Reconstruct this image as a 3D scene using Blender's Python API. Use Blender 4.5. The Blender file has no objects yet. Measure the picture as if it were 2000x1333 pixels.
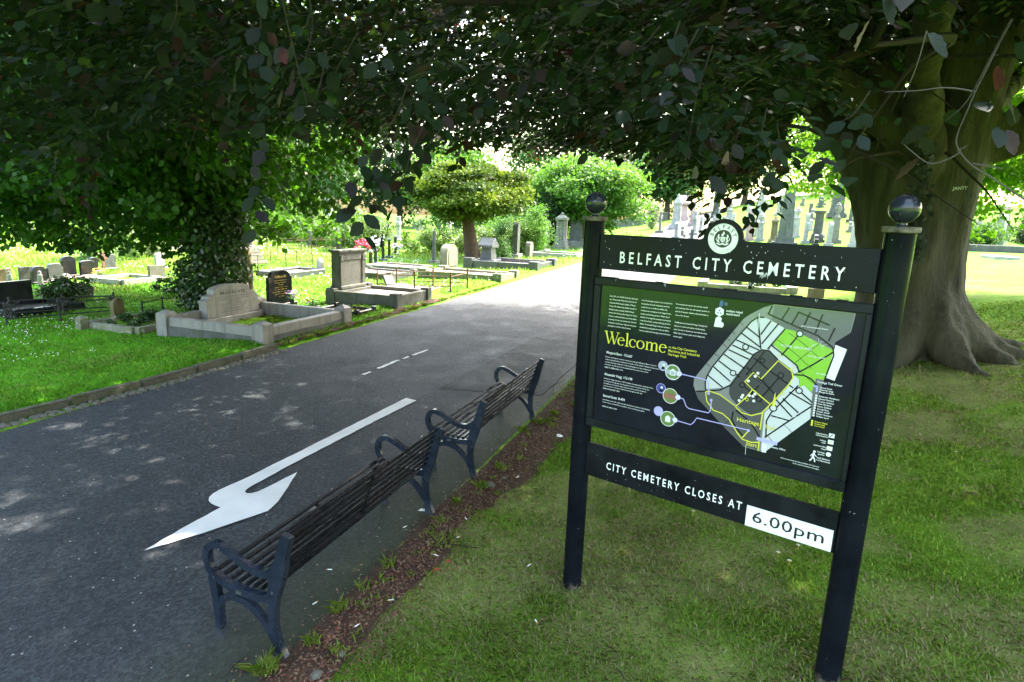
import bpy, bmesh, math, random
import numpy as np
from mathutils import Matrix, Vector
random.seed(7)
rng = np.random.default_rng(11)
scene = bpy.context.scene
C = scene.collection
R = math.radians

# ---------------------------------------------------------------- camera
CAMZ = 2.65
PITCH, ROLL, FPX = 0.2049, 0.0373, 1172.1
cp, sp, cr, sr = math.cos(PITCH), math.sin(PITCH), math.cos(ROLL), math.sin(ROLL)
FW = Vector((0, cp, -sp)); UP = Vector((0, sp, cp)); RT = Vector((1, 0, 0))
CX = cr * RT + sr * UP
CU = -sr * RT + cr * UP
cam_data = bpy.data.cameras.new('camera')
cam_data.sensor_width = 36.0
cam_data.lens = FPX / 2000 * 36.0
cam_data.clip_start = 0.05
cam_data.clip_end = 2000
cam = bpy.data.objects.new('camera', cam_data)
C.objects.link(cam)
cam.matrix_world = Matrix(((CX.x, CU.x, -FW.x, 0), (CX.y, CU.y, -FW.y, 0), (CX.z, CU.z, -FW.z, CAMZ), (0, 0, 0, 1)))
scene.camera = cam

# ---------------------------------------------------------------- sky, sun, exposure
SUN_AZ, SUN_EL = 40.0, 52.0          # azimuth clockwise from +Y
world = bpy.data.worlds.new('World')
scene.world = world
world.use_nodes = True
wn = world.node_tree.nodes
wl = world.node_tree.links
bg = wn['Background']
sky = wn.new('ShaderNodeTexSky')
sky.sky_type = 'NISHITA'
sky.sun_disc = False
sky.sun_elevation = R(SUN_EL)
sky.sun_rotation = R(SUN_AZ)
sky.air_density = 1.6
sky.dust_density = 5.0
sky.ozone_density = 0.6
wl.new(sky.outputs[0], bg.inputs[0])
bg.inputs[1].default_value = 0.15
sun_d = bpy.data.lights.new('sun', 'SUN')
sun_d.energy = 2.0
sun_d.angle = R(0.6)
sun_d.color = (1.0, 0.95, 0.86)
sun = bpy.data.objects.new('sun', sun_d)
C.objects.link(sun)
sv = Vector((math.sin(R(SUN_AZ)) * math.cos(R(SUN_EL)), math.cos(R(SUN_AZ)) * math.cos(R(SUN_EL)), math.sin(R(SUN_EL))))
sun.rotation_euler = sv.to_track_quat('Z', 'Y').to_euler()
sun.location = (30, 40, 60)
vs = scene.view_settings
vs.view_transform = 'Standard'
vs.look = 'None'
vs.gamma = 1.0
vs.exposure = 3.4
vs.use_curve_mapping = False
scene.render.engine = 'CYCLES'
scene.cycles.use_denoising = True
scene.cycles.denoiser = 'OPENIMAGEDENOISE'
scene.cycles.denoising_input_passes = 'RGB_ALBEDO_NORMAL'
scene.cycles.denoising_prefilter = 'NONE'
scene.cycles.max_bounces = 8
scene.cycles.transparent_max_bounces = 8
scene.cycles.sample_clamp_indirect = 6.0

# ---------------------------------------------------------------- helpers
def tag(o, label=None, cat=None, group=None, kind=None):
    if label: o['label'] = label
    if cat: o['category'] = cat
    if group: o['group'] = group
    if kind: o['kind'] = kind
    return o

def thing(name, label, cat, loc=(0, 0, 0), rotz=0.0, group=None):
    o = bpy.data.objects.new(name, None)
    o.empty_display_size = 0.2
    C.objects.link(o)
    o.location = loc
    o.rotation_euler = (0, 0, rotz)
    return tag(o, label, cat, group)

def smst(t):
    t = np.clip(t, 0, 1)
    return t * t * (3 - 2 * t)

def ground(x, y):
    x = np.asarray(x, float); y = np.asarray(y, float)
    s = .9408 * x - .3389 * y
    t = .3389 * x + .9408 * y
    z = CAMZ - 2.656 + .0136 * np.minimum(y, 60)
    z = z + .07 * smst((-7.75 - s) / .4)
    z = z - .15 * smst((-8 - s) / 2.8)
    k = s + 1.45
    z = z + .079 * np.where(k > 0, k * k / (np.abs(k) + .35), 0) * smst((30 - s) / 20)
    z = z + .55 * np.exp(-((s - 11) / 4.5) ** 2 - ((t - 15) / 5.5) ** 2)
    z = z + 6.0 * smst((t - 36) / 75) * smst((s + 26) / 36)
    return z

def XY(s, t):
    return (.9408 * s + .3389 * t, -.3389 * s + .9408 * t)

def ST(x, y):
    return (.9408 * x - .3389 * y, .3389 * x + .9408 * y)

def at(s, t, dz=0.0):
    x, y = XY(s, t)
    return (x, y, float(ground(x, y)) + dz)

RZ = math.atan2(.9408, .3389)        # grave frame: local X runs along the road, local -Y faces it

# value noise in numpy -------------------------------------------------
_tab = np.random.default_rng(5).random(4096)
def _h(i, j, k):
    return _tab[(i * 73 + j * 179 + k * 283 + (i * j) % 97) & 4095]
def vnoise(x, y, z=0.0):
    x = np.asarray(x, float); y = np.asarray(y, float); z = np.asarray(z, float) + 0 * x
    xi, yi, zi = np.floor(x).astype(int), np.floor(y).astype(int), np.floor(z).astype(int)
    fx, fy, fz = smst(x - xi), smst(y - yi), smst(z - zi)
    r = 0
    for a in (0, 1):
        for b in (0, 1):
            for c in (0, 1):
                r = r + _h(xi + a, yi + b, zi + c) * (fx if a else 1 - fx) * (fy if b else 1 - fy) * (fz if c else 1 - fz)
    return r
def fbm(x, y, z=0.0, n=3):
    r, a, w = 0, .5, 0
    for i in range(n):
        r = r + a * vnoise(np.asarray(x) * 2 ** i + 13 * i, np.asarray(y) * 2 ** i + 7 * i, np.asarray(z) * 2 ** i)
        w += a; a *= .5
    return r / w

def dryness(x, y):
    """how dry and worn the turf is, 0..1"""
    dry = fbm(x * .75 + 3, y * .75, 0, 3); d2 = fbm(x * 3.3, y * 3.3, 0, 2)
    dp = np.clip((dry - .50) * 4.0 + (d2 - .5) * 1.8, 0, .7)
    for (px_, py_, rad_, w_) in ((.494, 3.86, .5, .9), (1.815, 2.892, .55, 1.1), (1.0, 3.1, .75, .9), (2.3, 3.1, .5, 1.2), (2.9, 3.3, .5, 1.0), (6.5, 9.2, 1.2, .7), (.1, 3.0, .5, .6)):
        dp = np.maximum(dp, np.clip(w_ * .62 * np.exp(-((x - px_) ** 2 + (y - py_) ** 2) / rad_ ** 2) * (.1 + d2 * 1.8), 0, .85))
    s, t = ST(x, y)
    return dp * np.where(s < -7.6, .35, 1.0) * smst((60 - y) / 40)

# ---------------------------------------------------------------- materials
def newmat(name):
    m = bpy.data.materials.new(name)
    m.use_nodes = True
    nt = m.node_tree
    return m, nt, nt.nodes['Principled BSDF']

def ramp(nt, fac, stops):
    n = nt.nodes.new('ShaderNodeValToRGB')
    e = n.color_ramp.elements
    while len(e) < len(stops): e.new(0.5)
    for el, (p, c) in zip(e, stops):
        el.position = p
        el.color = (c[0], c[1], c[2], 1)
    nt.links.new(fac, n.inputs[0])
    return n.outputs[0]

def noise(nt, scale, detail=4, rough=.55, vec=None, dist=0.0):
    n = nt.nodes.new('ShaderNodeTexNoise')
    n.inputs['Scale'].default_value = scale
    n.inputs['Detail'].default_value = detail
    n.inputs['Roughness'].default_value = rough
    n.inputs['Distortion'].default_value = dist
    if vec is not None: nt.links.new(vec, n.inputs['Vector'])
    return n.outputs[0]

def objco(nt, scale=(1, 1, 1), rnd=False):
    tc = nt.nodes.new('ShaderNodeTexCoord')
    mp = nt.nodes.new('ShaderNodeMapping')
    mp.inputs['Scale'].default_value = scale
    nt.links.new(tc.outputs['Object'], mp.inputs['Vector'])
    if rnd:
        oi = nt.nodes.new('ShaderNodeObjectInfo')
        m = nt.nodes.new('ShaderNodeVectorMath'); m.operation = 'SCALE'
        m.inputs[0].default_value = (37, 17, 29)
        nt.links.new(oi.outputs['Random'], m.inputs['Scale'])
        nt.links.new(m.outputs[0], mp.inputs['Location'])
    return mp.outputs[0]

def mixc(nt, fac, a, b, mode='MIX'):
    n = nt.nodes.new('ShaderNodeMix')
    n.data_type = 'RGBA'; n.blend_type = mode
    for i, v in ((0, fac), (6, a), (7, b)):
        if isinstance(v, (int, float)): n.inputs[i].default_value = v
        elif isinstance(v, tuple): n.inputs[i].default_value = (v[0], v[1], v[2], 1)
        else: nt.links.new(v, n.inputs[i])
    return n.outputs[2]

def math1(nt, op, a, b=0.5, clamp=False):
    n = nt.nodes.new('ShaderNodeMath'); n.operation = op; n.use_clamp = clamp
    for i, v in ((0, a), (1, b)):
        if isinstance(v, (int, float)): n.inputs[i].default_value = v
        else: nt.links.new(v, n.inputs[i])
    return n.outputs[0]

def bump(nt, bsdf, h, strength=.3, dist=.01):
    b = nt.nodes.new('ShaderNodeBump')
    b.inputs['Strength'].default_value = strength
    b.inputs['Distance'].default_value = dist
    nt.links.new(h, b.inputs['Height'])
    nt.links.new(b.outputs[0], bsdf.inputs['Normal'])

def spec(b, rough, sp=.5, coat=0.0):
    if isinstance(rough, (int, float)): b.inputs['Roughness'].default_value = rough
    b.inputs['Specular IOR Level'].default_value = sp
    b.inputs['Coat Weight'].default_value = coat
    b.inputs['Coat Roughness'].default_value = .08

def plain(name, col, rough=.5, sp=.5, coat=0.0, metal=0.0):
    m, nt, b = newmat(name)
    b.inputs['Base Color'].default_value = (*col, 1)
    b.inputs['Metallic'].default_value = metal
    spec(b, rough, sp, coat)
    return m

def stone(name, c1, c2, c3=None, rough=.85, scale=6, bstr=.35, speck=.0, lichen=None, sp=.3):
    """stone: large tonal drift, grain, stains running down, optional lichen spots"""
    m, nt, b = newmat(name)
    v = objco(nt, rnd=True)
    n1 = noise(nt, scale * .4, 5, .6, v)
    col = ramp(nt, n1, [(.3, c1), (.7, c2)])
    vs_ = objco(nt, (9, 9, .8), rnd=True)
    n2 = noise(nt, 1.0, 4, .6, vs_)
    dark = tuple(x * .45 for x in c1)
    col = mixc(nt, ramp(nt, n2, [(.52, (0, 0, 0)), (.75, (.75, .75, .75))]), col, dark)
    if c3:
        n3 = noise(nt, scale * .9, 6, .7, v)
        col = mixc(nt, ramp(nt, n3, [(.5, (0, 0, 0)), (.68, (.85, .85, .85))]), col, c3)
    g = noise(nt, scale * 40, 2, .6, v)
    col = mixc(nt, .35, col, ramp(nt, g, [(.35, (.25, .25, .25)), (.65, (.8, .8, .8))]), 'OVERLAY')
    if lichen:
        n4 = noise(nt, scale * 2.2, 3, .5, v)
        col = mixc(nt, ramp(nt, n4, [(.62, (0, 0, 0)), (.68, (1, 1, 1))]), col, lichen)
    nt.links.new(col, b.inputs['Base Color'])
    spec(b, rough, sp)
    bump(nt, b, noise(nt, scale * 9, 6, .65, v), bstr, .012)
    return m

def gloss_black(name, col=(.010, .012, .016), rough=.2, wear=.35, coat=.5, grime=(.16, .15, .13), sp=.32):
    """black gloss paint with fine orange peel, dust and bird specks"""
    m, nt, b = newmat(name)
    v = objco(nt, rnd=True)
    n1 = noise(nt, 3.5, 6, .7, v)
    c = ramp(nt, n1, [(.35, col), (.75, tuple(x * 2.2 + .004 for x in col))])
    n2 = noise(nt, 55, 3, .6, v)
    c = mixc(nt, math1(nt, 'MULTIPLY', ramp(nt, n2, [(.70, (0, 0, 0)), (.76, (1, 1, 1))]), wear), c, grime)
    nt.links.new(c, b.inputs['Base Color'])
    r = nt.nodes.new('ShaderNodeMapRange')
    nt.links.new(n1, r.inputs[0])
    r.inputs[1].default_value = .3; r.inputs[2].default_value = .7
    r.inputs[3].default_value = rough * .7; r.inputs[4].default_value = rough * 1.7
    nt.links.new(r.outputs[0], b.inputs['Roughness'])
    b.inputs['Specular IOR Level'].default_value = sp
    b.inputs['Coat Weight'].default_value = coat * .4
    b.inputs['Coat Roughness'].default_value = .12
    bump(nt, b, noise(nt, 130, 2, .5, v), .05, .002)
    return m

def leafmat(name, cols, trans, rough=.42, tw=.45, sp=.4, objrandom=False, veins=False):
    """thin leaf: glossy face, light passing through; per-leaf tint from the 'rnd' attribute"""
    m, nt, b = newmat(name)
    if objrandom:
        fac = nt.nodes.new('ShaderNodeObjectInfo').outputs['Random']
    else:
        a = nt.nodes.new('ShaderNodeAttribute'); a.attribute_name = 'rnd'
        fac = a.outputs['Fac']
    n = len(cols)
    c = ramp(nt, fac, [(i / max(1, n - 1), cols[i]) for i in range(n)])
    tcol = ramp(nt, fac, [(i / max(1, len(trans) - 1), trans[i]) for i in range(len(trans))])
    if veins:
        v = objco(nt, (1, 1, 1))
        w = nt.nodes.new('ShaderNodeTexWave'); w.wave_type = 'BANDS'; w.bands_direction = 'DIAGONAL'
        sx = nt.nodes.new('ShaderNodeSeparateXYZ'); nt.links.new(v, sx.inputs[0])
        ax = math1(nt, 'ABSOLUTE', sx.outputs[0])
        cb = nt.nodes.new('ShaderNodeCombineXYZ'); nt.links.new(ax, cb.inputs[0])
        nt.links.new(math1(nt, 'MULTIPLY', sx.outputs[1], -1.0), cb.inputs[1])
        nt.links.new(cb.outputs[0], w.inputs['Vector'])
        w.inputs['Scale'].default_value = 4.2
        w.inputs['Distortion'].default_value = .3
        hv = ramp(nt, w.outputs[1], [(.0, (.3, .3, .3)), (.35, (1, 1, 1))])
        bump(nt, b, hv, .16, .03)
        c = mixc(nt, .05, c, hv, 'MULTIPLY')
    nt.links.new(c, b.inputs['Base Color'])
    spec(b, rough, sp)
    tr = nt.nodes.new('ShaderNodeBsdfTranslucent')
    nt.links.new(tcol, tr.inputs[0])
    mx = nt.nodes.new('ShaderNodeMixShader'); mx.inputs[0].default_value = tw
    nt.links.new(b.outputs[0], mx.inputs[1]); nt.links.new(tr.outputs[0], mx.inputs[2])
    nt.links.new(mx.outputs[0], nt.nodes['Material Output'].inputs[0])
    return m

# ---------------------------------------------------------------- mesh builder
class MB:
    def __init__(self):
        self.v = []; self.f = []; self.m = []
    def add(self, vs, fs, mi=0):
        o = len(self.v)
        self.v.extend(vs)
        for f in fs:
            self.f.append([i + o for i in f]); self.m.append(mi)
        return self
    def box(self, x0, x1, y0, y1, z0, z1, mi=0, M=None):
        vs = [(x, y, z) for z in (z0, z1) for y in (y0, y1) for x in (x0, x1)]
        if M is not None: vs = [tuple(M @ Vector(p)) for p in vs]
        return self.add(vs, [(0, 2, 3, 1), (4, 5, 7, 6), (0, 1, 5, 4), (2, 6, 7, 3), (0, 4, 6, 2), (1, 3, 7, 5)], mi)
    def frustum(self, x, y, z0, z1, w0, d0, w1, d1, mi=0):
        vs = [(x + a * w0 / 2, y + b * d0 / 2, z0) for b in (-1, 1) for a in (-1, 1)] + [(x + a * w1 / 2, y + b * d1 / 2, z1) for b in (-1, 1) for a in (-1, 1)]
        return self.add(vs, [(0, 2, 3, 1), (4, 5, 7, 6), (0, 1, 5, 4), (2, 6, 7, 3), (0, 4, 6, 2), (1, 3, 7, 5)], mi)
    def tube(self, pts, rad, n=8, mi=0, cap=True, flat=None):
        pts = [Vector(p) for p in pts]
        rad = [rad] * len(pts) if isinstance(rad, (int, float)) else rad
        rings = []
        ref = None
        for i, p in enumerate(pts):
            d = (pts[min(i + 1, len(pts) - 1)] - pts[max(i - 1, 0)])
            if d.length < 1e-9: d = Vector((0, 0, 1))
            d.normalize()
            if ref is None:
                ref = Vector((1, 0, 0)) if abs(d.x) < .8 else Vector((0, 1, 0))
            a = d.cross(ref)
            if a.length < 1e-6: a = d.cross(Vector((0, 1, .3)))
            a.normalize(); b = a.cross(d).normalized(); ref = b
            rr_i = float(rad[i]); rings.append([tuple(p + rr_i * (math.cos(k * 2 * math.pi / n) * a + math.sin(k * 2 * math.pi / n) * b)) for k in range(n)])
        vs = [q for r in rings for q in r]
        fs = []
        for i in range(len(rings) - 1):
            for k in range(n):
                k2 = (k + 1) % n
                fs.append((i * n + k, i * n + k2, (i + 1) * n + k2, (i + 1) * n + k))
        if cap:
            fs.append(tuple(range(n - 1, -1, -1)))
            fs.append(tuple((len(rings) - 1) * n + k for k in range(n)))
        return self.add(vs, fs, mi)
    def lathe(self, prof, x=0, y=0, z=0, n=24, mi=0):
        vs, fs = [], []
        for (r, h) in prof:
            for k in range(n):
                a = 2 * math.pi * k / n
                vs.append((x + r * math.cos(a), y + r * math.sin(a), z + h))
        for i in range(len(prof) - 1):
            for k in range(n):
                k2 = (k + 1) % n
                fs.append((i * n + k, i * n + k2, (i + 1) * n + k2, (i + 1) * n + k))
        fs.append(tuple(range(n - 1, -1, -1)))
        fs.append(tuple((len(prof) - 1) * n + k for k in range(n)))
        return self.add(vs, fs, mi)
    def prism(self, poly, y0, y1, mi=0, x=0, z=0):
        """polygon in XZ extruded along Y (front face at y0)"""
        n = len(poly)
        vs = [(x + p[0], y0, z + p[1]) for p in poly] + [(x + p[0], y1, z + p[1]) for p in poly]
        fs = [tuple(range(n)), tuple(range(2 * n - 1, n - 1, -1))]
        for i in range(n):
            j = (i + 1) % n
            fs.append((i, i + n, j + n, j))
        return self.add(vs, fs, mi)
    def ribbon(self, pts, w, y, mi=0, closed=False, x=0, z=0):
        """flat stroke of width w along a polyline in XZ at depth y, facing -Y; w may be a list"""
        n = len(pts)
        ws = w if isinstance(w, (list, tuple)) else [w] * n
        L_, R_ = [], []
        for i in range(n):
            a = pts[(i - 1) % n] if (closed or i > 0) else pts[i]
            b = pts[(i + 1) % n] if (closed or i < n - 1) else pts[i]
            dx, dz = b[0] - a[0], b[1] - a[1]
            l = math.hypot(dx, dz) or 1e-9
            nx, nz = -dz / l, dx / l
            L_.append((x + pts[i][0] + nx * ws[i] / 2, y, z + pts[i][1] + nz * ws[i] / 2))
            R_.append((x + pts[i][0] - nx * ws[i] / 2, y, z + pts[i][1] - nz * ws[i] / 2))
        fs = []
        for i in range(n if closed else n - 1):
            j = (i + 1) % n
            fs.append((n + i, n + j, j, i))
        return self.add(L_ + R_, fs, mi)
    def disc(self, cx, cz, r, y, mi=0, n=24, rz=None):
        return self.add([(cx + r * math.cos(2 * math.pi * k / n), y, cz + (rz or r) * math.sin(2 * math.pi * k / n)) for k in range(n)], [tuple(range(n))], mi)
    def flat(self, poly, y, mi=0):
        """flat polygon in XZ at depth y facing -Y (concave allowed)"""
        from mathutils.geometry import tessellate_polygon
        tri = tessellate_polygon([[Vector((p[0], p[1], 0)) for p in poly]])
        vs = [(p[0], y, p[1]) for p in poly]
        fs = []
        for t_ in tri:
            a, b, c = (poly[i] for i in t_)
            ar = (b[0] - a[0]) * (c[1] - a[1]) - (b[1] - a[1]) * (c[0] - a[0])
            fs.append(tuple(t_) if ar > 0 else tuple(reversed(t_)))
        return self.add(vs, fs, mi)
    def build(self, name, mats, parent=None, bevel=0, smooth=False, seg=1, angle=40):
        me = bpy.data.meshes.new(name)
        me.from_pydata([tuple(p) for p in self.v], [], self.f)
        if not isinstance(mats, (list, tuple)): mats = [mats]
        for m in mats: me.materials.append(m)
        if any(self.m): me.polygons.foreach_set('material_index', self.m)
        if bevel > 0:
            bm = bmesh.new(); bm.from_mesh(me)
            bmesh.ops.remove_doubles(bm, verts=bm.verts, dist=1e-5)
            ed = [e for e in bm.edges if len(e.link_faces) == 2 and e.calc_face_angle(0) > R(angle)]
            bmesh.ops.bevel(bm, geom=ed, offset=bevel, segments=seg, affect='EDGES', clamp_overlap=True)
            bm.to_mesh(me); bm.free()
        if smooth:
            me.polygons.foreach_set('use_smooth', [True] * len(me.polygons))
            try: me.set_sharp_from_angle(angle=R(angle))
            except Exception: pass
        me.update()
        o = bpy.data.objects.new(name, me)
        C.objects.link(o)
        if parent is not None: o.parent = parent
        return o

def np_mesh(name, verts, faces, mat, parent=None, attrs=None, smooth=False):
    """verts (n,3); faces (m,k) all of one size k"""
    me = bpy.data.meshes.new(name)
    nv = len(verts); nf, k = faces.shape
    me.vertices.add(nv); me.vertices.foreach_set('co', np.ascontiguousarray(verts, dtype=np.float32).ravel())
    me.loops.add(nf * k); me.loops.foreach_set('vertex_index', np.ascontiguousarray(faces, dtype=np.int32).ravel())
    me.polygons.add(nf); me.polygons.foreach_set('loop_start', np.arange(0, nf * k, k, dtype=np.int32))
    if smooth: me.polygons.foreach_set('use_smooth', np.ones(nf, dtype=bool))
    for an, av in (attrs or {}).items():
        a = me.attributes.new(an, 'FLOAT', 'POINT')
        a.data.foreach_set('value', np.ascontiguousarray(av, dtype=np.float32))
    for m in (mat if isinstance(mat, (list, tuple)) else [mat]): me.materials.append(m)
    me.update(calc_edges=True)
    o = bpy.data.objects.new(name, me)
    C.objects.link(o)
    if parent is not None: o.parent = parent
    return o

def copy_tree(o, parent=None):
    c = o.copy(); C.objects.link(c); c.parent = parent
    for ch in list(o.children): copy_tree(ch, c)
    return c

def text_geo(body, bold=0.0, space=1.0):
    """glyph outlines of a line of text as flat triangles: (verts (x,z), faces), cap height about 0.73"""
    cu = bpy.data.curves.new('txt', 'FONT')
    cu.body = body; cu.resolution_u = 2; cu.offset = bold; cu.space_character = space
    ob = bpy.data.objects.new('txt', cu); C.objects.link(ob)
    dg = bpy.context.evaluated_depsgraph_get()
    me = bpy.data.meshes.new_from_object(ob.evaluated_get(dg))
    vs = [(v.co.x, v.co.y) for v in me.vertices]
    fs = [tuple(p.vertices) for p in me.polygons]
    nz = sum(p.normal.z for p in me.polygons)
    if nz < 0: fs = [tuple(reversed(f)) for f in fs]
    bpy.data.objects.remove(ob); bpy.data.curves.remove(cu); bpy.data.meshes.remove(me)
    return vs, fs

def put_words(name, body, x0, z0, y, cap, width, mat, parent, bold=0.0, space=1.0):
    """a line of display lettering, one mesh per word, spaced as one line"""
    full, _ = text_geo(body, bold, space)
    a = min(p[0] for p in full); b = max(p[0] for p in full); kx = width / (b - a); k = cap / .73
    words = body.split(' ')
    for i, w in enumerate(words):
        vs, fs = text_geo(w, bold, space)
        a0 = min(p[0] for p in vs)
        if i: pre, _ = text_geo(' '.join(words[:i + 1]), bold, space); start = max(p[0] for p in pre) - (max(p[0] for p in vs) - a0)
        else: start = a
        mb = MB(); mb.add([(x0 + (start - a + p[0] - a0) * kx, y, z0 + p[1] * k) for p in vs], fs)
        mb.build(name, mat, parent)

def put_text(mb, body, x0, z0, y, cap, width=None, mi=0, bold=0.0, space=1.0, center=False, shear=0.0):
    vs, fs = text_geo(body, bold, space)
    if not vs: return
    a = min(p[0] for p in vs); b = max(p[0] for p in vs)
    k = cap / .73
    kx = k if width is None else width / max(1e-6, b - a)
    off = x0 - (kx * (b - a) / 2 if center else 0)
    mb.add([(off + (p[0] - a) * kx + shear * p[1] * k, y, z0 + p[1] * k) for p in vs], fs, mi)

# ================================================================ SETTING
def grid_mesh(name, S, T, zf, mat):
    S = np.asarray(S, float); T = np.asarray(T, float)
    ss, tt = np.meshgrid(S, T)
    x = .9408 * ss + .3389 * tt; y = -.3389 * ss + .9408 * tt
    z = zf(ss, tt, x, y)
    v = np.stack([x, y, z], -1).reshape(-1, 3)
    ns, nt_ = len(S), len(T)
    idx = np.arange(ns * nt_).reshape(nt_, ns)
    f = np.stack([idx[:-1, :-1], idx[:-1, 1:], idx[1:, 1:], idx[1:, :-1]], -1).reshape(-1, 4)
    return np_mesh(name, v, f, mat, None, {'dry': dryness(v[:, 0], v[:, 1]), 'lush': (ss.reshape(-1) < -7.5).astype(float)}, smooth=True)

# lawn ----------------------------------------------------------------
def lawn_material():
    m, nt, b = newmat('lawn')
    v = objco(nt)
    n1 = noise(nt, .55, 5, .62, v)
    n2 = noise(nt, 2.6, 5, .65, v)
    n3 = noise(nt, 40, 3, .6, v)
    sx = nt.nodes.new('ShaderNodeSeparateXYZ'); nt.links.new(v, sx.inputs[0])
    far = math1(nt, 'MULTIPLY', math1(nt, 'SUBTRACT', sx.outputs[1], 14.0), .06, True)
    green = ramp(nt, n2, [(.3, (.085, .19, .010)), (.55, (.13, .265, .012)), (.75, (.19, .31, .03))])
    lu = nt.nodes.new('ShaderNodeAttribute'); lu.attribute_name = 'lush'
    green = mixc(nt, lu.outputs['Fac'], green, ramp(nt, n2, [(.3, (.050, .20, .004)), (.55, (.085, .29, .006)), (.75, (.14, .35, .014))]))
    dry = ramp(nt, n2, [(.3, (.19, .135, .075)), (.7, (.30, .24, .125))])
    da = nt.nodes.new('ShaderNodeAttribute'); da.attribute_name = 'dry'
    near = mixc(nt, math1(nt, 'MULTIPLY', da.outputs['Fac'], math1(nt, 'ADD', math1(nt, 'MULTIPLY', noise(nt, 14, 4, .7, v), 1.6), -.1), True), green, dry)
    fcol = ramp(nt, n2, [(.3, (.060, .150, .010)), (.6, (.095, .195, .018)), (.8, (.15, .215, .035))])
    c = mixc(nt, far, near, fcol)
    c = mixc(nt, .5, c, ramp(nt, n3, [(.3, (.3, .3, .3)), (.7, (.75, .75, .75))]), 'OVERLAY')
    nt.links.new(c, b.inputs['Base Color'])
    spec(b, .95, .1)
    bump(nt, b, noise(nt, 60, 4, .7, v), .8, .03)
    return m
M_LAWN = lawn_material()
S = sorted(set([-400, -250, -160, -110, -80, -60, -48, -40, -34, -29, -25, -22] + list(np.round(np.arange(-20, 20.1, .5), 2)) + list(np.round(np.arange(-1.75, 7, .25), 2)) + [-7.95, -7.75, -7.6, -7.45, -2.45, -2.35, -2.25, -2.15] + [22, 25, 29, 34, 40, 48, 60, 80, 110, 160, 250, 400]))
T = sorted(set([-200, -100, -60, -40, -28, -20, -14, -10, -7] + list(np.round(np.arange(-5, 30, .5), 2)) + list(np.round(np.arange(1.25, 12, .25), 2)) + list(np.arange(30, 60, 1.5)) + list(np.arange(60, 130, 4)) + [140, 170, 220, 300, 450]))
def lawn_z(s, t, x, y):
    z = ground(x, y)
    inroad = (s > -7.5) & (s < -2.3) & (t < 96)
    z = z + np.where(inroad, -.05, 0.0)
    lawnish = (s > -1.7) | (s < -7.9)
    z = z + np.where(lawnish, .03 * (fbm(x * .9, y * .9) - .5), 0)
    return z
lawn = grid_mesh('lawn', S, T, lawn_z, M_LAWN)
tag(lawn, kind='structure')

# road ----------------------------------------------------------------
def road_material(name, dark=1.0, moss=True):
    m, nt, b = newmat(name)
    v = objco(nt)
    rot = nt.nodes.new('ShaderNodeMapping'); rot.inputs['Rotation'].default_value = (0, 0, math.atan2(.3389, .9408))
    nt.links.new(v, rot.inputs[0])
    sx = nt.nodes.new('ShaderNodeSeparateXYZ'); nt.links.new(rot.outputs[0], sx.inputs[0])
    s_ = sx.outputs[0]
    n0 = noise(nt, .35, 4, .6, v); n1 = noise(nt, 1.6, 5, .65, v, .4)
    chips = nt.nodes.new('ShaderNodeTexVoronoi'); chips.inputs['Scale'].default_value = 52
    nt.links.new(v, chips.inputs['Vector'])
    fine = noise(nt, 160, 2, .6, v)
    d = dark
    c = ramp(nt, n0, [(.3, (.022 * d, .025 * d, .029 * d)), (.7, (.042 * d, .046 * d, .050 * d))])
    c = mixc(nt, ramp(nt, n1, [(.45, (0, 0, 0)), (.75, (.6, .6, .6))]), c, (.060 * d, .064 * d, .067 * d))
    ch = ramp(nt, chips.outputs['Color'], [(.12, (.22, .22, .23)), (.5, (.5, .5, .5)), (.9, (.92, .92, .9))])
    c = mixc(nt, .75, c, ch, 'OVERLAY')
    c = mixc(nt, ramp(nt, fine, [(.73, (0, 0, 0)), (.77, (.5, .5, .5))]), c, (.30, .29, .27))
    if moss:
        # green algae creeping in from the shaded kerbless edge, and grit along the far gutter
        e = math1(nt, 'ADD', math1(nt, 'MULTIPLY', math1(nt, 'ADD', s_, 3.05), 1.35), math1(nt, 'SUBTRACT', n1, .5))
        e = math1(nt, 'MULTIPLY', e, 1.0, True)
        c = mixc(nt, math1(nt, 'MULTIPLY', e, .7), c, (.038, .043, .014))
        g = math1(nt, 'MULTIPLY', math1(nt, 'SUBTRACT', -7.0, math1(nt, 'ADD', s_, math1(nt, 'MULTIPLY', n1, .5))), 1.6, True)
        c = mixc(nt, math1(nt, 'MULTIPLY', g, .6), c, (.075, .072, .055))
        # long paving seams
        for s0 in (-6.15, -5.05):
            w = math1(nt, 'ABSOLUTE', math1(nt, 'SUBTRACT', math1(nt, 'ADD', s_, math1(nt, 'MULTIPLY', n1, .12)), s0 + .06))
            k = math1(nt, 'MULTIPLY', math1(nt, 'SUBTRACT', .022, w), 60, True)
            c = mixc(nt, math1(nt, 'MULTIPLY', k, .55), c, (.028, .028, .026))
    nt.links.new(c, b.inputs['Base Color'])
    r = ramp(nt, n1, [(.3, (.62, .62, .62)), (.7, (.85, .85, .85))])
    nt.links.new(r, b.inputs['Roughness'])
    b.inputs['Specular IOR Level'].default_value = .22
    h = mixc(nt, .5, chips.outputs['Distance'], fine)
    bump(nt, b, h, .55, .012)
    return m
M_ROAD = road_material('road_asphalt')
def road_edge(t, side):
    return (-2.22 + .10 * (vnoise(t * 1.7, 3.3) - .5) + .05 * (vnoise(t * 6.1, 8.3) - .5)) if side else (-7.56 + .10 * (vnoise(t * 1.3, 9.1) - .5))
T_r = np.concatenate([np.arange(-60, -4, 4), np.arange(-4, 30, .2), np.arange(30, 96.1, 1.5)])
U_r = np.linspace(0, 1, 17)
tt, uu_ = np.meshgrid(T_r, U_r, indexing='ij')
se0 = road_edge(tt, 0); se1 = road_edge(tt, 1)
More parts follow.
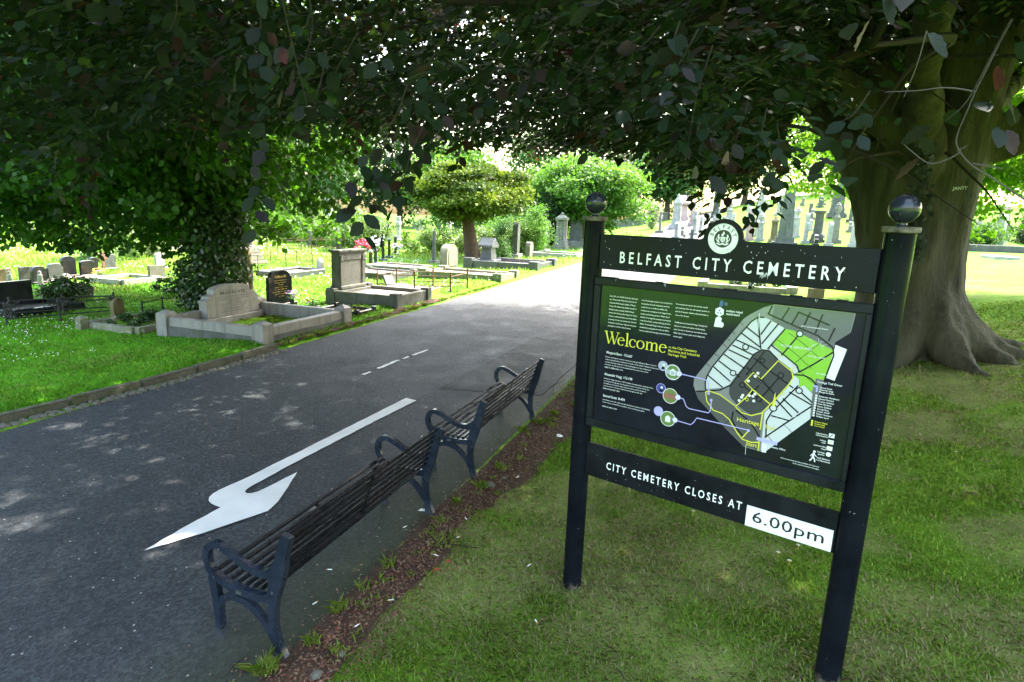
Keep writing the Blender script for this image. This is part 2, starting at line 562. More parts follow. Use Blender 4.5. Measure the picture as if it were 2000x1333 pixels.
ss = se0 + (se1 - se0) * uu_
x_ = .9408 * ss + .3389 * tt; y_ = -.3389 * ss + .9408 * tt
zr = ground(x_, y_) + .004 + np.where((uu_ == 1), -.012, 0) + np.where((uu_ == 0), -.01, 0)
idx = np.arange(tt.size).reshape(tt.shape)
fr = np.stack([idx[:-1, :-1], idx[:-1, 1:], idx[1:, 1:], idx[1:, :-1]], -1).reshape(-1, 4)
road = np_mesh('road', np.stack([x_, y_, zr], -1).reshape(-1, 3), fr, M_ROAD, smooth=True)
tag(road, kind='structure')

def st_sheet(name, poly, dz, mat, parent=None):
    """flat polygon given in road coordinates, laid on the ground dz above the road surface"""
    from mathutils.geometry import tessellate_polygon
    tri = tessellate_polygon([[Vector((p[0], p[1], 0)) for p in poly]])
    vs = []
    for (s, t) in poly:
        x, y = XY(s, t); vs.append((x, y, float(ground(x, y)) + .004 + dz))
    fs = []
    for q in tri:
        a, b, c = (poly[i] for i in q)
        fs.append(tuple(q) if (b[0] - a[0]) * (c[1] - a[1]) - (b[1] - a[1]) * (c[0] - a[0]) > 0 else tuple(reversed(q)))
    mb = MB(); mb.add(vs, fs)
    return mb.build(name, mat, parent)

def ragged(poly, step=.12, amp=.02):
    out = []
    for i, a in enumerate(poly):
        b = poly[(i + 1) % len(poly)]
        n = max(1, int(math.hypot(b[0] - a[0], b[1] - a[1]) / step))
        for k in range(n):
            f = k / n
            out.append((a[0] + (b[0] - a[0]) * f + random.uniform(-amp, amp) * (k > 0), a[1] + (b[1] - a[1]) * f + random.uniform(-amp, amp) * (k > 0)))
    return out

M_PATCH = road_material('patch_asphalt', .5, False)
patch = st_sheet('road_patch', ragged([(-3.9, 7.67), (-2.42, 8.05), (-2.40, 12.75), (-3.74, 12.3)], .2, .012), .004, M_PATCH)
tag(patch, kind='structure')

# painted marks
def paint_material():
    m, nt, b = newmat('road_paint')
    v = objco(nt)
    n = noise(nt, 28, 4, .7, v); n2 = noise(nt, 3, 4, .6, v)
    c = ramp(nt, n2, [(.3, (.60, .59, .57)), (.7, (.72, .71, .69))])
    c = mixc(nt, ramp(nt, n, [(.70, (0, 0, 0)), (.78, (1, 1, 1))]), c, (.16, .16, .16))
    nt.links.new(c, b.inputs['Base Color'])
    spec(b, .7, .3)
    bump(nt, b, noise(nt, 90, 3, .6, v), .4, .006)
    return m
M_PAINT = paint_material()
ARROW = [(-4.08, 7.06), (-4.17, 4.83), (-4.205, 4.15), (-4.225, 4.02), (-4.235, 3.93), (-4.23, 3.85), (-4.205, 3.785), (-4.16, 3.735), (-4.10, 3.705), (-4.03, 3.69), (-3.97, 3.685), (-3.98, 3.36), (-3.97, 2.95), (-3.77, 3.31), (-3.62, 3.66), (-3.56, 3.8), (-3.60, 3.97), (-3.71, 4.23), (-3.85, 4.53), (-3.87, 4.26), (-3.895, 4.05), (-3.92, 4.0), (-3.95, 3.98), (-3.985, 3.985), (-4.01, 4.01), (-4.025, 4.06), (-4.03, 4.14), (-4.02, 4.68), (-3.97, 5.82), (-3.90, 7.03)]
ar = st_sheet('road_arrow', ragged(ARROW, .08, .004), .009, M_PAINT)
tag(ar, kind='structure')
for d in ([(-5.30, 7.78), (-5.24, 7.78), (-5.23, 7.97), (-5.29, 7.98)], [(-5.29, 8.2), (-5.23, 8.2), (-5.22, 8.85), (-5.29, 8.83)], [(-5.26, 8.95), (-5.21, 8.95), (-5.2, 9.12), (-5.25, 9.14)], [(-5.25, 9.25), (-5.18, 9.24), (-5.15, 9.75), (-5.2, 9.75)]):
    tag(st_sheet('worn_dash', ragged(d, .05, .012), .008, M_PAINT), kind='structure')

# kerb stones and gutter cobbles on the far side of the road ----------
M_KERB = stone('kerb_stone', (.062, .058, .042), (.105, .098, .072), (.045, .058, .018), scale=5)
kerb = tag(bpy.data.objects.new('kerb', None), kind='structure'); C.objects.link(kerb)
def kerb_s(t):
    return float(np.interp(t, [-6, 1, 4.2, 6, 8.6], [-8.0, -7.92, -7.80, -7.62, -7.60]))
t0 = -5.0
while t0 < 8.5:
    L_ = min(random.uniform(.86, .94), 8.62 - t0)
    s0, s1 = kerb_s(t0), kerb_s(t0 + L_)
    p0, p1 = Vector(at(s0, t0)), Vector(at(s1, t0 + L_))
    z0 = CAMZ - 2.656 + .0136 * (p0.y + p1.y) / 2
    ang = math.atan2(p1.y - p0.y, p1.x - p0.x)
    mb = MB(); mb.box(-L_ / 2 + .006, L_ / 2 - .006, -.065, .065, -.12, .105 + random.uniform(-.006, .006))
    o = mb.build('kerb_stone', M_KERB, kerb, bevel=.022, seg=2)
    o.location = ((p0.x + p1.x) / 2, (p0.y + p1.y) / 2, z0); o.rotation_euler = (0, random.uniform(-.006, .006), ang + random.uniform(-.006, .006))
    t0 += L_
M_COB = stone('gutter_cobble', (.09, .088, .07), (.17, .16, .13), (.06, .07, .03), scale=9)
gut = tag(bpy.data.objects.new('gutter', None), kind='structure'); C.objects.link(gut)
def pebble_mesh(name, mat, seed):
    r_ = random.Random(seed)
    bm = bmesh.new(); bmesh.ops.create_icosphere(bm, subdivisions=2, radius=1)
    for v in bm.verts:
        v.co *= 1 + r_.uniform(-.08, .08) + .12 * math.sin(3 * v.co.x + seed) * math.cos(2.3 * v.co.y)
    me = bpy.data.meshes.new(name); bm.to_mesh(me); bm.free()
    for p in me.polygons: p.use_smooth = True
    me.materials.append(mat)
    return me
COB = [pebble_mesh('cobble', M_COB, k) for k in range(5)]
for k in range(110):
    t = 3.4 + 5.2 * (k // 2) / 55 + random.uniform(-.02, .02)
    s = kerb_s(t) + .125 + (k % 2) * .085 + random.uniform(-.012, .012)
    o = bpy.data.objects.new('cobble', COB[k % 5]); C.objects.link(o); o.parent = gut
    o.location = at(s, t, -.008); o.location.z = CAMZ - 2.656 + .0136 * o.location.y + .0
    o.scale = (random.uniform(.036, .052), random.uniform(.04, .06), random.uniform(.022, .034)); o.rotation_euler = (0, 0, random.uniform(0, 3))

# bare soil strip at the near road edge, and worn earth at the verge of the graves
def soil_material():
    m, nt, b = newmat('soil')
    v = objco(nt)
    n1 = noise(nt, 6, 5, .7, v); n2 = noise(nt, 70, 3, .7, v)
    c = ramp(nt, n1, [(.3, (.045, .028, .018)), (.55, (.085, .05, .033)), (.75, (.07, .065, .025))])
    c = mixc(nt, .6, c, ramp(nt, n2, [(.3, (.2, .2, .2)), (.7, (.8, .8, .8))]), 'OVERLAY')
    nt.links.new(c, b.inputs['Base Color']); spec(b, .95, .15)
    bump(nt, b, n2, .9, .02)
    return m
M_SOIL = soil_material()
T_s = np.arange(-3, 10.8, .12)
Us = np.linspace(0, 1, 5)
tt, uu_ = np.meshgrid(T_s, Us, indexing='ij')
a0 = -2.33 + 0 * tt
a1 = -1.90 + .32 * smst((tt - 3.5) / 4) + .16 * (vnoise(tt * 1.9, 1.7) - .5) + .08 * (vnoise(tt * 6, 4.7) - .5)
ss = a0 + (a1 - a0) * uu_
x_ = .9408 * ss + .3389 * tt; y_ = -.3389 * ss + .9408 * tt
zz = ground(x_, y_) + np.where(uu_ == 0, -.03, np.where(uu_ == 1, .018, .012 + .012 * vnoise(tt * 7, ss * 7)))
idx = np.arange(tt.size).reshape(tt.shape)
fr = np.stack([idx[:-1, :-1], idx[:-1, 1:], idx[1:, 1:], idx[1:, :-1]], -1).reshape(-1, 4)
soil = np_mesh('soil_strip', np.stack([x_, y_, zz], -1).reshape(-1, 3), fr, M_SOIL, smooth=True)
tag(soil, kind='structure')
verge = st_sheet('worn_verge', ragged([(-7.6, 8.7), (-7.6, 12.4), (-7.62, 15.2), (-7.88, 15.3), (-7.86, 12.4), (-7.84, 8.7)], .15, .05), .02, M_SOIL)
tag(verge, kind='structure')

# ================================================================ NOTICE BOARD
M_POST = None
def post_material():
    m, nt, b = newmat('post_paint')
    v = objco(nt, rnd=True)
    n1 = noise(nt, 3.5, 6, .7, v); n2 = noise(nt, 42, 3, .6, v); n3 = noise(nt, 14, 5, .75, v)
    c = ramp(nt, n1, [(.35, (.004, .005, .007)), (.75, (.010, .012, .016))])
    c = mixc(nt, math1(nt, 'MULTIPLY', ramp(nt, n2, [(.715, (0, 0, 0)), (.75, (1, 1, 1))]), .6), c, (.35, .35, .34))
    tc = nt.nodes.new('ShaderNodeTexCoord'); sx = nt.nodes.new('ShaderNodeSeparateXYZ')
    nt.links.new(tc.outputs['Object'], sx.inputs[0])
    mud = math1(nt, 'ADD', math1(nt, 'MULTIPLY', sx.outputs[2], -9.0), math1(nt, 'MULTIPLY', n3, 3.4))
    mud = math1(nt, 'SUBTRACT', mud, .95, True)
    c = mixc(nt, math1(nt, 'MULTIPLY', mud, .8), c, (.20, .17, .12))
    nt.links.new(c, b.inputs['Base Color'])
    r = math1(nt, 'ADD', ramp(nt, n1, [(.3, (.07, .07, .07)), (.7, (.16, .16, .16))]), math1(nt, 'MULTIPLY', mud, .5))
    nt.links.new(r, b.inputs['Roughness'])
    spec(b, None, .5, 0)
    b.inputs['IOR'].default_value = 1.13
    bump(nt, b, noise(nt, 150, 2, .5, v), .06, .002)
    return m
M_POST = post_material()
M_BLACK = gloss_black('board_paint', (.0035, .0042, .006), .34, .2, 0, sp=.14)
M_FRAME = gloss_black('frame_paint', (.006, .007, .009), .34, .25, 0, sp=.16)
M_BALL = gloss_black('ball_paint', (.008, .010, .014), .14, .5, .8, (.4, .4, .4))
M_WHITE = plain('white_vinyl', (.80, .80, .80), .35)
M_DIGIT = plain('black_vinyl', (.012, .012, .014), .35)
M_GREYTXT = plain('grey_print', (.38, .38, .40), .3)
def panel_material():
    m, nt, b = newmat('panel_print')
    v = objco(nt)
    n1 = noise(nt, 5, 5, .7, v); n2 = noise(nt, 70, 3, .6, v)
    c = ramp(nt, n1, [(.3, (.006, .007, .010)), (.8, (.014, .016, .022))])
    c = mixc(nt, ramp(nt, n2, [(.74, (0, 0, 0)), (.78, (.25, .25, .25))]), c, (.3, .3, .3))
    nt.links.new(c, b.inputs['Base Color'])
    spec(b, .08, .30, 0)
    return m
M_PANEL = panel_material()
def pr(name, col): return plain('print_' + name, col, .16, .5, .3)
ZS = 2.55
sign = thing('notice_board', 'tall black two-post cemetery notice board with map panel and ball finials', 'notice board', (.494, 3.860, .10), math.atan2(-.59107, .80662))
for k, (px, ptop) in enumerate(((0.0, 0), (1.6377, 0))):
    zb = -.06 if k == 0 else .06
    mb = MB(); mb.lathe([(.0657, -.3), (.0657, ZS - .006 - zb)], n=40)
    po = mb.build('post', M_POST, sign, smooth=True); po.location = (px, 0, zb)
    mb = MB(); mb.lathe([(.0655, -.012), (.079, -.008), (.081, -.004), (.081, .014), (.078, .018), (.02, .019)], n=40)
    cpz = mb.build('cap', M_POST, po, smooth=True); cpz.location = (0, 0, ZS - zb)
    mb = MB()
    prof = [(.030, -.085), (.022, -.078), (.019, -.070), (.021, -.063)]
    for i in range(3, 25):
        a = math.pi * i / 24
        prof.append((max(.0005, .0672 * math.sin(a)), -.0672 * math.cos(a)))
    mb.lathe(prof, n=40)
    ba = mb.build('ball_finial', M_BALL, po, smooth=True); ba.location = (0, 0, ZS + .1015 - zb)
# name board with the arched crest mount
poly = [(.064, -.303), (1.574, -.303), (1.574, -.088), (.945, -.088), (.932, -.082)]
for i in range(0, 17):
    a = R(0) + math.pi * i / 16
    poly.append((.8195 + .110 * math.cos(a), -.0815 + .110 * math.sin(a)))
poly += [(.707, -.082), (.694, -.088), (.064, -.088)]
mb = MB(); mb.prism([(p[0], p[1] + ZS) for p in poly], -.030, -.008)
nb = mb.build('name_board', M_BLACK, sign, bevel=.0025)
put_words('lettering', 'BELFAST CITY CEMETERY', .207, -.2555 + ZS, -.0312, .071, 1.228, M_WHITE, nb, .012, 1.62)
# round crest
mb = MB()
ex, ez = .8195, -.0790 + ZS
mb.disc(ex, ez, .082, -.0310, 0, 48)
mb.disc(ex, ez, .0485, -.0314, 1, 40)
def ring_text(word, r, a0, a1, cap, mi, flip, y):
    n = len(word)
    for i, ch in enumerate(word):
        if ch == ' ': continue
        a = R(a0 + (a1 - a0) * i / (n - 1))
        vs, fs = text_geo(ch, .012)
        w = (max(p[0] for p in vs) + min(p[0] for p in vs)) / 2
        k = cap / .73
        out = []
        for p in vs:
            lx, lz = (p[0] - w) * k, p[1] * k
            if flip: rr = r + cap / 2 - lz; ta = a + lx / r
            else: rr = r - cap / 2 + lz; ta = a - lx / r
            out.append((ex + rr * math.cos(ta), y, ez + rr * math.sin(ta)))
        mb.add(out, fs, mi)
ring_text('BELFAST', .0655, 160, 20, .021, 1, False, -.0314)
ring_text('CITY COUNCIL', .0655, 200, 340, .013, 2, True, -.0314)
ringp = [(ex + .0775 * math.cos(2 * math.pi * i / 48), ez + .0775 * math.sin(2 * math.pi * i / 48)) for i in range(48)]
mb.ribbon(ringp, .0016, -.0313, 2, True)
# heraldic arms: shield, two supporters, crest above, scroll below
mb.flat([(ex - .013, ez + .010), (ex + .013, ez + .010), (ex + .013, ez - .010), (ex, ez - .022), (ex - .013, ez - .010)], -.0318, 0)
mb.ribbon([(ex - .013, ez - .001), (ex + .013, ez - .001)], .002, -.0321, 1)
mb.flat([(ex - .004, ez + .003), (ex + .004, ez + .003), (ex, ez + .008)], -.0321, 1)
mb.ribbon([(ex - .008, ez - .010), (ex, ez - .006), (ex + .008, ez - .010)], .003, -.0321, 1)
for sg in (-1, 1):
    mb.ribbon([(ex + sg * .017, ez - .022), (ex + sg * .026, ez - .012), (ex + sg * .022, ez + .002), (ex + sg * .027, ez + .012), (ex + sg * .022, ez + .022)], [.005, .010, .009, .008, .007], -.0318, 0)
    mb.ribbon([(ex + sg * .024, ez + .004), (ex + sg * .016, ez + .008)], .004, -.0319, 0)
    mb.ribbon([(ex + sg * .030, ez - .014), (ex + sg * .037, ez - .004), (ex + sg * .034, ez + .006)], .003, -.0318, 0)
    mb.ribbon([(ex + sg * .020, ez - .012), (ex + sg * .027, ez + .004)], .0015, -.0322, 1)
mb.ribbon([(ex, ez + .012), (ex - .006, ez + .022), (ex + .004, ez + .028), (ex, ez + .038)], [.012, .010, .011, .006], -.0318, 0)
mb.ribbon([(ex - .007, ez + .014), (ex + .007, ez + .014)], .003, -.0321, 1)
mb.ribbon([(ex - .032, ez - .024), (ex - .016, ez - .032), (ex, ez - .027), (ex + .016, ez - .032), (ex + .032, ez - .024)], .007, -.0318, 0)
mb.build('crest', [M_WHITE, M_DIGIT, M_GREYTXT], nb)
# bird droppings on the boards
M_DROP = plain('bird_lime', (.62, .62, .60), .6)
mb = MB()
def splash(x, z, n, sc, y):
    for i in range(n):
        a = random.uniform(-2.2, -.9); l = random.uniform(.4, 1) * sc
        x0 = x + random.uniform(-.5, .5) * sc; z0 = z + random.uniform(-.2, .2) * sc
        mb.ribbon([(x0, z0), (x0 + .5 * l * math.cos(a), z0 + .5 * l * math.sin(a)), (x0 + l * math.cos(a), z0 + l * math.sin(a))], [random.uniform(.001, .003), .002, .0008], y, 0)
splash(1.06, -.247 + ZS, 16, .035, -.0320)
for _ in range(46):
    x = random.uniform(.09, 1.55); z = random.uniform(-.295, -.1) + ZS
    mb.disc(x, z, random.uniform(.0008, .0024), -.0320, 0, 6, random.uniform(.0012, .005))
tag(mb.build('bird_lime', M_DROP, nb), kind='stuff')

# map panel
fr = MB()
fr.box(.058, 1.582, -.062, -.012, -.400 + ZS, -.353 + ZS)
fr.box(.058, 1.582, -.062, -.012, -1.330 + ZS, -1.274 + ZS)
fr.box(.058, .100, -.0605, -.012, -1.2738 + ZS, -.4002 + ZS)
fr.box(1.556, 1.582, -.0605, -.012, -1.2738 + ZS, -.4002 + ZS)
frame = fr.build('panel_frame', M_FRAME, sign, bevel=.004)
for x0, x1 in ((.10, .21), (.46, .50), (.86, .93), (1.20, 1.26), (1.42, 1.47)):
    mb = MB(); mb.box(x0, x1, -.058, -.03, -.353 + ZS, -.3465 + ZS); mb.build('clip', M_FRAME, frame, bevel=.001)
mb = MB()
for x in (.20, .52, .75, 1.33):
    splash(x, -.356 + ZS, 3, .016, -.0630)
tag(mb.build('bird_lime', M_DROP, frame), kind='stuff')
mb = MB(); mb.box(.098, 1.558, -.0440, -.020, -1.276 + ZS, -.398 + ZS)
panel = mb.build('map_panel', M_PANEL, sign)
POLY={'outer':[(744,-927),(744,-888),(763,-853),(873,-677),(982,-502),(1014,-473),(1082,-425),(1133,-405),(1510,-406),(1501,-503),(1439,-563),(1435,-604),(1417,-765),(1374,-858),(1374,-986),(1194,-1202),(1169,-1228),(1141,-1224),(1063,-1222),(944,-1135),(779,-1003),(761,-964)],'light':[(817,-854),(835,-810),(898,-712),(966,-606),(1025,-514),(1049,-488),(1089,-481),(1124,-492),(1199,-526),(1125,-649),(1096,-658),(1067,-675),(964,-845),(946,-883),(912,-907),(819,-934),(812,-890)],'topgrey':[(1123,-491),(1133,-409),(1505,-408),(1498,-504),(1439,-563),(1431,-598),(1252,-535),(1199,-526)],'inner':[(949,-894),(956,-870),(1007,-785),(1059,-687),(1096,-658),(1136,-657),(1181,-695),(1258,-739),(1270,-779),(1255,-825),(1195,-925),(1136,-1005),(1084,-1034),(1009,-996),(965,-959),(950,-932)],'strip':[(1139,-627),(1159,-626),(1280,-713),(1293,-739),(1270,-759),(1258,-739),(1184,-695),(1133,-654)],'green':[(1199,-526),(1251,-533),(1435,-604),(1442,-630),(1414,-765),(1377,-762),(1365,-838),(1324,-811),(1303,-823),(1303,-787),(1271,-766),(1293,-743),(1280,-713),(1148,-618)],'strip2':[(1271,-766),(1298,-781),(1303,-823),(1196,-932),(1140,-1008),(1195,-925),(1255,-825)],'block':[(1324,-811),(1371,-848),(1375,-914),(1377,-982),(1195,-1200),(1176,-1223),(1155,-1213),(1150,-1002),(1196,-932),(1269,-833),(1304,-826)],'lower':[(763,-963),(819,-944),(871,-941),(995,-999),(1070,-1035),(1137,-1012),(1146,-1161),(1141,-1224),(1105,-1218),(1063,-1221),(944,-1135),(779,-1003)],'whiteblk':[(1443,-575),(1496,-590),(1462,-759),(1421,-750)],'legend':[(1377,-762),(1414,-765),(1402,-838),(1398,-902),(1382,-970),(1375,-964),(1371,-858)]}
ROAD=[[(819,-944),(811,-898),(817,-858),(841,-800),(898,-706),(959,-611),(1025,-511),(1056,-484),(1089,-480)],[(820,-850),(912,-905)],[(849,-796),(950,-863)],[(874,-756),(998,-828)],[(899,-714),(1020,-775)],[(921,-684),(1035,-720)],[(939,-655),(1059,-694)],[(957,-623),(1083,-661)],[(981,-582),(1084,-643)],[(1005,-546),(1080,-593)],[(1056,-485),(1090,-653)],[(1124,-494),(1081,-575)],[(1164,-503),(1092,-624)],[(1199,-526),(1125,-647)],[(1106,-459),(1228,-501),(1358,-541),(1433,-590)],[(1205,-414),(1175,-484)],[(1254,-429),(1228,-498)],[(1307,-426),(1283,-511)],[(1365,-429),(1344,-529)],[(1121,-414),(1106,-459)],[(1251,-431),(1404,-480)],[(1429,-490),(1409,-561)],[(949,-894),(1007,-785),(1059,-687),(1096,-656),(1136,-657),(1181,-695)],[(1437,-614),(1364,-684),(1291,-747)],[(1269,-547),(1235,-608),(1197,-671)],[(1271,-763),(1317,-757),(1356,-770),(1385,-799)],[(1293,-743),(1280,-713),(1217,-671),(1139,-623)],[(1110,-664),(1031,-810)],[(1061,-709),(1163,-771),(1276,-835)],[(1026,-766),(1115,-823),(1205,-901)],[(1207,-780),(1126,-917)],[(1105,-855),(1034,-960)],[(1016,-869),(1114,-931)],[(1259,-860),(1374,-907)],[(1299,-816),(1222,-934)],[(1232,-902),(1317,-963)],[(1197,-913),(1289,-992)],[(1185,-1009),(1279,-1016)],[(1166,-1140),(1261,-1035),(1375,-914)],[(1173,-1139),(1165,-1043),(1183,-994),(1245,-900)],[(1306,-843),(1375,-893)],[(984,-1032),(982,-1079),(1008,-1119),(1056,-1162)],[(998,-1021),(1074,-1065),(1114,-1109),(1138,-1141)],[(763,-959),(826,-944),(899,-923),(947,-887)],[(1433,-590),(1442,-630),(1415,-772)]]
THIN=[[(1168,-590),(1266,-652),(1349,-715)],[(1221,-547),(1303,-597),(1378,-654)],[(1266,-702),(1369,-580)],[(1365,-789),(1275,-721)],[(909,-671),(869,-643)],[(834,-801),(786,-771)],[(950,-594),(912,-570)],[(986,-538),(949,-514)],[(872,-733),(828,-710)],[(926,-635),(884,-608)],[(1029,-795),(1118,-845)],[(1083,-904),(1146,-965)],[(937,-1137),(974,-1073)],[(1223,-1164),(1178,-1123)],[(1299,-1077),(1248,-1038)]]
RING=[(1106,-715,12),(1207,-778,14),(1016,-869,14),(1113,-932,13),(960,-812,15),(1010,-655,15),(1272,-543,15),(1306,-843,15),(1191,-964,18),(1115,-816,9)]
YEL=[[(819,-951),(837,-941),(902,-950),(995,-999),(1045,-935),(1074,-884),(1028,-848),(1067,-789),(1111,-817),(1185,-702),(1258,-746),(1269,-779),(1254,-818),(1194,-918),(1136,-1005),(1084,-1032),(1034,-1028),(995,-1003)],[(1074,-884),(1170,-945)],[(819,-951),(832,-1004),(875,-1049),(928,-1057),(968,-1082),(1019,-1148),(1051,-1179),(1102,-1185),(1139,-1175)],[(1141,-1167),(1141,-1224)],[(1080,-1121),(1050,-1171)],[(1140,-1004),(1138,-1103)]]
PUR=[[(666,-873),(808,-879),(831,-892),(839,-956)],[(660,-1019),(693,-1019),(714,-1060),(732,-1071),(848,-1071),(858,-1053),(857,-992)],[(655,-1160),(752,-1166),(770,-1146),(783,-1117),(1081,-1119)]]
WDOT=[(1091,-788),(1079,-808),(1046,-841),(1026,-927),(1021,-940),(1010,-961),(1061,-922),(1080,-921),(1089,-907),(1087,-947)]
YDOT=[(1188,-673),(1259,-733),(1230,-873),(1050,-947)]
PDOT=[(837,-956),(856,-992),(1079,-1121)]
PHOTO=[[(614,-872),(550,-845),(654,-873)],[(612,-1019),(550,-984),(660,-1017)],[(610,-1163),(547,-1129),(655,-1160)]]
TX={'col1':[(167,-465),(358,-465)],'col1b':[(167,-652),(324,-653)],'col2':[(381,-468),(573,-471)],'col2b':[(380,-652),(579,-656)],'col3':[(595,-466),(784,-470)],'col3b':[(595,-531),(680,-535)],'col3c':[(597,-573),(788,-577)],'col3d':[(596,-659),(652,-658)],'welcome':[(172,-760),(567,-771)],'wtop':[(143,-686),(237,-687)],'to':[(575,-729),(745,-731)],'her':[(576,-775),(689,-771)],'nitb':[(875,-478),(973,-476)],'hex':[(849,-479),(872,-479)],'heart':[(849,-542),(875,-543)],'blue':[(854,-434),(868,-434)],'mb':[(171,-833),(348,-824)],'mbp':[(165,-852),(531,-888)],'mbd':[(165,-922),(293,-921)],'ah':[(166,-976),(360,-966)],'ahp':[(165,-995),(528,-1037)],'ahd':[(163,-1063),(280,-1061)],'ss':[(167,-1119),(320,-1109)],'ssp':[(166,-1136),(505,-1150)],'ssd':[(166,-1182),(270,-1181)],'heritage':[(1011,-1080),(1131,-1078)],'trail':[(1160,-1086),(1210,-1081)],'start':[(1074,-1207),(1133,-1211)],'poor':[(1190,-622),(1339,-616)],'ww2':[(1273,-505),(1398,-503)],'ww1':[(1326,-655),(1406,-656)],'jew':[(1374,-738),(1422,-736)],'office':[(1189,-1187),(1279,-1185)],'htg':[(1386,-783),(1500,-783)],'leg0':[(1401,-806),(1472,-816)],'leg1':[(1401,-852),(1478,-860)],'leg2':[(1395,-881),(1469,-883)],'leg8':[(1399,-959),(1452,-961)],'g1':[(1400,-991),(1453,-992)],'g3':[(1400,-1012),(1446,-1012)],'inf1':[(1414,-1052),(1469,-1045)],'inf2':[(1415,-1063),(1473,-1058)],'h1':[(1437,-1086),(1465,-1084)],'s1':[(1407,-1119),(1478,-1118)],'hg':[(1430,-1153),(1471,-1156)],'td':[(1431,-1186),(1496,-1185)],'find':[(1262,-1233),(1452,-1231)],'find2':[(1323,-1246),(1452,-1249)],'ipic':[(1487,-1048),(1487,-1048)],'p2':[(1487,-1083),(1487,-1083)],'p3':[(1486,-1118),(1486,-1118)],'p4':[(1485,-1151),(1485,-1151)],'man':[(1415,-1185),(1415,-1185)],'bar1':[(1126,-1151),(1235,-1153)],'icons':[(1172,-1189),(1175,-1215)],'obel':[(1190,-941),(1193,-896)],'wh':[(1452,-730),(1488,-605)]}
PM = [pr('grey', (.20, .20, .205)), pr('light', (.52, .53, .55)), pr('topgrey', (.12, .12, .125)), pr('inner', (.052, .052, .052)), pr('green', (.22, .46, .04)), pr('lower', (.085, .085, .083)),
      pr('white', (.72, .72, .74)), pr('black', (.008, .008, .010)), pr('yellow', (.62, .60, .06)), pr('purple', (.42, .38, .75)), pr('photo_green', (.12, .20, .05)), pr('photo_grey', (.35, .37, .42)), pr('photo_brown', (.26, .12, .08)), pr('deep_blue', (.05, .06, .25))]
mp = MB()
Y0 = -.0443
def P_(l): return [(p[0] / 1000, p[1] / 1000 + ZS) for p in l]
lay = [('outer', 0), ('topgrey', 2), ('light', 1), ('lower', 5), ('block', 1), ('strip', 1), ('strip2', 1), ('green', 4), ('inner', 3), ('whiteblk', 6), ('legend', 2)]
for i, (k, mi) in enumerate(lay):
    # keep the printed sheet inside the frame opening
    mp.flat([(min(max(a, .105), 1.552), min(b, -.404 + ZS)) for a, b in P_(POLY[k])], Y0 - .00018 * i, mi)
YL = Y0 - .0022
for l in THIN: mp.ribbon([(a, min(b, -.405 + ZS)) for a, b in P_(l)], .0022, YL, 7)
for l in ROAD: mp.ribbon([(min(a, 1.55), min(b, -.405 + ZS)) for a, b in P_(l)], .0075, YL - .0002, 7)
def circ(c, r, n=20): return [(c[0] + r * math.cos(2 * math.pi * i / n), c[1] + r * math.sin(2 * math.pi * i / n)) for i in range(n)]
for a, b, r in RING:
    c = (a / 1000, b / 1000 + ZS)
    mp.disc(c[0], c[1], r / 1000, YL - .0004, 1 if r > 14 else 3, 20)
    mp.ribbon(circ(c, r / 1000), .006, YL - .0006, 7, True)
for l in YEL: mp.ribbon(P_(l), .0062, YL - .0008, 8)
for l in PUR: mp.ribbon(P_(l), .0055, YL - .0010, 9)
for i, (a, b) in enumerate(WDOT): mp.disc(a / 1000, b / 1000 + ZS, .008, YL - .0010, 6, 12)
for a, b in YDOT: mp.ribbon(circ((a / 1000, b / 1000 + ZS), .008, 14), .003, YL - .0010, 8, True)
for a, b in PDOT: mp.disc(a / 1000, b / 1000 + ZS, .008, YL - .0012, 9, 12)
# three round photographs with their small portraits
for i, (a, b, c) in enumerate(PHOTO):
    a, b, c = ((q[0] / 1000, q[1] / 1000 + ZS) for q in (a, b, c))
    mp.disc(b[0], b[1], .030, YL - .0006, 9, 24); mp.disc(b[0], b[1], .027, YL - .0008, (11, 13, 9)[i], 24)
    if i < 2:
        mp.disc(b[0] + .004, b[1] + .006, .008, YL - .0009, 6, 12)
        mp.flat([(b[0] - .010, b[1] - .02), (b[0] + .014, b[1] - .02), (b[0] + .008, b[1] - .002), (b[0] - .004, b[1] - .002)], YL - .0009, 7)
    mp.disc(a[0], a[1], .047, YL - .0010, 6, 32); mp.disc(a[0], a[1], .0435, YL - .0012, (11, 12, 10)[i], 32)
    mp.flat([(a[0] - .040, a[1] - .016), (a[0] + .040, a[1] - .016), (a[0] + .024, a[1] - .036), (a[0] - .024, a[1] - .036)], YL - .0014, 10)
    mp.flat([(a[0] - .036, a[1] + .012), (a[0] + .036, a[1] + .012), (a[0] + .018, a[1] + .038), (a[0] - .018, a[1] + .038)], YL - .0014, 10)
    st_ = (11, 12, 6)[i]
    mp.flat([(a[0] - .016, a[1] - .020), (a[0] + .016, a[1] - .020), (a[0] + .016, a[1] + .010), (a[0], a[1] + .022), (a[0] - .016, a[1] + .010)], YL - .0016, 6 if i != 1 else 12)
    mp.flat([(a[0] - .012, a[1] - .016), (a[0] + .012, a[1] - .016), (a[0] + .012, a[1] + .006), (a[0] - .012, a[1] + .006)], YL - .0018, st_)
    mp.disc(c[0], c[1], .0165, YL - .0020, 9, 16); mp.disc(c[0], c[1], .0125, YL - .0022, 6, 16)
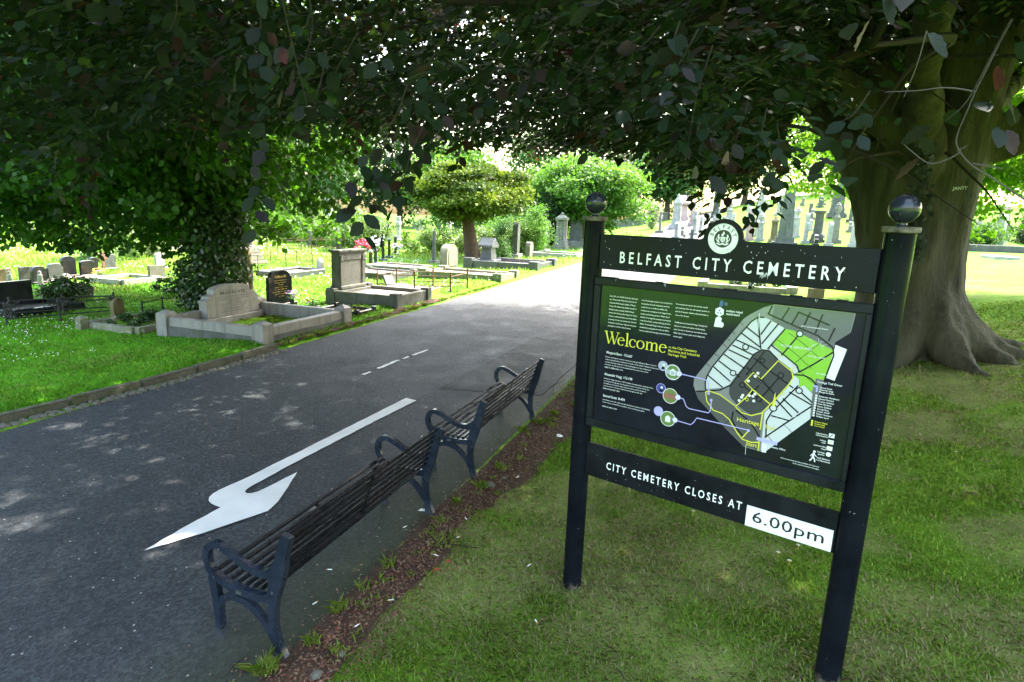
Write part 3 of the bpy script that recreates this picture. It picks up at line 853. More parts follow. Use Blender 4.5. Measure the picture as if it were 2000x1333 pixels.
# logos: hexagon with three dots, leaning heart
hx, hz = .849, -.479 + ZS
mp.add([(hx + .027 * math.sin(i * math.pi / 3), YL, hz + .027 * math.cos(i * math.pi / 3)) for i in range(6)][::-1], [tuple(range(6))], 6)
for q in ((0, .006), (-.008, -.007), (.008, -.007)): mp.disc(hx + q[0], hz + q[1], .0045, YL - .0003, 13, 10)
ht = [(.826, -.566), (.872, -.566), (.880, -.553), (.876, -.538), (.862, -.533), (.866, -.518), (.858, -.507), (.843, -.507), (.832, -.517), (.829, -.54)]
mp.flat([(a, b + ZS) for a, b in ht], YL, 6)
mp.flat([(.842, -.448 + ZS), (.862, -.448 + ZS), (.866, -.418 + ZS), (.848, -.414 + ZS)], YL, 13); mp.disc(.880, -.432 + ZS, .010, YL, 13, 12)
# small pictograms of the key, office boxes, purple bar, yellow spire
for k, mi in (('ipic', 6), ('p2', 6), ('p3', 6)):
    q = TX[k][0]; x, z = q[0] / 1000, q[1] / 1000 + ZS
    mp.flat([(x - .013, z - .011), (x + .013, z - .011), (x + .013, z + .011), (x - .013, z + .011)], YL, mi)
    mp.ribbon([(x - .008, z - .007), (x + .006, z + .007)], .004, YL - .0003, 8 if k != 'ipic' else 7)
q = TX['p4'][0]; mp.disc(q[0] / 1000, q[1] / 1000 + ZS, .012, YL, 6, 16)
x, z = 1.415, -1.183 + ZS
mp.disc(x + .004, z + .030, .0065, YL, 6, 12)
mp.ribbon([(x + .002, z + .022), (x, z + .002)], .010, YL - .0001, 6)
mp.ribbon([(x, z + .003), (x + .009, z - .010), (x + .012, z - .026)], .006, YL - .0002, 6)
mp.ribbon([(x, z + .003), (x - .004, z - .012), (x - .013, z - .025)], .006, YL - .0003, 6)
mp.ribbon([(x + .003, z + .018), (x + .011, z + .010), (x + .017, z + .005)], .004, YL - .0004, 6)
mp.ribbon([(x + .001, z + .018), (x - .008, z + .010), (x - .011, z + .001)], .004, YL - .0005, 6)
mp.flat([(1.126, -1.146 + ZS), (1.235, -1.150 + ZS), (1.235, -1.168 + ZS), (1.126, -1.164 + ZS)], YL - .0015, 9)
for z in (-1.188, -1.213): mp.flat([(1.160, z - .011 + ZS), (1.184, z - .011 + ZS), (1.184, z + .011 + ZS), (1.160, z + .011 + ZS)], YL - .0015, 6)
mp.flat([(1.183, -.955 + ZS), (1.199, -.955 + ZS), (1.194, -.89 + ZS), (1.1915, -.875 + ZS), (1.189, -.89 + ZS)], YL - .0016, 8)
mp.flat([(1.366, -.80 + ZS), (1.387, -.80 + ZS), (1.380, -.81 + ZS), (1.372, -.81 + ZS)], YL, 9)
for i in range(3): mp.disc(1.388, -.805 - .0115 * i + ZS, .0055, YL - .001, 9, 10)
for i in range(9): mp.disc(1.390, -.852 - .0135 * i + ZS, .0055, YL - .001, 6, 10)
for i in range(3): mp.disc(1.388, -.990 - .011 * i + ZS, .0055, YL - .001, 8, 10)
tag(mp.build('map_print', PM, panel), kind='stuff')

# lettering of the panel -------------------------------------------------
tp = MB(); YT = YL - .0026
def line(k, s, cap, mi=0, bold=0.0, dz=0.0, w=None):
    a, b = TX[k]; wd = (b[0] - a[0]) / 1000 if w is None else w
    put_text(tp, s, a[0] / 1000, a[1] / 1000 + ZS + dz, YT, cap, wd, mi, bold)
def para(x0, z0, lines, w, pitch, cap):
    for i, (s, f) in enumerate(lines):
        put_text(tp, s, x0 / 1000, z0 / 1000 + ZS - i * pitch, YT, cap, w * f, 0, .006)
para(167, -467, [('Since 1869, over 226,000 burials have taken place', 1), ('here. These include William Pirrie, (Chairman of', .95), ('Harland & Wolff shipyard, builders of Titanic),', .93), ("Thomas 'The Tobacco King' Gallaher, founder of", .96), ("Gallaher's tobacco company, Frank Workman,", .9), ('director of the Workman Clark shipyard, Dr Thomas', 1), ('Andrews, a medical practitioner and chemist whose', .99), ('pioneering work led to the development of modern', 1), ('refrigeration, and Alexander Hogg, one of the great', 1), ('photographers of early twentieth century.', .82)], .191, .0208, .0090)
para(381, -470, [('In the Victorian age cemeteries were considered to', 1), ('be amenities, like parks and gardens, and were', .92), ('usually laid out in a similar way. Belfast City', .86), ('Cemetery was no exception. It was designed by the', .99), ('surveyor and landscape gardener William Gay of', .95), ("Bradford. He arranged the cemetery's road network", 1), ("in the form of a bell - perhaps reflecting the 'bel' in", 1), ('Belfast. This beautiful design made the cemetery a', 1), ('desirable final resting place for well-to-do Belfast', .97), ('folk, as is evidenced by the huge ornate monuments.', 1.03)], .193, .0205, .0090)
para(595, -468, [('The cemetery also captures the diversity, breadth', .96), ('and complexity of the city, with separate sections set', 1.02), ('aside for Protestant, Catholic and Jewish burials, as', 1), ('well as a Poor Ground.', .43)], .195, .0215, .0090)
para(597, -575, [('The Maritime and Industrial Heritage Trail signs will', 1), ('help you to uncover and explore this fascinating', .94), ('place. Use them to discover the memorials that make', 1.02), ('Belfast City Cemetery a place worth visiting, time', .97), ('and time again.', .28)], .192, .0210, .0090)
for i, s in enumerate(('to the City Cemetery', 'Maritime and Industrial', 'Heritage Trail.')):
    put_text(tp, s, .575, -.730 - .0215 * i + ZS, YT, .0150, (.170, .188, .114)[i], 1, .012)
put_text(tp, 'northern ireland', .886, -.474 + ZS, YT, .0125, .088, 0, .02)
put_text(tp, 'tourist board', .886, -.491 + ZS, YT, .0125, .074, 0, .02)
line('mb', 'Margaret Byers  112-667', .0165, 0, .014, .004)
line('ah', 'Alexander Hogg  112-190', .0165, 0, .014, .004)
line('ss', 'Samuel Scott  B-474', .0165, 0, .014, .004)
filler = [('Pioneer campaigner, business woman and suffragist, Margaret Byers was born', 1), ('women educationalist in Ireland and founder of the Ladies Collegiate School, she', 1.04), ('worked tirelessly, being one of the leading figures in the temperance', .9), ('movement. On this grave the trustees placed this stone in her honour', .86)]
para(165, -855, filler, .345, .0165, .0075)
put_text(tp, 'DIED 21 FEBRUARY 1912', .165, -.9235 + ZS, YT, .0085, .128, 0, .012)
f2 = [('Alexander Hogg was born in 1870 in Belfast County Antrim, studying at first', 1), ('as a draper. Photography was his passion and he turned his hobby into', .93), ('a profession, his lantern slides of street scenes and the shipyards', .88), ('are now held in museum collections throughout the city', .8)]
para(165, -997, f2, .335, .0160, .0075)
put_text(tp, 'DIED 25 AUGUST 1939', .163, -1.0640 + ZS, YT, .0085, .117, 0, .012)
f3 = [('Just fifteen years old, catch boy Samuel Scott worked on the building', 1), ('of the Titanic and fell from a ladder when building the great', .9)]
para(166, -1138, f3, .325, .0165, .0075)
put_text(tp, 'DIED 20 APRIL 1910', .166, -1.1835 + ZS, YT, .0085, .104, 0, .012)
line('heritage', 'Heritage', .0235, 1, .012); line('trail', 'Trail', .0220, 1, .012); line('start', 'Start', .0220, 1, .012)
line('poor', 'POOR GROUND', .0130, 0, .006); line('ww2', 'WW1 Commonwealth Graves', .0078, 0, .012); line('ww1', 'WW1 Memorial Hill', .0078, 0, .012); line('jew', 'Jaffe Obelisk', .0078, 0, .012)
line('office', 'Cemetery Office', .0105, 0, .01); line('htg', 'Heritage Trail Graves', .0120, 0, .008)
for i, s in enumerate(('Samuel Scott', 'Alexander Hogg', 'Margaret Byers')): put_text(tp, s, 1.400, -.809 - .0115 * i + ZS, YT, .0080, .058 + .006 * i, 0, .014)
for i, s in enumerate(('Alexander Henderson', 'Edward Harland', 'Thomas Gallaher', 'Frank Workman', 'Henry Gribbon', 'George Fenn', 'Gustav Wolff', 'Robert Thompson', 'William Lyon')): put_text(tp, s, 1.402, -.856 - .0135 * i + ZS, YT, .0085, .005 * len(s), 0, .014)
for i, s in enumerate(('Robert Walsh', 'South Hale', 'Tom Foster')): put_text(tp, s, 1.400, -.994 - .011 * i + ZS, YT, .0080, .005 * len(s), 1, .012)
for k, s in (('inf1', 'interpretive'), ('inf2', 'information'), ('h1', 'heritage')): line(k, s, .0080, 0, .014)
put_text(tp, 'trail', 1.446, -1.097 + ZS, YT, .0080, .018, 0, .014)
put_text(tp, 'trail avoiding', 1.410, -1.119 + ZS, YT, .0080, .062, 0, .014); put_text(tp, 'steps', 1.448, -1.131 + ZS, YT, .0080, .024, 0, .014)
put_text(tp, 'heritage', 1.432, -1.151 + ZS, YT, .0080, .036, 0, .014); put_text(tp, 'graves', 1.438, -1.163 + ZS, YT, .0080, .030, 0, .014)
put_text(tp, 'trail distance', 1.434, -1.184 + ZS, YT, .0085, .062, 0, .016); put_text(tp, '1.2 Kilometres', 1.434, -1.197 + ZS, YT, .0085, .064, 0, .016)
line('find', 'Find out more about the history of Belfast City Cemetery', .0065, 0, .01); line('find2', 'at the council cemetery web pages', .0065, 0, .01)
for i in range(3):
    c = PHOTO[i][2]
    put_text(tp, str(3 - i), c[0] / 1000, c[1] / 1000 + ZS - .006, YT, .012, None, 2, .0, 1.0, True)
for w in (6, 7):
    for (a, b, r) in RING[:9]: pass
# big serif 'Welcome': thick and thin strokes with bracketed feet
def serif_word(word, x0, z0, sx, sz):
    th, tn = .17, .06
    x = 0.0
    mi = 1
    cnt = [0]
    def rb(pts, w):
        cnt[0] += 1
        tp.ribbon([(x0 + (x + p[0]) * sx, z0 + p[1] * sz) for p in pts], [q * sx for q in w] if isinstance(w, list) else w * sx, YT - .00004 * cnt[0], mi)
    def serif(c, z, w): rb([(c - w / 2, z), (c + w / 2, z)], tn)
    def arc(cx, cz, rx, rz, a0, a1, n=22):
        pts, ws = [], []
        for i in range(n + 1):
            a = R(a0 + (a1 - a0) * i / n)
            pts.append((cx + rx * math.cos(a), cz + rz * math.sin(a)))
            ws.append(tn + (th - tn) * abs(math.cos(a)) ** 1.5)
        rb(pts, ws)
    for ch in word:
        if ch == 'W':
            rb([(.14, 1.48), (.56, 0)], th); rb([(.56, 0), (.96, 1.3)], tn + .01); rb([(.80, 1.48), (1.22, 0)], th); rb([(1.22, 0), (1.62, 1.48)], tn + .01)
            serif(.14, 1.47, .46); serif(.82, 1.47, .40); serif(1.62, 1.47, .38); x += 1.58
        elif ch == 'e':
            arc(.44, .49, .36, .47, 12, 318); rb([(.12, .60), (.80, .60)], tn); x += .92
        elif ch == 'l':
            rb([(.22, 0), (.22, 1.60)], th); serif(.22, .03, .42); rb([(.03, 1.52), (.22, 1.60)], tn); x += .46
        elif ch == 'c':
            arc(.44, .49, .36, .47, 48, 318); rb([(.66, .80), (.76, .74)], .15); x += .86
        elif ch == 'o':
            arc(.47, .49, .39, .47, 0, 360, 30); x += 1.0
        elif ch == 'm':
            for k in (.22, .76, 1.30): rb([(k, 0), (k, .78)], th); serif(k, .03, .40)
            rb([(.03, .92), (.22, .98), (.22, .7)], [tn, .1, th])
            for k in (.22, .76): rb([(k + .05, .74), (k + .20, .93), (k + .38, .95), (k + .51, .86), (k + .54, .70)], [tn, .09, .12, .15, th])
            x += 1.56
    return x
tot = 1.58 + .92 + .46 + .86 + 1.0 + 1.56 + .92
serif_word('Welcome', .150, -.7635 + ZS, .418 / tot, .052)
tag(tp.build('panel_lettering', [PM[6], PM[8], PM[7]], panel), kind='stuff')
# scratches on the cover sheet
mb = MB()
def scr(pts, w=.0011): mb.ribbon([(p[0], p[1] + ZS) for p in pts], w, YT - .0012, 0)
for i in range(14):
    x0 = 1.36 + random.uniform(-.035, .035); z0 = -.585 + random.uniform(-.02, .02)
    scr([(x0, z0), (x0 + random.uniform(-.03, .03), z0 + random.uniform(-.02, .02))])
for i in range(8):
    x0 = 1.28 + random.uniform(-.06, .06); z0 = -.985 + random.uniform(-.03, .03)
    scr([(x0, z0), (x0 + random.uniform(-.04, .04), z0 + random.uniform(-.025, .025))])
scr([(1.062, -.462), (1.064, -.55)], .003); scr([(1.075, -1.205), (1.078, -1.262)], .002)
tag(mb.build('scratches', PM[6], panel), kind='stuff')

# closing-time board
mb = MB(); mb.box(.064, 1.574, -.030, -.008, -1.690 + ZS, -1.458 + ZS)
lb = mb.build('closing_board', M_BLACK, sign, bevel=.0025)
put_words('lettering', 'CITY CEMETERY CLOSES AT', .218, -1.6065 + ZS, -.0312, .0515, .871, M_WHITE, lb, .014, 1.42)
mb = MB(); mb.box(1.118, 1.562, -.0335, -.0301, -1.687 + ZS, -1.563 + ZS)
pl = mb.build('time_plate', M_WHITE, lb)
mb = MB(); put_text(mb, '6.00pm', 1.153, -1.652 + ZS, -.0339, .0695, .370, 0, .006, 1.05)
mb.build('lettering', M_DIGIT, pl)
mb = MB()
for _ in range(40):
    x = random.uniform(.09, 1.1); z = random.uniform(-1.68, -1.47) + ZS
    mb.disc(x, z, random.uniform(.0007, .0018), -.0316, 0, 6)
tag(mb.build('bird_lime', M_DROP, lb), kind='stuff')

# ================================================================ BENCHES
def bench_material():
    m, nt, b = newmat('bench_paint')
    v = objco(nt, rnd=True)
    n1 = noise(nt, 5, 6, .7, v); n2 = noise(nt, 38, 3, .6, v); n3 = noise(nt, 16, 5, .75, v)
    c = ramp(nt, n1, [(.35, (.008, .012, .020)), (.75, (.020, .028, .045))])
    c = mixc(nt, math1(nt, 'MULTIPLY', ramp(nt, n2, [(.71, (0, 0, 0)), (.75, (1, 1, 1))]), .7), c, (.32, .31, .29))
    tc = nt.nodes.new('ShaderNodeTexCoord'); sx = nt.nodes.new('ShaderNodeSeparateXYZ')
    nt.links.new(tc.outputs['Object'], sx.inputs[0])
    mud = math1(nt, 'SUBTRACT', math1(nt, 'ADD', math1(nt, 'MULTIPLY', sx.outputs[2], -8.0), math1(nt, 'MULTIPLY', n3, 3.2)), 1.0, True)
    c = mixc(nt, math1(nt, 'MULTIPLY', mud, .5), c, (.06, .055, .045))
    nt.links.new(c, b.inputs['Base Color'])
    nt.links.new(math1(nt, 'ADD', ramp(nt, n1, [(.3, (.16, .16, .16)), (.7, (.36, .36, .36))]), math1(nt, 'MULTIPLY', mud, .5)), b.inputs['Roughness'])
    spec(b, None, .4, .15)
    bump(nt, b, noise(nt, 120, 2, .5, v), .08, .002)
    return m
M_BENCH = bench_material()
M_SLAT = gloss_black('slat_paint', (.004, .005, .007), .24, .16, .0, (.38, .37, .35), sp=.22)

def smooth_path(pts, k=4):
    """Catmull-Rom through rows of equal length"""
    out = []
    n = len(pts)
    for i in range(n - 1):
        p0, p1, p2, p3 = (np.array(pts[max(0, min(n - 1, j))], float) for j in (i - 1, i, i + 1, i + 2))
        for q in range(k):
            t = q / k
            out.append(tuple(.5 * ((2 * p1) + (-p0 + p2) * t + (2 * p0 - 5 * p1 + 4 * p2 - p3) * t * t + (-p0 + 3 * p1 - 3 * p2 + p3) * t ** 3)))
    out.append(tuple(pts[-1]))
    return out

def stroke_bar(mb, path, x0, x1):
    """casting bar: path of (y, z, width) in the YZ plane, extruded x0..x1"""
    P = smooth_path(path)
    n = len(P); A, B = [], []
    for i in range(n):
        a, b = P[max(0, i - 1)], P[min(n - 1, i + 1)]
        dy, dz = b[0] - a[0], b[1] - a[1]; l = math.hypot(dy, dz) or 1e-9
        ny, nz = -dz / l, dy / l; w = P[i][2] / 2
        A.append((P[i][0] + ny * w, P[i][1] + nz * w)); B.append((P[i][0] - ny * w, P[i][1] - nz * w))
    vs = []
    for x in (x0, x1):
        vs += [(x, q[0], q[1]) for q in A] + [(x, q[0], q[1]) for q in B]
    fs = []
    o = 2 * n
    for i in range(n - 1):
        fs.append((i, i + 1, n + i + 1, n + i)); fs.append((o + i, o + n + i, o + n + i + 1, o + i + 1))
        fs.append((i, o + i, o + i + 1, i + 1)); fs.append((n + i, n + i + 1, o + n + i + 1, o + n + i))
    fs.append((0, n, o + n, o)); fs.append((n - 1, o + n - 1, o + 2 * n - 1, 2 * n - 1))
    mb.add(vs, fs)

REAR = [(-.035, -.01, .085), (-.012, .06, .060), (.008, .16, .050), (.016, .27, .056), (.004, .38, .072), (-.014, .45, .088), (-.034, .53, .100), (-.058, .60, .086), (-.085, .70, .072), (-.112, .79, .066), (-.118, .812, .045)]
FRONT = [(.425, -.01, .066), (.430, .08, .050), (.432, .18, .050), (.438, .28, .054), (.446, .36, .060), (.45, .41, .060)]
RAIL = [(.452, .425, .055), (.40, .405, .052), (.31, .375, .050), (.21, .362, .050), (.11, .362, .050), (.04, .372, .052), (-.005, .40, .055)]
ARM = [(.445, .42, .052), (.478, .475, .050), (.492, .54, .048), (.47, .60, .046), (.415, .632, .044), (.34, .615, .044), (.26, .575, .044), (.18, .540, .044), (.10, .525, .048), (.03, .535, .060), (-.03, .565, .080)]
ARCH = [(.436, .15, .040), (.424, .22, .042), (.376, .285, .044), (.30, .312, .044), (.21, .300, .044), (.13, .255, .044), (.06, .185, .044), (.012, .11, .046)]

def make_bench(L):
    root = thing('park_bench', '', 'bench')
    for k in (0, 1):
        x0 = -.022 if k == 0 else L - .022
        mb = MB()
        for p, dx in ((REAR, 0), (FRONT, .0006), (RAIL, .0012), (ARM, .0018), (ARCH, .0024)):
            stroke_bar(mb, p, x0 + dx, x0 + .044 - dx)
        mb.box(x0 + .003, x0 + .041, .275, .318, .315, .36)
        ef = mb.build('end_frame', M_BENCH, root, bevel=.006, smooth=True, seg=2)
        mb = MB(); mb.box(x0 - .004 if k == 0 else x0 + .0442, x0 - .0002 if k == 0 else x0 + .048, .225, .265, .352, .374)
        mb.build('maker_plate', plain_plate, ef)
    # seat slats follow the dished rail, back slats follow the raked upright
    path = smooth_path([(.435, .448), (.385, .430), (.31, .406), (.22, .394), (.13, .392), (.06, .398)], 8)
    d = [0]
    for i in range(1, len(path)): d.append(d[-1] + math.dist(path[i], path[i - 1]))
    def along(path, d, u):
        y = np.interp(u * d[-1], d, [p[0] for p in path]); z = np.interp(u * d[-1], d, [p[1] for p in path])
        y2 = np.interp(min(1, u + .02) * d[-1], d, [p[0] for p in path]); z2 = np.interp(min(1, u + .02) * d[-1], d, [p[1] for p in path])
        y1 = np.interp(max(0, u - .02) * d[-1], d, [p[0] for p in path]); z1 = np.interp(max(0, u - .02) * d[-1], d, [p[1] for p in path])
        return y, z, math.atan2(z2 - z1, y2 - y1)
    mb = MB(); mb.box(.018, L - .018, -.0155, .0155, -.008, .008)
    proto = None
    bp = [(.004, .47), (-.018, .55), (-.045, .64), (-.075, .73), (-.094, .79)]
    bp = smooth_path(bp, 6); db = [0]
    for i in range(1, len(bp)): db.append(db[-1] + math.dist(bp[i], bp[i - 1]))
    for (pa, da, n) in ((path, d, 8), (bp, db, 7)):
        for i in range(n):
            y, z, a = along(pa, da, (i + .0) / (n - 1))
            if proto is None:
                o = proto = mb.build('slat', M_SLAT, root, bevel=.006, smooth=True, seg=2)
            else:
                o = proto.copy(); C.objects.link(o); o.parent = root
            o.location = (0, y, z); o.rotation_euler = (a, 0, 0)
    mb = MB()
    stroke_bar(mb, [(y + .014 * 1, z, .008) for y, z in bp[::6]], L / 2 - .016, L / 2 + .016)
    mb.build('back_strap', M_SLAT, root)
    mb = MB()
    stroke_bar(mb, [(y, z - .015, .008) for y, z in path[::8]], L / 2 - .016, L / 2 + .016)
    mb.build('seat_strap', M_SLAT, root)
    return root
plain_plate = plain('maker_plate', (.12, .12, .12), .4, .5, 0, .6)
bench = make_bench(1.87)
bench2 = copy_tree(bench)
for b_, (s, t), lab in ((bench, (-2.302, 2.48), 'black slatted bench nearest the viewer, its end frame closest to the litter strip'), (bench2, (-2.236, 5.16), 'second black slatted bench, farther up the road beyond the near one')):
    b_.location = at(s, t, .004); b_.location.z = CAMZ - 2.656 + .0136 * b_.location.y + .006
    b_.rotation_euler = (0, math.asin(-.0136 * .94) , RZ)
    tag(b_, lab, 'bench', 'benches along the road')

# ================================================================ GRAVES
M_GRAN = stone('grey_granite', (.165, .156, .142), (.24, .226, .208), None, .55, 8, .12, sp=.4)
M_SAND = stone('weathered_sandstone', (.12, .12, .10), (.20, .195, .16), (.10, .115, .05), .9, 5, .4)
M_DARKST = stone('dark_limestone', (.065, .068, .062), (.115, .118, .108), (.055, .07, .03), .85, 6, .35)
M_PALE = stone('pale_limestone', (.24, .235, .215), (.36, .35, .325), (.17, .18, .13), .85, 6, .3)
M_PINK = stone('pink_granite', (.34, .22, .20), (.44, .30, .27), None, .5, 8, .15)
M_MOSSY = stone('mossy_stone', (.13, .135, .09), (.22, .215, .16), (.10, .13, .03), .95, 4, .6, lichen=(.36, .36, .30))
M_BROWN = stone('brown_stone', (.14, .11, .06), (.21, .17, .10), (.09, .10, .03), .9, 6, .4)
M_BGRAN = gloss_black('black_granite', (.012, .013, .014), .16, .12, .2, (.3, .3, .3))
M_DGRAN = stone('dark_granite', (.045, .05, .05), (.08, .085, .085), None, .35, 10, .08, sp=.5)
M_GOLD = plain('gold_letters', (.55, .38, .10), .4, .5, 0, .4)
M_INK = plain('lead_letters', (.045, .045, .05), .6)
M_GRAVEL = stone('pink_gravel', (.30, .24, .21), (.42, .36, .32), None, .95, 30, .9)
M_BED = M_LAWN
M_IRON = stone('black_iron', (.012, .013, .014), (.03, .03, .03), (.05, .03, .02), .6, 12, .3, sp=.4)
M_RUST = stone('rusty_iron', (.09, .05, .03), (.17, .09, .05), (.12, .12, .09), .85, 12, .5)
M_SLATE = stone('slate', (.06, .062, .066), (.10, .103, .108), None, .6, 8, .2)

def arc_pts(cx, cz, rx, rz, a0, a1, n=10):
    return [(cx + rx * math.cos(R(a0 + (a1 - a0) * i / n)), cz + rz * math.sin(R(a0 + (a1 - a0) * i / n))) for i in range(n + 1)]

def profile(kind, w, h):
    a = w / 2
    if kind == 'round': return [(-a, 0), (a, 0), (a, h - a * .75)] + arc_pts(0, h - a * .75, a, a * .75, 0, 180, 14)[1:]
    if kind == 'segment': return [(-a, 0), (a, 0), (a, h - a * .35)] + arc_pts(0, h - a * .35, a, a * .35, 0, 180, 14)[1:]
    if kind == 'flat': return [(-a, 0), (a, 0), (a, h), (-a, h)]
    if kind == 'peak': return [(-a, 0), (a, 0), (a, h - a * .4), (0, h), (-a, h - a * .4)]
    if kind == 'gothic': return [(-a, 0), (a, 0), (a, h - 2 * a)] + [(a - 2 * a * (1 - math.cos(R(60 * i / 8))), h - 2 * a + 2 * a * math.sin(R(60 * i / 8)) * 1.12) for i in range(1, 9)] + [(-a + 2 * a * (1 - math.cos(R(60 * i / 8))), h - 2 * a + 2 * a * math.sin(R(60 * i / 8)) * 1.12) for i in range(7, 0, -1)] + [(-a, h - 2 * a)]
    if kind == 'shoulder':
        b = a * .68; zs = h * .66
        return [(-a, 0), (a, 0), (a, zs - .06)] + arc_pts(a, zs + .02, .08, .08, 270, 180, 4) + [(b + .01, zs + .05), (b, zs + .06), (b, h * .84)] + arc_pts(0, h * .84, b, h * .16, 0, 180, 14)[1:] + [(-b, zs + .06), (-b - .01, zs + .05)] + arc_pts(-a, zs + .02, .08, .08, 0, -90, 4) + [(-a, zs - .06)]
    if kind == 'ogee':
        b = a * .78; zs = h * .84
        return [(-a, 0), (a, 0), (a, zs - .05)] + arc_pts(a, zs + .03, a - b, .08, 270, 180, 5) + arc_pts(0, zs + .03, b, h - zs - .03, 0, 180, 12)[1:-1] + arc_pts(-a, zs + .03, a - b, .08, 0, -90, 5) + [(-a, zs - .05)]
    if kind == 'cross':
        c = a * .32; zc = h * .62
        return [(-c * 1.2, 0), (c * 1.2, 0), (c, zc), (a, zc), (a, zc + 2 * c), (c, zc + 2 * c), (c, h), (-c, h), (-c, zc + 2 * c), (-a, zc + 2 * c), (-a, zc), (-c, zc)]
    if kind == 'scroll': return [(-a, 0), (a, 0), (a, h * .45)] + arc_pts(a, h * .75, a * .5, h * .3, 270, 180, 5) + arc_pts(0, h * .75, a * .5, h * .25, 0, 180, 8)[1:] + arc_pts(-a, h * .75, a * .5, h * .3, 0, -90, 5)[1:]

used_labels = {}
def headstone(label, s, t, w, h, th, kind, mat, base=None, basemat=None, rot=0.0, lean=(0, 0), z=0.0, group=None, bev=.008, name='headstone'):
    r = thing(name, label, 'headstone', at(s, t, z), RZ + rot, group)
    r.rotation_euler = (lean[0], lean[1], RZ + rot)
    zb = -.05
    if base:
        mb = MB(); mb.box(-base[0] / 2, base[0] / 2, -base[2] / 2, base[2] / 2, -.08, base[1])
        mb.build('plinth', basemat or mat, r, bevel=.012)
        zb = base[1] - .004
    mb = MB(); mb.prism(profile(kind, w, h), -th / 2, th / 2, z=zb)
    tb = mb.build('tablet', mat, r, bevel=bev, angle=50)
    return r, tb, zb

def inscription(tb, mat, lines, zb, th, cap0, w0, ztop, pitch, cap, dy=.0015, title_bold=.03):
    mb = MB()
    for i, (tx, f) in enumerate(lines):
        if i == 0: put_text(mb, tx, 0, zb + ztop, -th / 2 - dy, cap0, w0, 0, title_bold, 1.1, True)
        else: put_text(mb, tx, 0, zb + ztop - pitch * (i + .35), -th / 2 - dy, cap, w0 * f, 0, .012, 1.0, True)
    tag(mb.build('inscription', mat, tb), kind='stuff')

def plot(label, s0, s1, t0, t1, hk, wk, mat, post=None, bed=M_BED, bedz=.08, rot=0.0, group=None, lower=None, dz=0.0, name='grave_surround'):
    """stone kerb round a grave: four rails, corner posts, filled bed"""
    sc, tc = (s0 + s1) / 2, (t0 + t1) / 2
    r = thing(name, label, 'grave kerb', at(sc, tc, dz), RZ + rot, group)
    X, Y = (t1 - t0) / 2, (s1 - s0) / 2
    e = (post[0] / 2) if post else 0
    cut = e - .002 if post else 0
    for (x0, x1, y0, y1) in ((-X + cut, X - cut, -Y - wk / 2, -Y + wk / 2), (-X + cut, X - cut, Y - wk / 2, Y + wk / 2)):
        mb = MB(); mb.box(x0, x1, y0, y1, -.25, hk); mb.build('kerb_rail', mat, r, bevel=.012)
    for x in (-X, X):
        mb = MB(); q = wk / 2 if not post else e
        mb.box(x - wk / 2, x + wk / 2, -Y + q + .001, Y - q - .001, -.25, hk - .003); mb.build('kerb_rail', mat, r, bevel=.012)
    if lower:
        lm, lh, lo = lower
        mb = MB()
        mb.box(-X - wk / 2 - lo, X + wk / 2 + lo, -Y - wk / 2 - lo, -Y + wk / 2 - .01, -.3, lh)
        mb.box(-X - wk / 2 - lo, -X + wk / 2 - .01, -Y + wk / 2 - .008, Y, -.3, lh - .002)
        mb.build('footing', lm, r, bevel=.01)
    if post:
        for x in (-X, X):
            for y in (-Y, Y):
                mb = MB(); pw, ph = post[0], post[1]
                mb.box(x - pw / 2, x + pw / 2, y - pw / 2, y + pw / 2, -.25, ph)
                if len(post) > 2: mb.frustum(x, y, ph, ph + post[2], pw * .98, pw * .98, .012, .012)
                mb.build('corner_post', mat, r, bevel=.008)
    if bed is not None:
        mb = MB(); mb.box(-X + .01, X - .01, -Y + .01, Y - .01, -.1, bedz)
        mb.build('bed', bed, r)
    return r

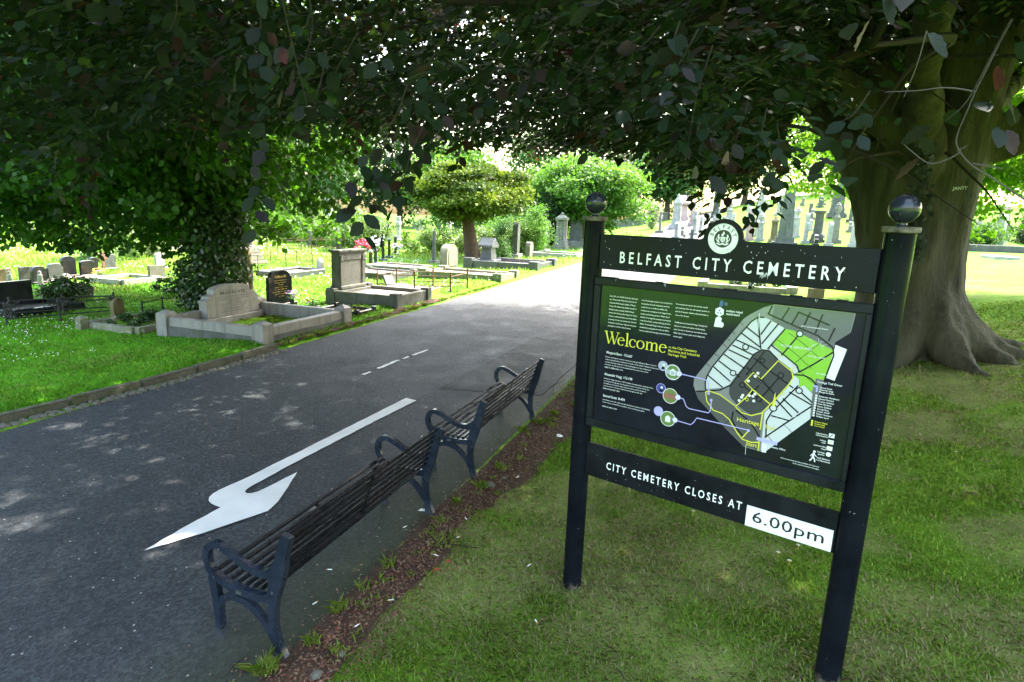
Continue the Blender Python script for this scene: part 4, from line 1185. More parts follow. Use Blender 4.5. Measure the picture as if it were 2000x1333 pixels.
M_LEAFG = leafmat('flower_leaf', [(.05, .12, .02), (.09, .2, .03)], [(.1, .25, .02)], .5, .3)
PET = {}
def petalmat(c):
    if c not in PET: PET[c] = plain('petal_%d' % len(PET), c, .6, .3)
    return PET[c]
def bouquet(label, s, t, z, r, cols, vase=None, name='flower_bunch', group=None, n=22):
    root = thing(name, label, 'flowers', at(s, t, z), random.uniform(0, 3), group)
    zz = 0
    if vase:
        mb = MB(); mb.lathe([(vase[0] * .7, -.03), (vase[0] * .8, .02), (vase[0], vase[1])], n=12)
        mb.build('vase', vase[2], root, smooth=True); zz = vase[1]
    mb = MB()
    for i in range(n):
        a = random.uniform(0, 6.28); q = r * math.sqrt(random.random()); hgt = zz + r * .5 + random.uniform(-.25, .45) * r + .5 * (r - q)
        c = Vector((q * math.cos(a), q * math.sin(a), hgt)); pr_ = r * random.uniform(.16, .26); mi = random.randrange(len(cols))
        k = 6
        vs = [tuple(c + Vector((0, 0, pr_ * .5)))]
        for j in range(k * 2):
            b = math.pi * j / k; rr = pr_ * (1.0 if j % 2 == 0 else .62)
            vs.append(tuple(c + Vector((rr * math.cos(b), rr * math.sin(b), -pr_ * .15 if j % 2 == 0 else pr_ * .1))))
        vs.append(tuple(c + Vector((0, 0, -pr_ * .5))))
        fs = [(0, 1 + j, 1 + (j + 1) % (2 * k)) for j in range(2 * k)] + [(2 * k + 1, 1 + (j + 1) % (2 * k), 1 + j) for j in range(2 * k)]
        mb.add(vs, fs, mi)
    mb.build('blossoms', [petalmat(c) for c in cols], root)
    mb = MB()
    for i in range(16):
        a = random.uniform(0, 6.28); l = r * random.uniform(.8, 1.3); e = random.uniform(.1, .9)
        d = Vector((math.cos(a) * math.cos(e), math.sin(a) * math.cos(e), math.sin(e))); sd = Vector((-math.sin(a), math.cos(a), 0)) * r * .13
        b0 = Vector((0, 0, zz * .9))
        mb.add([tuple(b0), tuple(b0 + d * l * .5 + sd), tuple(b0 + d * l), tuple(b0 + d * l * .5 - sd)], [(0, 1, 2, 3)])
    mb.build('foliage', M_LEAFG, root)
    return root

# ---- plot beside the road with the low grey granite tablet
plot('pale granite grave surround with pyramid-capped corner posts beside the kerb', -10.40, -8.03, 8.66, 11.12, .30, .17, M_GRAN, (.27, .36, .07), M_BED, .012, lower=(M_DARKST, .13, .02))  # footing in darker stone: shading of the lower half put into its colour
h, tb, zb = headstone('low grey granite headstone with arched top inside the pale granite surround', -10.25, 10.15, 1.46, .68, .22, 'shoulder', M_GRAN, (1.58, .10, .34), None, 0, (-.05, 0), .10)
inscription(tb, M_INK, [('McKELVIE', 1), ('ERECTED BY GEORGE McKELVIE', 1.28), ('IN MEMORY OF HIS BELOVED WIFE', 1.25), ('MARGARET', .45), ('WHO DIED 5TH APRIL 1931', 1.05), ('ALSO HIS INFANT SONS', .95), ('GEORGE McKELVIE', .78), ('WHO DIED 14TH AUGUST 1937', 1.1)], zb, .22, .068, .70, .475, .052, .025)
pl_ = thing('memorial_plaque', 'small white marble plaque lying beside the low granite headstone', 'plaque', at(-10.25, 10.98, .16), RZ)
mb = MB(); mb.box(-.13, .13, -.09, .09, 0, .04, M=Matrix.Rotation(.5, 4, 'X')); tbl = mb.build('slab', M_PALE, pl_, bevel=.006)
mb = MB(); put_text(mb, 'Dad', -.06, .0, 0, .05, .1, 0); o = mb.build('inscription', M_INK, tbl); o.rotation_euler = (-math.pi / 2 + .5, 0, 0); o.location = (0, -.0, .047)
bouquet('single pink rose with leaves beside the small white plaque', -10.32, 10.98, .28, .09, [(.7, .06, .2)], n=5)
# ---- ivy grown low plot left of it
plot('low mossy kerb around an ivy-grown grave left of the granite surround', -12.35, -10.98, 8.45, 10.0, .13, .13, M_MOSSY, None, M_BED, .06)
tp_ = thing('broken_post', 'short leaning stone post at the end of the low mossy kerb', 'stone post', at(-12.33, 8.30), RZ); tp_.rotation_euler = (.18, -.1, RZ)
mb = MB(); mb.frustum(0, 0, -.1, .24, .17, .17, .15, .15); mb.frustum(0, 0, .24, .28, .15, .15, .05, .05); mb.build('shaft', M_MOSSY, tp_, bevel=.01)
# ---- black iron railing on the left lawn
def rail_fence(label, runs, hts, mat, ornate=False, name='iron_railing', rr=.013, pr_=.02, finial=True, group=None):
    x0, y0, z0 = at(*runs[0][0])
    r = thing(name, label, 'railing', (x0, y0, z0), 0, group)
    seen = set()
    for run in runs:
        P = [Vector(at(*p)) - Vector((x0, y0, z0)) for p in run]
        for hz in hts[:-1]:
            mb = MB(); mb.tube([tuple(p + Vector((0, 0, hz))) for p in P], rr, 6); mb.build('rail', mat, r, smooth=True)
        for q, p in zip(run, P):
            if q in seen: continue
            seen.add(q)
            H = hts[-1]
            mb = MB()
            prof = [(pr_ * 1.7, -.12), (pr_ * 1.7, .03), (pr_, .07), (pr_, H * .45), (pr_ * 1.5, H * .5), (pr_, H * .55), (pr_, H * .85), (pr_ * 1.6, H * .88), (pr_ * .7, H * .92)]
            if finial: prof += [(pr_ * 1.4, H * .95), (pr_ * 1.3, H), (pr_ * .3, H * 1.04)]
            mb.lathe(prof, p.x, p.y, p.z, 8)
            o = mb.build('post', mat, r, smooth=True)
            if ornate:
                d = (P[-1] - P[0]).normalized(); mb = MB()
                for sg in (-1, 1):
                    for k, (lx, lz, rad) in enumerate(((.05, H * .72, .035), (.11, H * .76, .028), (.05, H * .60, .026), (.155, H * .79, .018))):
                        c = p + d * sg * lx + Vector((0, 0, lz))
                        mb.tube([tuple(c + d * rad * math.cos(a_) + Vector((0, 0, rad * math.sin(a_)))) for a_ in [2 * math.pi * i / 8 for i in range(9)]], .007, 5, cap=False)
                mb.build('scroll', mat, o)
    return r
rail_fence('low black iron railing with scroll brackets on the left lawn', [[(-13.80, 7.80), (-13.45, 8.62), (-13.06, 9.50)], [(-14.42, 8.25), (-13.98, 9.05), (-13.45, 9.85)], [(-13.80, 7.80), (-14.42, 8.25)], [(-13.06, 9.50), (-13.45, 9.85)]], [.14, .40, .47], M_IRON, True)
rail_fence('short black iron rail just left of the ivy-clad trunk', [[(-12.75, 10.0), (-12.95, 10.7), (-12.5, 11.15)]], [.27, .34], M_IRON, False, finial=False)
headstone('small mossy brown headstone standing inside the black iron railing', -13.05, 9.62, .34, .46, .10, 'round', M_BROWN, rot=.25)
plot('black granite grave surround cut by the left edge of the picture', -15.75, -14.5, 8.35, 9.85, .16, .14, M_BGRAN, None, M_GRAVEL, .05)
headstone('plain black granite headstone at the left edge of the picture', -15.65, 8.95, 1.05, .70, .12, 'flat', M_BGRAN, rot=.1)
headstone('round-topped grey headstone leaning behind the dark bush', -16.1, 10.85, .62, .44, .14, 'segment', M_DARKST, rot=-.35, lean=(.06, .1))
# ---- row of small black stones with flowers
row = [(-20.2, 11.5, .36, .36, 'flat', M_BROWN, 'squat brown headstone behind a white statuette, far left row'), (-19.95, 11.95, .34, .40, 'flat', M_DARKST, 'flat-topped slate-grey headstone in the far left row'), (-19.45, 12.0, .42, .46, 'round', M_BGRAN, 'round-topped black headstone with gold edging in the far left row'),
       (-19.5, 12.5, .46, .50, 'ogee', M_DGRAN, 'dark grey headstone with shaped top, middle of the far left row'), (-20.3, 13.45, .46, .62, 'round', M_BGRAN, 'tallest black round-topped headstone of the far left row'), (-20.0, 13.85, .48, .47, 'segment', M_BGRAN, 'black headstone behind the orange flowers'),
       (-20.9, 14.7, .30, .46, 'round', M_BGRAN, 'narrow black headstone right of the orange flowers'), (-21.3, 15.55, .48, .50, 'segment', M_DGRAN, 'dark headstone beside the brown wooden cross'), (-20.3, 16.8, .40, .55, 'peak', M_PALE, 'white headstone seen under the left tree'),
       (-17.75, 14.55, .55, .40, 'flat', M_SAND, 'low grey block headstone at the end of the long pale kerb'), (-24.0, 13.0, .50, .50, 'flat', M_SAND, 'grey square headstone in front of the shrubs at far left'), (-26.5, 13.2, .5, .5, 'peak', M_PALE, 'pale pointed headstone at the far left margin')]
for (s, t, w, hh, k, m, lab) in row:
    headstone(lab, s, t, w, hh, .11, k, m, (w + .12, .07, .24), None, random.uniform(-.1, .1))
wc = thing('wooden_cross', 'brown wooden cross standing in the far left row', 'cross', at(-21.1, 15.2), RZ)
mb = MB(); mb.prism(profile('cross', .30, .72), -.025, .025, z=-.05); mb.build('cross_bars', plain('wood_brown', (.16, .07, .03), .6), wc, bevel=.004)
plot('long pale stone kerb in the sun behind the left lawn', -18.7, -17.3, 13.0, 14.35, .16, .14, M_PALE, None, M_BED, .05)
plot('black marble kerb at the foot of the black headstones', -20.2, -19.0, 13.2, 14.1, .08, .10, M_BGRAN, None, M_GRAVEL, .05)
bouquet('bunch of orange and yellow flowers in front of the black headstones', -19.6, 13.95, .06, .20, [(.8, .25, .03), (.75, .6, .08)])
bouquet('small bunch of red flowers at the end of the black kerb', -19.1, 14.35, .05, .13, [(.75, .12, .04)])
bouquet('pink and white flowers by the far left headstones', -18.9, 12.45, .03, .20, [(.7, .3, .35), (.75, .7, .6)])
bouquet('white and pink flowers in front of the left statuette', -18.2, 11.6, .03, .20, [(.75, .65, .65), (.7, .2, .3)])
for k, (s, t, lab) in enumerate(((-19.6, 11.3, 'small white praying statuette at far left'), (-19.0, 11.75, 'small white statuette beside the round black headstone'))):
    st_ = thing('statuette', lab, 'statue', at(s, t), RZ)
    mb = MB(); mb.lathe([(.09, -.03), (.09, .05), (.07, .06), (.075, .16), (.06, .26), (.07, .31), (.035, .345), (.045, .37), (.042, .41), (.01, .435)], n=12); mb.build('figure', M_PALE, st_, smooth=True)
# ---- black headstone with gilt letters
h, tb, zb = headstone('black granite headstone with gold lettering behind the pale surround', -10.95, 12.48, .86, .86, .10, 'ogee', M_BGRAN, (1.0, .10, .30))
inscription(tb, M_GOLD, [('CARLAND', 1), ('IN LOVING MEMORY OF', 1.05), ('MY DEAR HUSBAND', .95), ('WILLIAM', .45), ('DIED 4TH MAY 1964', 1.05), ('ALSO HIS LOVING WIFE', 1.1), ('ELIZABETH DIED 1ST JUNE 1983', 1.45), ('AND THEIR SON ROBERT', 1.1), ('AT REST', .5)], zb, .10, .062, .42, .66, .058, .026)
bouquet('lilac and white flowers in front of the gold-lettered black headstone', -10.62, 12.55, .06, .20, [(.5, .25, .6), (.7, .7, .72)], (.06, .16, M_BGRAN))
bouquet('red and white wild flowers in the grass left of the big carved headstone', -10.3, 12.95, .02, .16, [(.7, .08, .05), (.7, .68, .6)])
plot('low black rope-edged grave frame between the pale surround and the carved headstone', -9.2, -8.1, 11.75, 12.45, .10, .07, M_BGRAN, (.10, .15), M_GRAVEL, .03)
# ---- big carved headstone
plot('dark stone grave surround in front of the big carved headstone', -9.95, -8.02, 13.35, 14.98, .30, .15, M_DARKST, (.24, .36), M_GRAVEL, .20)
h, tb, zb = headstone('big carved grey headstone with pilasters and moulded cornice', -9.95, 14.08, 1.18, 1.02, .26, 'flat', M_DARKST, (1.5, .36, .46))
mb = MB(); mb.box(-.64, .64, -.18, .18, zb + 1.02, zb + 1.07); mb.box(-.61, .61, -.155, .155, zb + .985, zb + 1.0195); mb.build('cornice', M_DARKST, tb, bevel=.008)
for sg in (-1, 1):
    mb = MB(); mb.box(sg * .50 - .07, sg * .50 + .07, -.158, -.128, zb + .12, zb + .93)
    mb.prism(profile('gothic', .12, .18), -.170, -.1575, x=sg * .50, z=zb + .78); mb.build('pilaster', M_DARKST, tb, bevel=.006)
mb = MB(); mb.box(-.40, .40, -.146, -.1285, zb + .80, zb + .94); fz = mb.build('name_frieze', M_DARKST, tb, bevel=.006)
mb = MB(); put_text(mb, 'M.CLELLAND', -.33, zb + .835, -.1475, .07, .66, 0, .02); mb.build('inscription', M_INK, fz)
mb = MB(); mb.box(-.60, .60, -.19, .19, zb + .002, zb + .12); mb.build('base_moulding', M_DARKST, tb, bevel=.03)
# ---- rusty railing with leaning slate
rail_fence('low rusty iron railing with knobbed posts around a gravelled grave', [[(-10.75, 16.75), (-9.3, 16.6), (-8.05, 16.6)], [(-10.75, 17.95), (-9.3, 17.85), (-8.05, 17.85)], [(-8.05, 16.6), (-8.05, 17.85)], [(-10.75, 16.75), (-10.75, 17.95)]], [.16, .47, .60], M_RUST, False, pr_=.026, rr=.015)
gb = tag(bpy.data.objects.new('gravel_bed', None), 'patch of pinkish gravel inside the rusty railing', 'gravel'); C.objects.link(gb); gb.location = at(-9.4, 17.2); gb.rotation_euler = (0, 0, RZ)
mb = MB(); mb.box(-.5, .5, -1.2, 1.2, -.1, .035); mb.build('bed', M_GRAVEL, gb, bevel=.02)
sl = thing('slate_plaque', 'leaning slate plaque behind the rusty railing', 'plaque', at(-10.45, 17.15), RZ + .1); sl.rotation_euler = (-.45, .08, RZ)
mb = MB(); mb.box(-.28, .28, -.03, .03, -.05, .48); mb.build('slab', M_SLATE, sl, bevel=.008)
# ---- weathered headstone and rough kerb
h, tb, zb = headstone('mossy weathered headstone with rough arched top behind the rusty railing', -11.2, 22.9, 1.05, 1.0, .34, 'round', M_MOSSY, (1.3, .16, .6), None, 0, (0, .015))
mb = MB(); mb.prism(profile('round', .78, .78), -.190, -.168, z=zb + .10); mb.build('panel', M_SAND, tb, bevel=.006)
plot('rough rock-faced kerb stones leading to the mossy weathered headstone', -11.0, -7.95, 20.35, 22.0, .22, .22, M_MOSSY, (.34, .30), M_GRAVEL, .12)
plot('dark kerb of a weedy grave behind the rusty railing', -13.6, -11.6, 18.9, 20.6, .22, .16, M_DARKST, (.22, .28), M_GRAVEL, .14)
plot('grey kerb of the grave beyond the dark weedy one', -14.4, -12.2, 21.6, 23.2, .20, .16, M_SAND, None, M_GRAVEL, .12)
# ---- row of slim black granite flower pillars
for k, (s, t, hh, lab) in enumerate(((-13.2, 19.35, .62, 'nearest black granite pillar beside the big carved headstone'), (-13.9, 20.7, .66, 'second black granite pillar, carrying the crimson flowers'), (-14.5, 22.1, .66, 'third black granite pillar in the line of pillars'), (-14.9, 23.1, .66, 'fourth black granite pillar, under the lilac flowers'), (-15.9, 25.3, 1.05, 'tall black granite pillar with white lantern top'), (-16.6, 27.0, .9, 'black granite pillar past the tall lantern pillar'), (-17.2, 28.6, .95, 'farthest black granite pillar of the line'))):
    r = thing('granite_pillar', lab, 'pillar', at(s, t), RZ, 'black granite pillars in a line')
    mb = MB(); mb.box(-.16, .16, -.14, .14, -.06, .10); mb.build('plinth', M_DGRAN, r, bevel=.008)
    mb = MB(); mb.box(-.055, .055, -.055, .055, .10, hh); mb.build('shaft', M_BGRAN, r, bevel=.006)
    mb = MB(); mb.frustum(0, 0, hh, hh + .05, .13, .13, .17, .17); mb.frustum(0, 0, hh + .05, hh + .12, .17, .17, .08, .08); mb.build('cap', M_PALE, r, bevel=.004)
bouquet('big bunch of crimson flowers on a black pillar', -13.9, 20.7, .80, .38, [(.55, .01, .05), (.65, .02, .08)], n=40)
bouquet('bunch of lilac and white flowers behind the crimson ones', -14.9, 23.1, .80, .36, [(.55, .5, .75), (.75, .74, .76)], n=36)
bouquet('white and pink flowers at the foot of the far black pillars', -16.5, 27.6, .35, .30, [(.7, .55, .6), (.7, .7, .7)], n=30)
pp = thing('black_pillar_stone', 'slender tall black memorial post rising above the big carved headstone', 'pillar', at(-15.6, 21.4), RZ)
mb = MB(); mb.box(-.07, .07, -.07, .07, -.05, 1.6); mb.build('shaft', M_BGRAN, pp, bevel=.005)
mb = MB(); mb.box(-.073, .073, -.078, -.0705, 1.28, 1.45); mb.build('photo_plaque', M_PALE, pp)
sp_ = thing('slender_stone', 'tall thin grey stone post left of the mossy weathered headstone', 'pillar', at(-13.3, 25.6), RZ)
mb = MB(); mb.frustum(0, 0, .18, 1.55, .16, .14, .13, .11); mb.build('shaft', M_DARKST, sp_, bevel=.01)
mb = MB(); mb.box(-.22, .22, -.2, .2, -.06, .18); mb.build('plinth', M_SAND, sp_, bevel=.01)
# ---- long black slab plot and white stone in the sunny field
plot('black granite kerb lying in the sunny grass left of the big carved headstone', -15.9, -14.7, 17.1, 19.2, .20, .16, M_DGRAN, None, M_GRAVEL, .1)
headstone('small white headstone with pointed top at the end of the black kerb', -15.05, 19.45, .66, .62, .13, 'peak', M_PALE, rot=.9)
sl = thing('leaning_tablet', 'dark tablet leaning at the end of the long black kerb', 'plaque', at(-16.0, 16.75), RZ + .6); sl.rotation_euler = (-.35, .1, RZ + .9)
mb = MB(); mb.box(-.25, .25, -.03, .03, -.05, .36); mb.build('slab', M_DGRAN, sl, bevel=.008)
def stepped(label, s, t, tiers, mat, top, group=None, rot=0.0, name='monument'):
    """monument: stacked tiers [(width, height)], then a top: (kind, w, h)"""
    r = thing(name, label, 'monument', at(s, t), RZ + rot, group)
    z = -.06
    for i, (w, hh) in enumerate(tiers):
        mb = MB(); mb.frustum(0, 0, z, z + hh + (.06 if i == 0 else 0), w, w, w * .96, w * .96); z += hh + (.06 if i == 0 else 0)
        mb.build('step', mat, r, bevel=.012)
    k, w, hh = top[:3]; m2 = top[3] if len(top) > 3 else mat
    mb = MB()
    if k == 'obelisk':
        mb.frustum(0, 0, z, z + hh * .94, w, w, w * .66, w * .66); mb.frustum(0, 0, z + hh * .94, z + hh, w * .66, w * .66, .01, .01); mb.build('shaft', m2, r, bevel=.01)
    elif k == 'pedestal':
        mb.frustum(0, 0, z, z + hh * .60, w * .86, w * .86, w * .82, w * .82); mb.frustum(0, 0, z + hh * .60, z + hh * .68, w * .9, w * .9, w * 1.05, w * 1.05); mb.frustum(0, 0, z + hh * .68, z + hh * .88, w * .98, w * .98, w * .42, w * .42); mb.build('die', m2, r, bevel=.012)
        mb = MB(); mb.lathe([(w * .2, 0), (w * .1, hh * .03), (w * .16, hh * .07), (w * .1, hh * .14), (w * .02, hh * .18)], z=z + hh * .88, n=12); mb.build('finial', m2, r, smooth=True)
    elif k == 'column':
        mb.lathe([(w * .62, 0), (w * .62, hh * .05), (w * .5, hh * .08), (w * .46, hh * .85), (w * .52, hh * .88), (w * .66, hh * .92), (w * .66, hh)], z=z, n=16); mb.build('column', m2, r, smooth=True)
    elif k == 'urn':
        mb.frustum(0, 0, z, z + hh * .55, w, w, w * .8, w * .8); mb.frustum(0, 0, z + hh * .55, z + hh * .60, w * .95, w * .95, w * 1.1, w * 1.1); mb.build('shaft', m2, r, bevel=.012)
        mb = MB(); mb.lathe([(w * .36, 0), (w * .22, hh * .05), (w * .18, hh * .08), (w * .42, hh * .18), (w * .46, hh * .24), (w * .3, hh * .29), (w * .36, hh * .31), (w * .1, hh * .38), (w * .02, hh * .40)], z=z + hh * .60, n=14); mb.build('urn', m2, r, smooth=True)
    elif k == 'cross':
        mb.prism(profile('cross', w, hh), -w * .12, w * .12, z=z); mb.build('cross', m2, r, bevel=.008)
    elif k == 'gable':
        mb.frustum(0, 0, z, z + hh * .55, w * .8, w * .7, w * .62, w * .55); mb.build('die', m2, r, bevel=.01)
        mb = MB(); mb.box(-w / 2, w / 2, -w * .42, w * .42, z + hh * .55, z + hh * .66); mb.prism([(-w / 2, 0), (w / 2, 0), (0, hh * .34)], -w * .42, w * .42, z=z + hh * .661); mb.build('gabled_cap', m2, r, bevel=.01)
    elif k == 'aedicule':
        for sx in (-1, 1):
            for sy in (-1, 1):
                q = MB(); q.lathe([(w * .14, 0), (w * .11, hh * .04), (w * .09, hh * .7), (w * .14, hh * .74)], sx * w * .36, sy * w * .36, z, 10); q.build('column', M_PINK if sx > 0 else m2, r, smooth=True)
        mb.box(-w * .26, w * .26, -w * .26, w * .26, z, z + hh * .74); mb.box(-w * .55, w * .55, -w * .55, w * .55, z + hh * .742, z + hh * .82); mb.frustum(0, 0, z + hh * .82, z + hh * .92, w * 1.0, w * 1.0, w * .4, w * .4); mb.lathe([(w * .12, 0), (w * .2, hh * .04), (w * .04, hh * .09)], z=z + hh * .92, n=10); mb.build('canopy', m2, r, bevel=.01)
    return r
stepped('pale stepped monument with a column, right of the ivy-clad trunk', -19.2, 20.2, [(1.0, .16), (.78, .28), (.6, .26)], M_SAND, ('column', .34, 1.2))
rail_fence('thin rusty railing around an empty grave in the sunny field', [[(-17.3, 18.6), (-16.9, 19.7), (-16.4, 20.7)], [(-18.6, 19.2), (-18.2, 20.3), (-17.7, 21.3)], [(-17.3, 18.6), (-18.6, 19.2)], [(-16.4, 20.7), (-17.7, 21.3)]], [.25, .55, .66], M_RUST, False, finial=False, pr_=.016, rr=.011)
rail_fence('taller rusty railing farther back in the sunny field', [[(-21.5, 24.5), (-20.8, 26.2), (-20.0, 28.0)], [(-22.8, 25.2), (-22.1, 27.0), (-21.3, 28.6)], [(-21.5, 24.5), (-22.8, 25.2)]], [.3, .7, .95], M_RUST, False, finial=False, pr_=.018, rr=.012)
# ---- black granite monument by the far verge
plot('polished dark granite grave surround beside the far verge', -11.2, -8.1, 25.0, 27.6, .30, .2, M_DGRAN, (.42, .40), M_GRAVEL, .12)
stepped('dark granite monument with gabled cap in the polished surround', -10.9, 26.5, [(1.0, .32)], M_DGRAN, ('gable', .85, 1.0))
r = headstone('tall slim grey stone with pointed head behind the dark granite monument', -11.5, 32.0, .42, 1.75, .3, 'gothic', M_DARKST, (.75, .22, .6), M_PALE)
headstone('small grey headstone with knobbed top right of the tall slim stone', -11.0, 32.9, .66, .92, .28, 'ogee', M_SAND)
plot('pale kerb running from the knobbed grey headstone to the road', -11.0, -8.4, 33.3, 35.4, .22, .2, M_PALE, None, M_BED, .1)
headstone('second tall slim grey stone, farther up the left verge', -11.8, 38.2, .40, 1.75, .3, 'gothic', M_DARKST, (.8, .14, .7), M_PALE)
stepped('grey canopied monument with pink columns on the left verge', -11.4, 41.0, [(.95, .25), (.8, .35)], M_SAND, ('aedicule', .72, 1.9))
stepped('tall dark pedestal monument beside the mossy trunk', -11.2, 44.4, [(1.5, .2), (1.15, .35)], M_DARKST, ('pedestal', .95, 2.3))
plot('long low stone wall of the plot under the pedestal monument', -11.2, -8.0, 42.6, 47.0, .35, .25, M_SAND, None, M_BED, .2)
headstone('slim upright slab between the two tall verge monuments', -12.6, 41.6, .3, 2.0, .16, 'flat', M_SAND)
# ---- right of the road, seen around the notice board
plot('pale broken kerb with ivy seen under the name board', -.9, 1.9, 21.6, 24.4, .24, .22, M_PALE, (.34, .3), M_BED, .12)
bs = thing('stone_block', 'small reddish stone block on the lawn under the name board', 'stone block', at(2.5, 20.6), .3)
mb = MB(); mb.box(-.2, .2, -.15, .15, -.05, .28); mb.box(-.1, .1, -.1, .1, .28, .4); mb.build('block', M_BROWN, bs, bevel=.02)
stepped('tall plain grey obelisk rising behind the name board', 3.3, 48.0, [(1.7, .25), (1.25, .35)], M_DARKST, ('obelisk', .98, 3.75))
right_list = [(1.0, 52.4, [(.8, .2)], M_PINK, ('obelisk', .62, 2.4), 'pink granite tapering pillar left of the grey obelisk'), (1.75, 51.6, [(.7, .2)], M_PALE, ('urn', .5, 2.0), 'pale urn-topped pillar in front of the pink pillar'), (2.7, 50.8, [(.7, .2)], M_BROWN, ('aedicule', .5, 1.7), 'brownish lantern-headed pillar left of the grey obelisk'),
              (5.55, 49.4, [(1.0, .2), (.8, .3)], M_DARKST, ('column', .62, 1.75), 'stout dark stone drum column behind the name board'), (6.55, 48.4, [(.9, .25)], M_SAND, ('urn', .52, 2.6), 'grey pillar topped by an urn, left of the big trunk'), (7.55, 46.0, [(.9, .2)], M_PALE, ('urn', .72, 2.75), 'broad pale pillar with urn against the big trunk'),
              (8.8, 66.0, [(1.6, .4), (1.2, .5)], M_DARKST, ('pedestal', 1.2, 2.6), 'dark pedestal monument high on the slope left of the trunk'), (4.4, 53.0, [(.7, .2)], M_PALE, ('urn', .5, 2.2), 'white urn pillar just right of the grey obelisk')]
for (s, t, ti, m, tp2, lab) in right_list: stepped(lab, s, t, ti, m, tp2)
headstone('tall white shouldered headstone right of the grey obelisk', 4.75, 49.0, .72, 1.95, .26, 'shoulder', M_PALE, (.95, .2, .5))
headstone('broad white round-headed stone in front of the urn pillars', 6.05, 47.0, .75, 1.45, .26, 'round', M_PALE, (.95, .15, .5))
headstone('low black scroll-shaped headstone behind the name board', 5.3, 47.6, .95, .62, .22, 'scroll', M_BGRAN, (1.1, .1, .4))
headstone('tall white pointed headstone right of the big trunk', 16.3, 48.6, .85, 1.75, .3, 'peak', M_PALE, (1.2, .2, .6), None, -.5)
headstone('pale slab headstone far right behind the white pointed one', 16.0, 55.0, .8, 1.5, .25, 'flat', M_PALE, (1.0, .2, .5), None, -.4)
headstone('low grey scroll headstone at the right edge of the picture', 18.0, 46.5, 1.9, .75, .3, 'scroll', M_SAND, None, None, -.6)
stepped('pinkish pillar monument beyond the white pointed headstone', 18.3, 54.5, [(.9, .2)], M_PINK, ('obelisk', .6, 2.1))
plot('dark stone kerb right of the big trunk in the sun', 12.6, 17.8, 42.2, 44.6, .30, .3, M_DARKST, None, M_GRAVEL, .18)
ls = thing('ledger_slab', 'low pale ledger slab on the sunny lawn right of the trunk', 'slab', at(12.6, 37.2), RZ)
mb = MB(); mb.box(-1.0, 1.0, -.5, .5, -.1, .14); mb.build('slab', M_PALE, ls, bevel=.015)
# ---- boundary wall on the far slope
wl_ = thing('churchyard_wall', 'pale stone wall with ramped coping on the far slope', 'wall', at(-14.2, 88), RZ - .95)
for k in range(7):
    mb = MB(); hh = .7 + .22 * k * (k > 2); mb.box(-5.6 + 1.6 * k, -4.01 + 1.6 * k, -.2, .2, -.5, hh); mb.build('wall_bay', M_SAND, wl_, bevel=.02)
    mb = MB(); mb.box(-5.65 + 1.6 * k, -4.06 + 1.6 * k, -.27, .27, hh + .002, hh + .12); mb.build('coping', M_PALE, wl_, bevel=.02)
# ---- hillside stones
KIND = [('round', 'weathered round-topped grey stone among the hillside graves', M_SAND, .6, .95), ('peak', 'small pale pointed stone among the hillside graves', M_PALE, .55, .9), ('flat', 'plain dark flat-topped stone among the hillside graves', M_DARKST, .6, .8), ('cross', 'small pale stone cross among the hillside graves', M_PALE, .6, 1.25), ('scroll', 'low scroll-shaped grey stone among the hillside graves', M_SAND, .9, .6)]
r2 = random.Random(21)
protos = {}
far_list = []
ADJ = {'round': 'weathered round-topped grey stone', 'peak': 'pale pointed stone', 'flat': 'dark flat-topped stone', 'cross': 'pale stone cross', 'scroll': 'low scroll-shaped grey stone'}
def far_stone(ki, s, t, tag_, sc, rot):
    k, lab, m, w, hh = KIND[ki]
    grp = ('hillside ' if tag_ == 'hill' else 'far left field ') + k + ' stones'
    if ki not in protos:
        r, _, _ = headstone(lab, s, t, w, hh, .22, k, m, (w + .25, .14, .5), None, rot, (0, 0), 0, grp); protos[ki] = r
    else:
        r = copy_tree(protos[ki]); r.location = at(s, t)
    r['group'] = grp
    r.rotation_euler = (r2.uniform(-.05, .05), r2.uniform(-.05, .05), RZ + rot); r.scale = (sc,) * 3
    far_list.append((r, k, s, t))
n_ = 0
taken = []
while n_ < 74:
    t = r2.uniform(51, 88); s = r2.uniform(-5.5, 24 if t < 60 else 16)
    if t > 60 and s < -5.5 + (t - 60) * .1: continue
    if any((s - a) ** 2 + (t - b) ** 2 < 2.2 for a, b in taken): continue
    taken.append((s, t)); far_stone(r2.choice([0, 0, 1, 1, 2, 3, 4]), s, t, 'hill', r2.uniform(.85, 1.5), r2.uniform(-.3, .3)); n_ += 1
for (s, t, ti, m, tp2, lab) in ((-6.0, 66, [(1.4, .3), (1.0, .5)], M_PALE, ('pedestal', .9, 2.6), 'tall white pedestal monument on the far slope'), (-4.6, 69, [(.9, .3)], M_PINK, ('obelisk', .6, 2.4), 'slender pink obelisk on the far slope'), (-2.6, 80, [(1.2, .4)], M_DARKST, ('column', .9, 3.2), 'dark broken column high on the far slope'), (-6.6, 80, [(1.6, .5)], M_PINK, ('gable', 1.9, 2.6), 'pinkish gabled tomb on the far slope'),
                                (-.8, 62, [(1.0, .3)], M_PALE, ('urn', .7, 2.6), 'pale urn monument behind the round crest of the board'), (-7.0, 60.5, [(.8, .2)], M_SAND, ('cross', .9, 1.8), 'tall grey stone cross on the far slope'), (2.0, 66, [(1.2, .4)], M_PALE, ('obelisk', .7, 3.0), 'white obelisk behind the pink pillar'), (12.0, 62, [(1.0, .3)], M_PINK, ('urn', .7, 2.6), 'pink urn pillar up the slope behind the trunk')):
    stepped(lab, s, t, ti, m, tp2)
n_ = 0; taken = []
